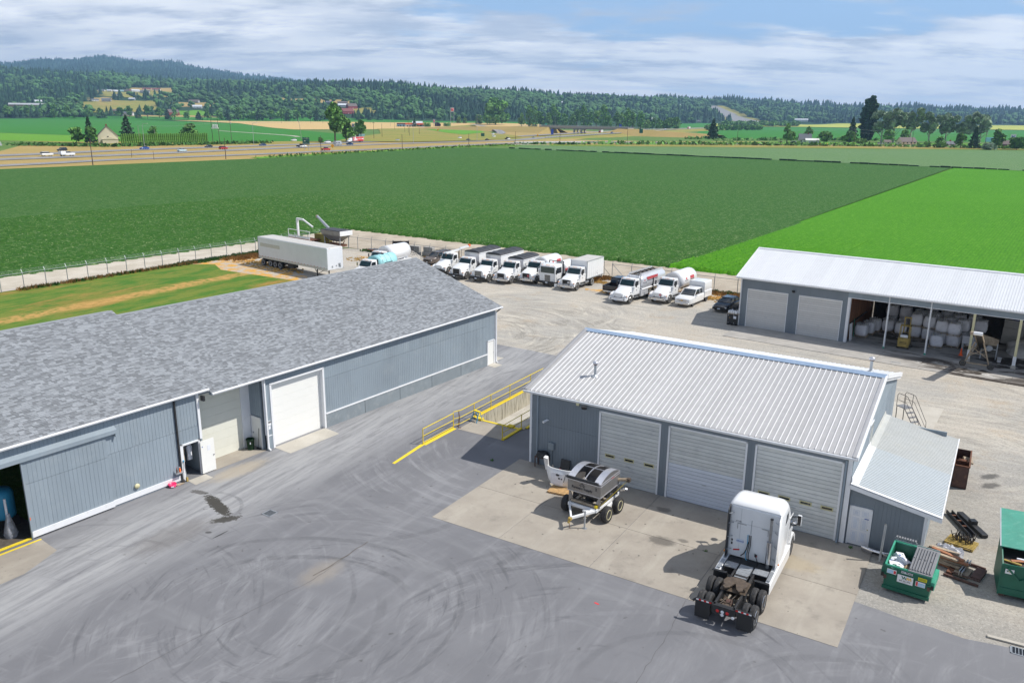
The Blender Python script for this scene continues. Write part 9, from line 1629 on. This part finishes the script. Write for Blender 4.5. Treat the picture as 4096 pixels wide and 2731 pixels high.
for s,xs in((1,[(12,8.6),(-60,8),(-140,7),(-260,4.5),(-330,2.0)]),(-1,[(LB-6,8.6),(LB+60,6.5),(LB+150,3.5)])):
    for(xa,ha),(xb,hb)in zip(xs,xs[1:]):
        mo.add([bw(xa,-5.6,ha),bw(xb,-5.6,hb),bw(xb,5.6,hb),bw(xa,5.6,ha),bw(xa+8*s,-5.6-ha*3.2,-.3),bw(xb,-5.6-hb*3.2,-.3),bw(xa,5.6+ha*3,-.3),bw(xb,5.6+hb*3,-.3)],[(0,1,2,3),(0,4,5,1),(3,2,7,6)])
    xa,ha=xs[0];mo.add([bw(xa,-5.6,ha),bw(xa,5.6,ha),bw(xa+12*s,5.6,-.3),bw(xa+12*s,-5.6,-.3),bw(xa+8*s,-5.6-ha*3.2,-.3)],[(0,1,2,3),(0,3,4)])
mo.build('embankment','straw',kind='structure')
def guard(lab,pts,h=.8,n=2):
    t=thing('guard_rail',lab,'guard rail',pts[0][:2]);P=[Vector((p[0]-pts[0][0],p[1]-pts[0][1],(p[2]if len(p)>2 else 0)))for p in pts];MB().tube([tuple(p+Vector((0,0,h)))for p in P],.28,4).build('rail','galv',t);me=MB().bx(-.12,.12,-.12,.12,0,h).mesh('post','pole_wood')
    for a,c in zip(P,P[1:]):
        k=max(1,int((c-a).length/6))
        for i in range(k):place('post',me,t,tuple(a.lerp(c,i/k)))
guard('steel guard rail along the motorway embankment',[(32,850,1),(103,975,2.4),(172,1150,2.8),(283,1455,3)],1.0);guard('long low guard rail along the frontage road',[(-22,650),(5,683),(64,719),(128,722),(235,728)],.9);guard('guard rail on the far side of the frontage road',[(0,700),(62,738),(130,742)],.9)
# ---------------------------------------------------------------- traffic
def hd(E,x,y):
    best=min(range(len(E)-1),key=lambda i:(E[i][0]+E[i+1][0]-2*x)**2+(E[i][1]+E[i+1][1]-2*y)**2);return math.atan2(E[best+1][1]-E[best][1],E[best+1][0]-E[best][0])
for lab,x,y,E,m_,k,s,rv in(('white estate car behind the long white pickup on the motorway',-231,409,E2,'car_white','suv',1.2,0),('silver car leaving the left edge of the picture',-240,378,E2,'car_silver','sedan',1.15,0),('dark SUV in the far lane behind the white pickup',-252,462,E1,'car_black','suv',1.15,1),('blue sedan near the clipped hedge on the motorway',-222,498,E1,'car_blue','sedan',1.25,1),('pale green classic car in the middle carriageway',-189,472,E2,'car_cyan','sedan',1.25,0),('dark car left of the red one on the motorway',-198,538,E1,'car_dark','sedan',1.15,1),('red SUV on the motorway below the transformers',-178,508,E2,'car_red','suv',1.2,0),('silver grey car right of the red SUV',-175,578,E1,'car_navy','sedan',1.15,1),('white hatchback left of the exit sign',-182,687,E1,'car_white','suv',1.1,1),('white SUV under the tall leafy tree',-145,646,E1,'car_white','suv',1.15,1),('silver car right of the semi trailer',-102,728,E1,'car_silver','sedan',1.05,1),('small white car in the far lane beyond the silver one',-54,829,E1,'car_white','suv',1.0,1),('dark blue car on the middle carriageway',-42,765,E2,'car_navy','sedan',1.0,0),('white car on the slip road',-22,905,E1,'car_white','suv',1.1,1),('white car coming down the far slip road',-26,1020,E1,'car_white','suv',1.1,1),('black car right of the dark blue one',-25,775,E2,'car_black','sedan',1.0,0),('dark car near the orange diamond sign',20,858,E2,'car_navy','sedan',1.1,0),('black car under the overpass',92,1140,E1,'car_black','suv',1.2,1),('white car on the embankment beside the guard rail',262,1450,E2,'car_white','sedan',1.4,0),('silver car parked by the small pale house',336,764,E3,'car_silver','suv',1.0,0)):
    car('car',lab,'car',x,y,hd(E,x,y)+(PI if rv else 0),m_,k,s,None,3.2 if y>1400 else .2,1)
for lab,x,y,E,m_,s in(('red pickup on the frontage road',-115,507,E3,'car_red',1.1),('dark blue pickup towing a grey travel trailer',-120,607,E2,'car_navy',1.05),('blue pickup on the embankment under the overpass end',122,1040,E2,'car_blue',1.2)):car('pickup',lab,'pickup truck',x,y,hd(E,x,y),m_,'pickup',s,None,.2 if y<1000 else 2.6,1)
t=car('pickup','long white pickup with canopy on the motorway','pickup truck',-222,411,hd(E2,-222,411),'car_white','pickup',1.25,None,.2,1);MB().loftx([(-2.9,.9,1.1,1.9,.1),(-.9,.9,1.1,1.9,.1)],k=2).build('canopy','car_white',t)
for lab,x,y,E in(('white truck with an empty dark flatbed left of the exit sign',-141,553,E2),('white flatbed truck on the far middle carriageway',-6,800,E2)):t=car('flatbed_truck',lab,'truck',x,y,hd(E,x,y),'car_white','pickup',1.15,None,.2,1);MB().bx(-4,-1,-1.1,1.1,1.15,1.3).bx(-1.1,-1,-1.1,1.1,1.3,2.1).bx(-4,-3.9,-1,1,.5,1.2).build('flatbed','frame_black',t)
car('van','white van parked left of the white farmhouse','van',265,790,R(170),'car_white','van',1,None,0,1);car('car','dark car under the trees left of the white van','car',256,800,R(20),'car_red','sedan',1,None,0,1)
car('car','silver SUV parked at the gas station','car',-176,1590,R(180),'car_silver','suv',2.0,None,.3,1);car('car','white car parked under the tall two-legged sign','car',-141,1740,R(20),'car_white','suv',1.8,None,.3,1)
t=thing('travel_trailer','grey boxy travel trailer behind the dark blue pickup','trailer',(-126.5,596),hd(E2,-125,597));MB().loftx([(-3.4,1.2,.7,3.3,.25),(2.6,1.2,.7,3.3,.25),(3.4,1.1,.8,2.4,.25)],k=2).build('body','car_silver',t);MB().bx(-.5,.8,-1.23,-1.2,1.7,2.5).bx(-2.8,-1.8,-1.23,-1.2,1.8,2.5).build('window','glass_car',t);[wheel(t,x,-1.05,.36,.36,.22,'white_sign','rubber',-1)for x in(-.9,0)];MB().bar((3.3,0,.6),(5.0,0,.6),.15).build('tow_bar','frame_black',t)
a_=hd(E1,-130,680)+PI;t=thing('semi_trailer','red semi trailer with white slanted stripe and lettering on the motorway','trailer',(-128,679),a_);MB().bx(-7.2,7.0,-1.3,1.3,1.2,4.3).build('box','ink_red',t);MB().bx(-7.2,7.0,-1.25,1.25,4.3,4.35).build('roof','sign_grey',t)
MB().prism([(3.6,1.5),(5.2,1.5),(4.6,4.0),(3.0,4.0)]if False else[(4.0,1.4),(5.6,1.4),(5.0,4.1),(3.4,4.1)],1.31,1.33,'y').build('white_stripe','white_sign',t);MB().bx(-7.2,-7.0,-1.32,1.32,1.2,4.3).bx(6.8,7.0,-1.32,1.32,1.2,4.3).build('frame','white_sign',t);text('LONG TRN',t,(-1.4,1.34,2.9),(PI/2,0,PI),.75,'white_sign',bold=.02);MB().bx(1.6,3.0,1.31,1.33,1.6,3.1).bx(-6.7,-4.1,1.31,1.33,2.5,3.1).build('emblem','white_sign',t);MB().bx(-3.6,.9,1.31,1.33,2.2,2.3).build('lettering_line','ink_gold',t)
for x in(-6,-4.9,-3.8):[wheel(t,x,s*1.1,.5,.5,.3,'white_sign','rubber',s)for s in(-1,1)]
MB().bx(-6.6,-3.2,-.9,.9,.7,1.2).build('bogie','dark',t)
t=thing('semi_tractor','white conventional semi tractor pulling the red trailer','semi truck',(-128+9.6*math.cos(a_),679+9.6*math.sin(a_)),a_);MB().loftx([(-1.4,1.2,.9,3.6,.3),(.2,1.2,.9,3.4,.3),(1.0,1.1,.9,2.3,.2)],k=2).build('cab','truck_white',t);MB().loftx([(.9,1.0,.7,2.0,.2),(3.2,.9,.7,1.7,.2)],k=2).build('bonnet','truck_white',t);MB().add([(.35,-.9,3.0),(.35,.9,3.0),(1.02,.9,2.2),(1.02,-.9,2.2)],[(0,3,2,1)]).build('windscreen','glass_car',t);MB().bx(-4,3,-.4,.4,.6,.95).build('frame','frame_black',t)
for x in(2.4,-2.4,-3.6):[wheel(t,x,s*1.05,.5,.5,.3,'chrome','rubber',s)for s in(-1,1)]
for lab,x,y,z,m_,L in(('white box truck passing under the overpass',117,1128,1.6,'car_white',13),('white-boxed truck with red cab on the far motorway',330,1580,3.2,'car_white',16)):t=thing('box_truck',lab,'truck',(x,y,z),hd(E1,x,y)+PI);MB().bx(-L/2,L/2-3,-1.3,1.3,1,4.2).build('box',m_,t);MB().loftx([(L/2-2.8,1.2,.6,2.9,.2),(L/2,1.1,.6,2.4,.2)],k=2).build('cab','car_red',t);[wheel(t,x_,s*1.1,.5,.5,.3,'galv','rubber',s)for x_ in(-L/2+1.5,L/2-1.5)for s in(-1,1)]
# right edge yard
t=thing('brand_sign','white sign with blue and red chevrons over a brown roof at right','sign',(402,672),R(-20));MB().bx(-.2,.2,0,.3,0,8).build('post','galv',t);MB().bx(-1.9,1.9,-.1,.1,8,11.8).build('panel','white_sign',t)
for z,m_ in((10.1,'sign_blue'),(9.1,'ink_red')):MB().prism([(-1.2,z+.6),(0,z+.1),(1.2,z+.6),(1.2,z),(0,z-.55),(-1.2,z)],-.13,-.11,'y').build('chevron',m_,t)
house('brown_building','low brown-roofed building at the right edge',432,705,R(-18),34,10,3.4,6.2,'wall_brown','roof_brown','building',0,5,False);t=thing('blue_awning','bright blue tarpaulin stand at the right edge','awning',(467,815),R(-20));MB().bx(-5.5,5.5,-2,2,2.5,6.6).build('sheet','sticker_blue',t);[MB().bx(x-.1,x+.1,-2,-1.8,0,2.5).build('post','galv',t)for x in(-5,0,5)]
for x,y,w_,lab in((413,690,8,'short dark red fence panel at the right edge'),(424,680,10,'long dark red fence panel at the right edge')):t=thing('red_fence',lab,'fence',(x,y),R(-20));me=MB().bx(-.45,.45,-.06,.06,0,3.2).mesh('board','brown_band');[place('board',me,t,(-w_/2+i,0,0))for i in range(w_)]
for i in range(4):t=thing('round_bale','white wrapped bale between the red fence panels','bale',(415+i*2.2,700-i),0,'white bales at the right edge');MB().lathe([(0,-1),(1.1,-1),(1.25,-.8),(1.25,.8),(1.1,1),(0,1)],(0,0,1.25),'y',14).build('wrap','tank_white' if i<3 else 'tank_cyan',t)
t=thing('yellow_digger','yellow machine half hidden by bushes at the right edge','excavator',(404,696),R(20));MB().bx(-2,2,-1.2,1.2,1,2.6).build('body','yellow_paint',t,bevel=.1);MB().bx(-2.3,2.3,-1.4,-.8,0,1).bx(-2.3,2.3,.8,1.4,0,1).build('track','frame_black',t);MB().bx(.2,1.6,-.9,.5,2.6,3.8).build('cab','glass_car',t);MB().bar((-1.8,0,2.4),(-4.2,0,4.0),.4).bar((-4.2,0,4.0),(-5.2,0,1.6),.3).build('boom','yellow_paint',t)
for i in range(3):t=thing('road_cone','orange cone on the frontage road by the wide dark bush','cone',(277+i*3,752),0,'orange cones on the frontage road');MB().cyl((0,0,0),(0,0,1.4),.4,.1,8).build('body','cone_orange',t);MB().bx(-.5,.5,-.5,.5,0,.08).build('base','cone_orange',t)
# ---------------------------------------------------------------- air
hz_=bpy.data.materials.new('haze_air');hz_.use_nodes=True;nt=hz_.node_tree;nt.nodes.remove(nt.nodes['Principled BSDF']);pv=nt.nodes.new('ShaderNodeVolumePrincipled');pv.inputs['Color'].default_value=(.40,.66,1,1);pv.inputs['Density'].default_value=HAZE;pv.inputs['Anisotropy'].default_value=.2;nt.links.new(pv.outputs[0],nt.nodes['Material Output'].inputs['Volume']);MT['haze_air']=hz_

MB().bx(-10900,10900,-60,9800,-1.9,690).build('haze','haze_air',kind='stuff')
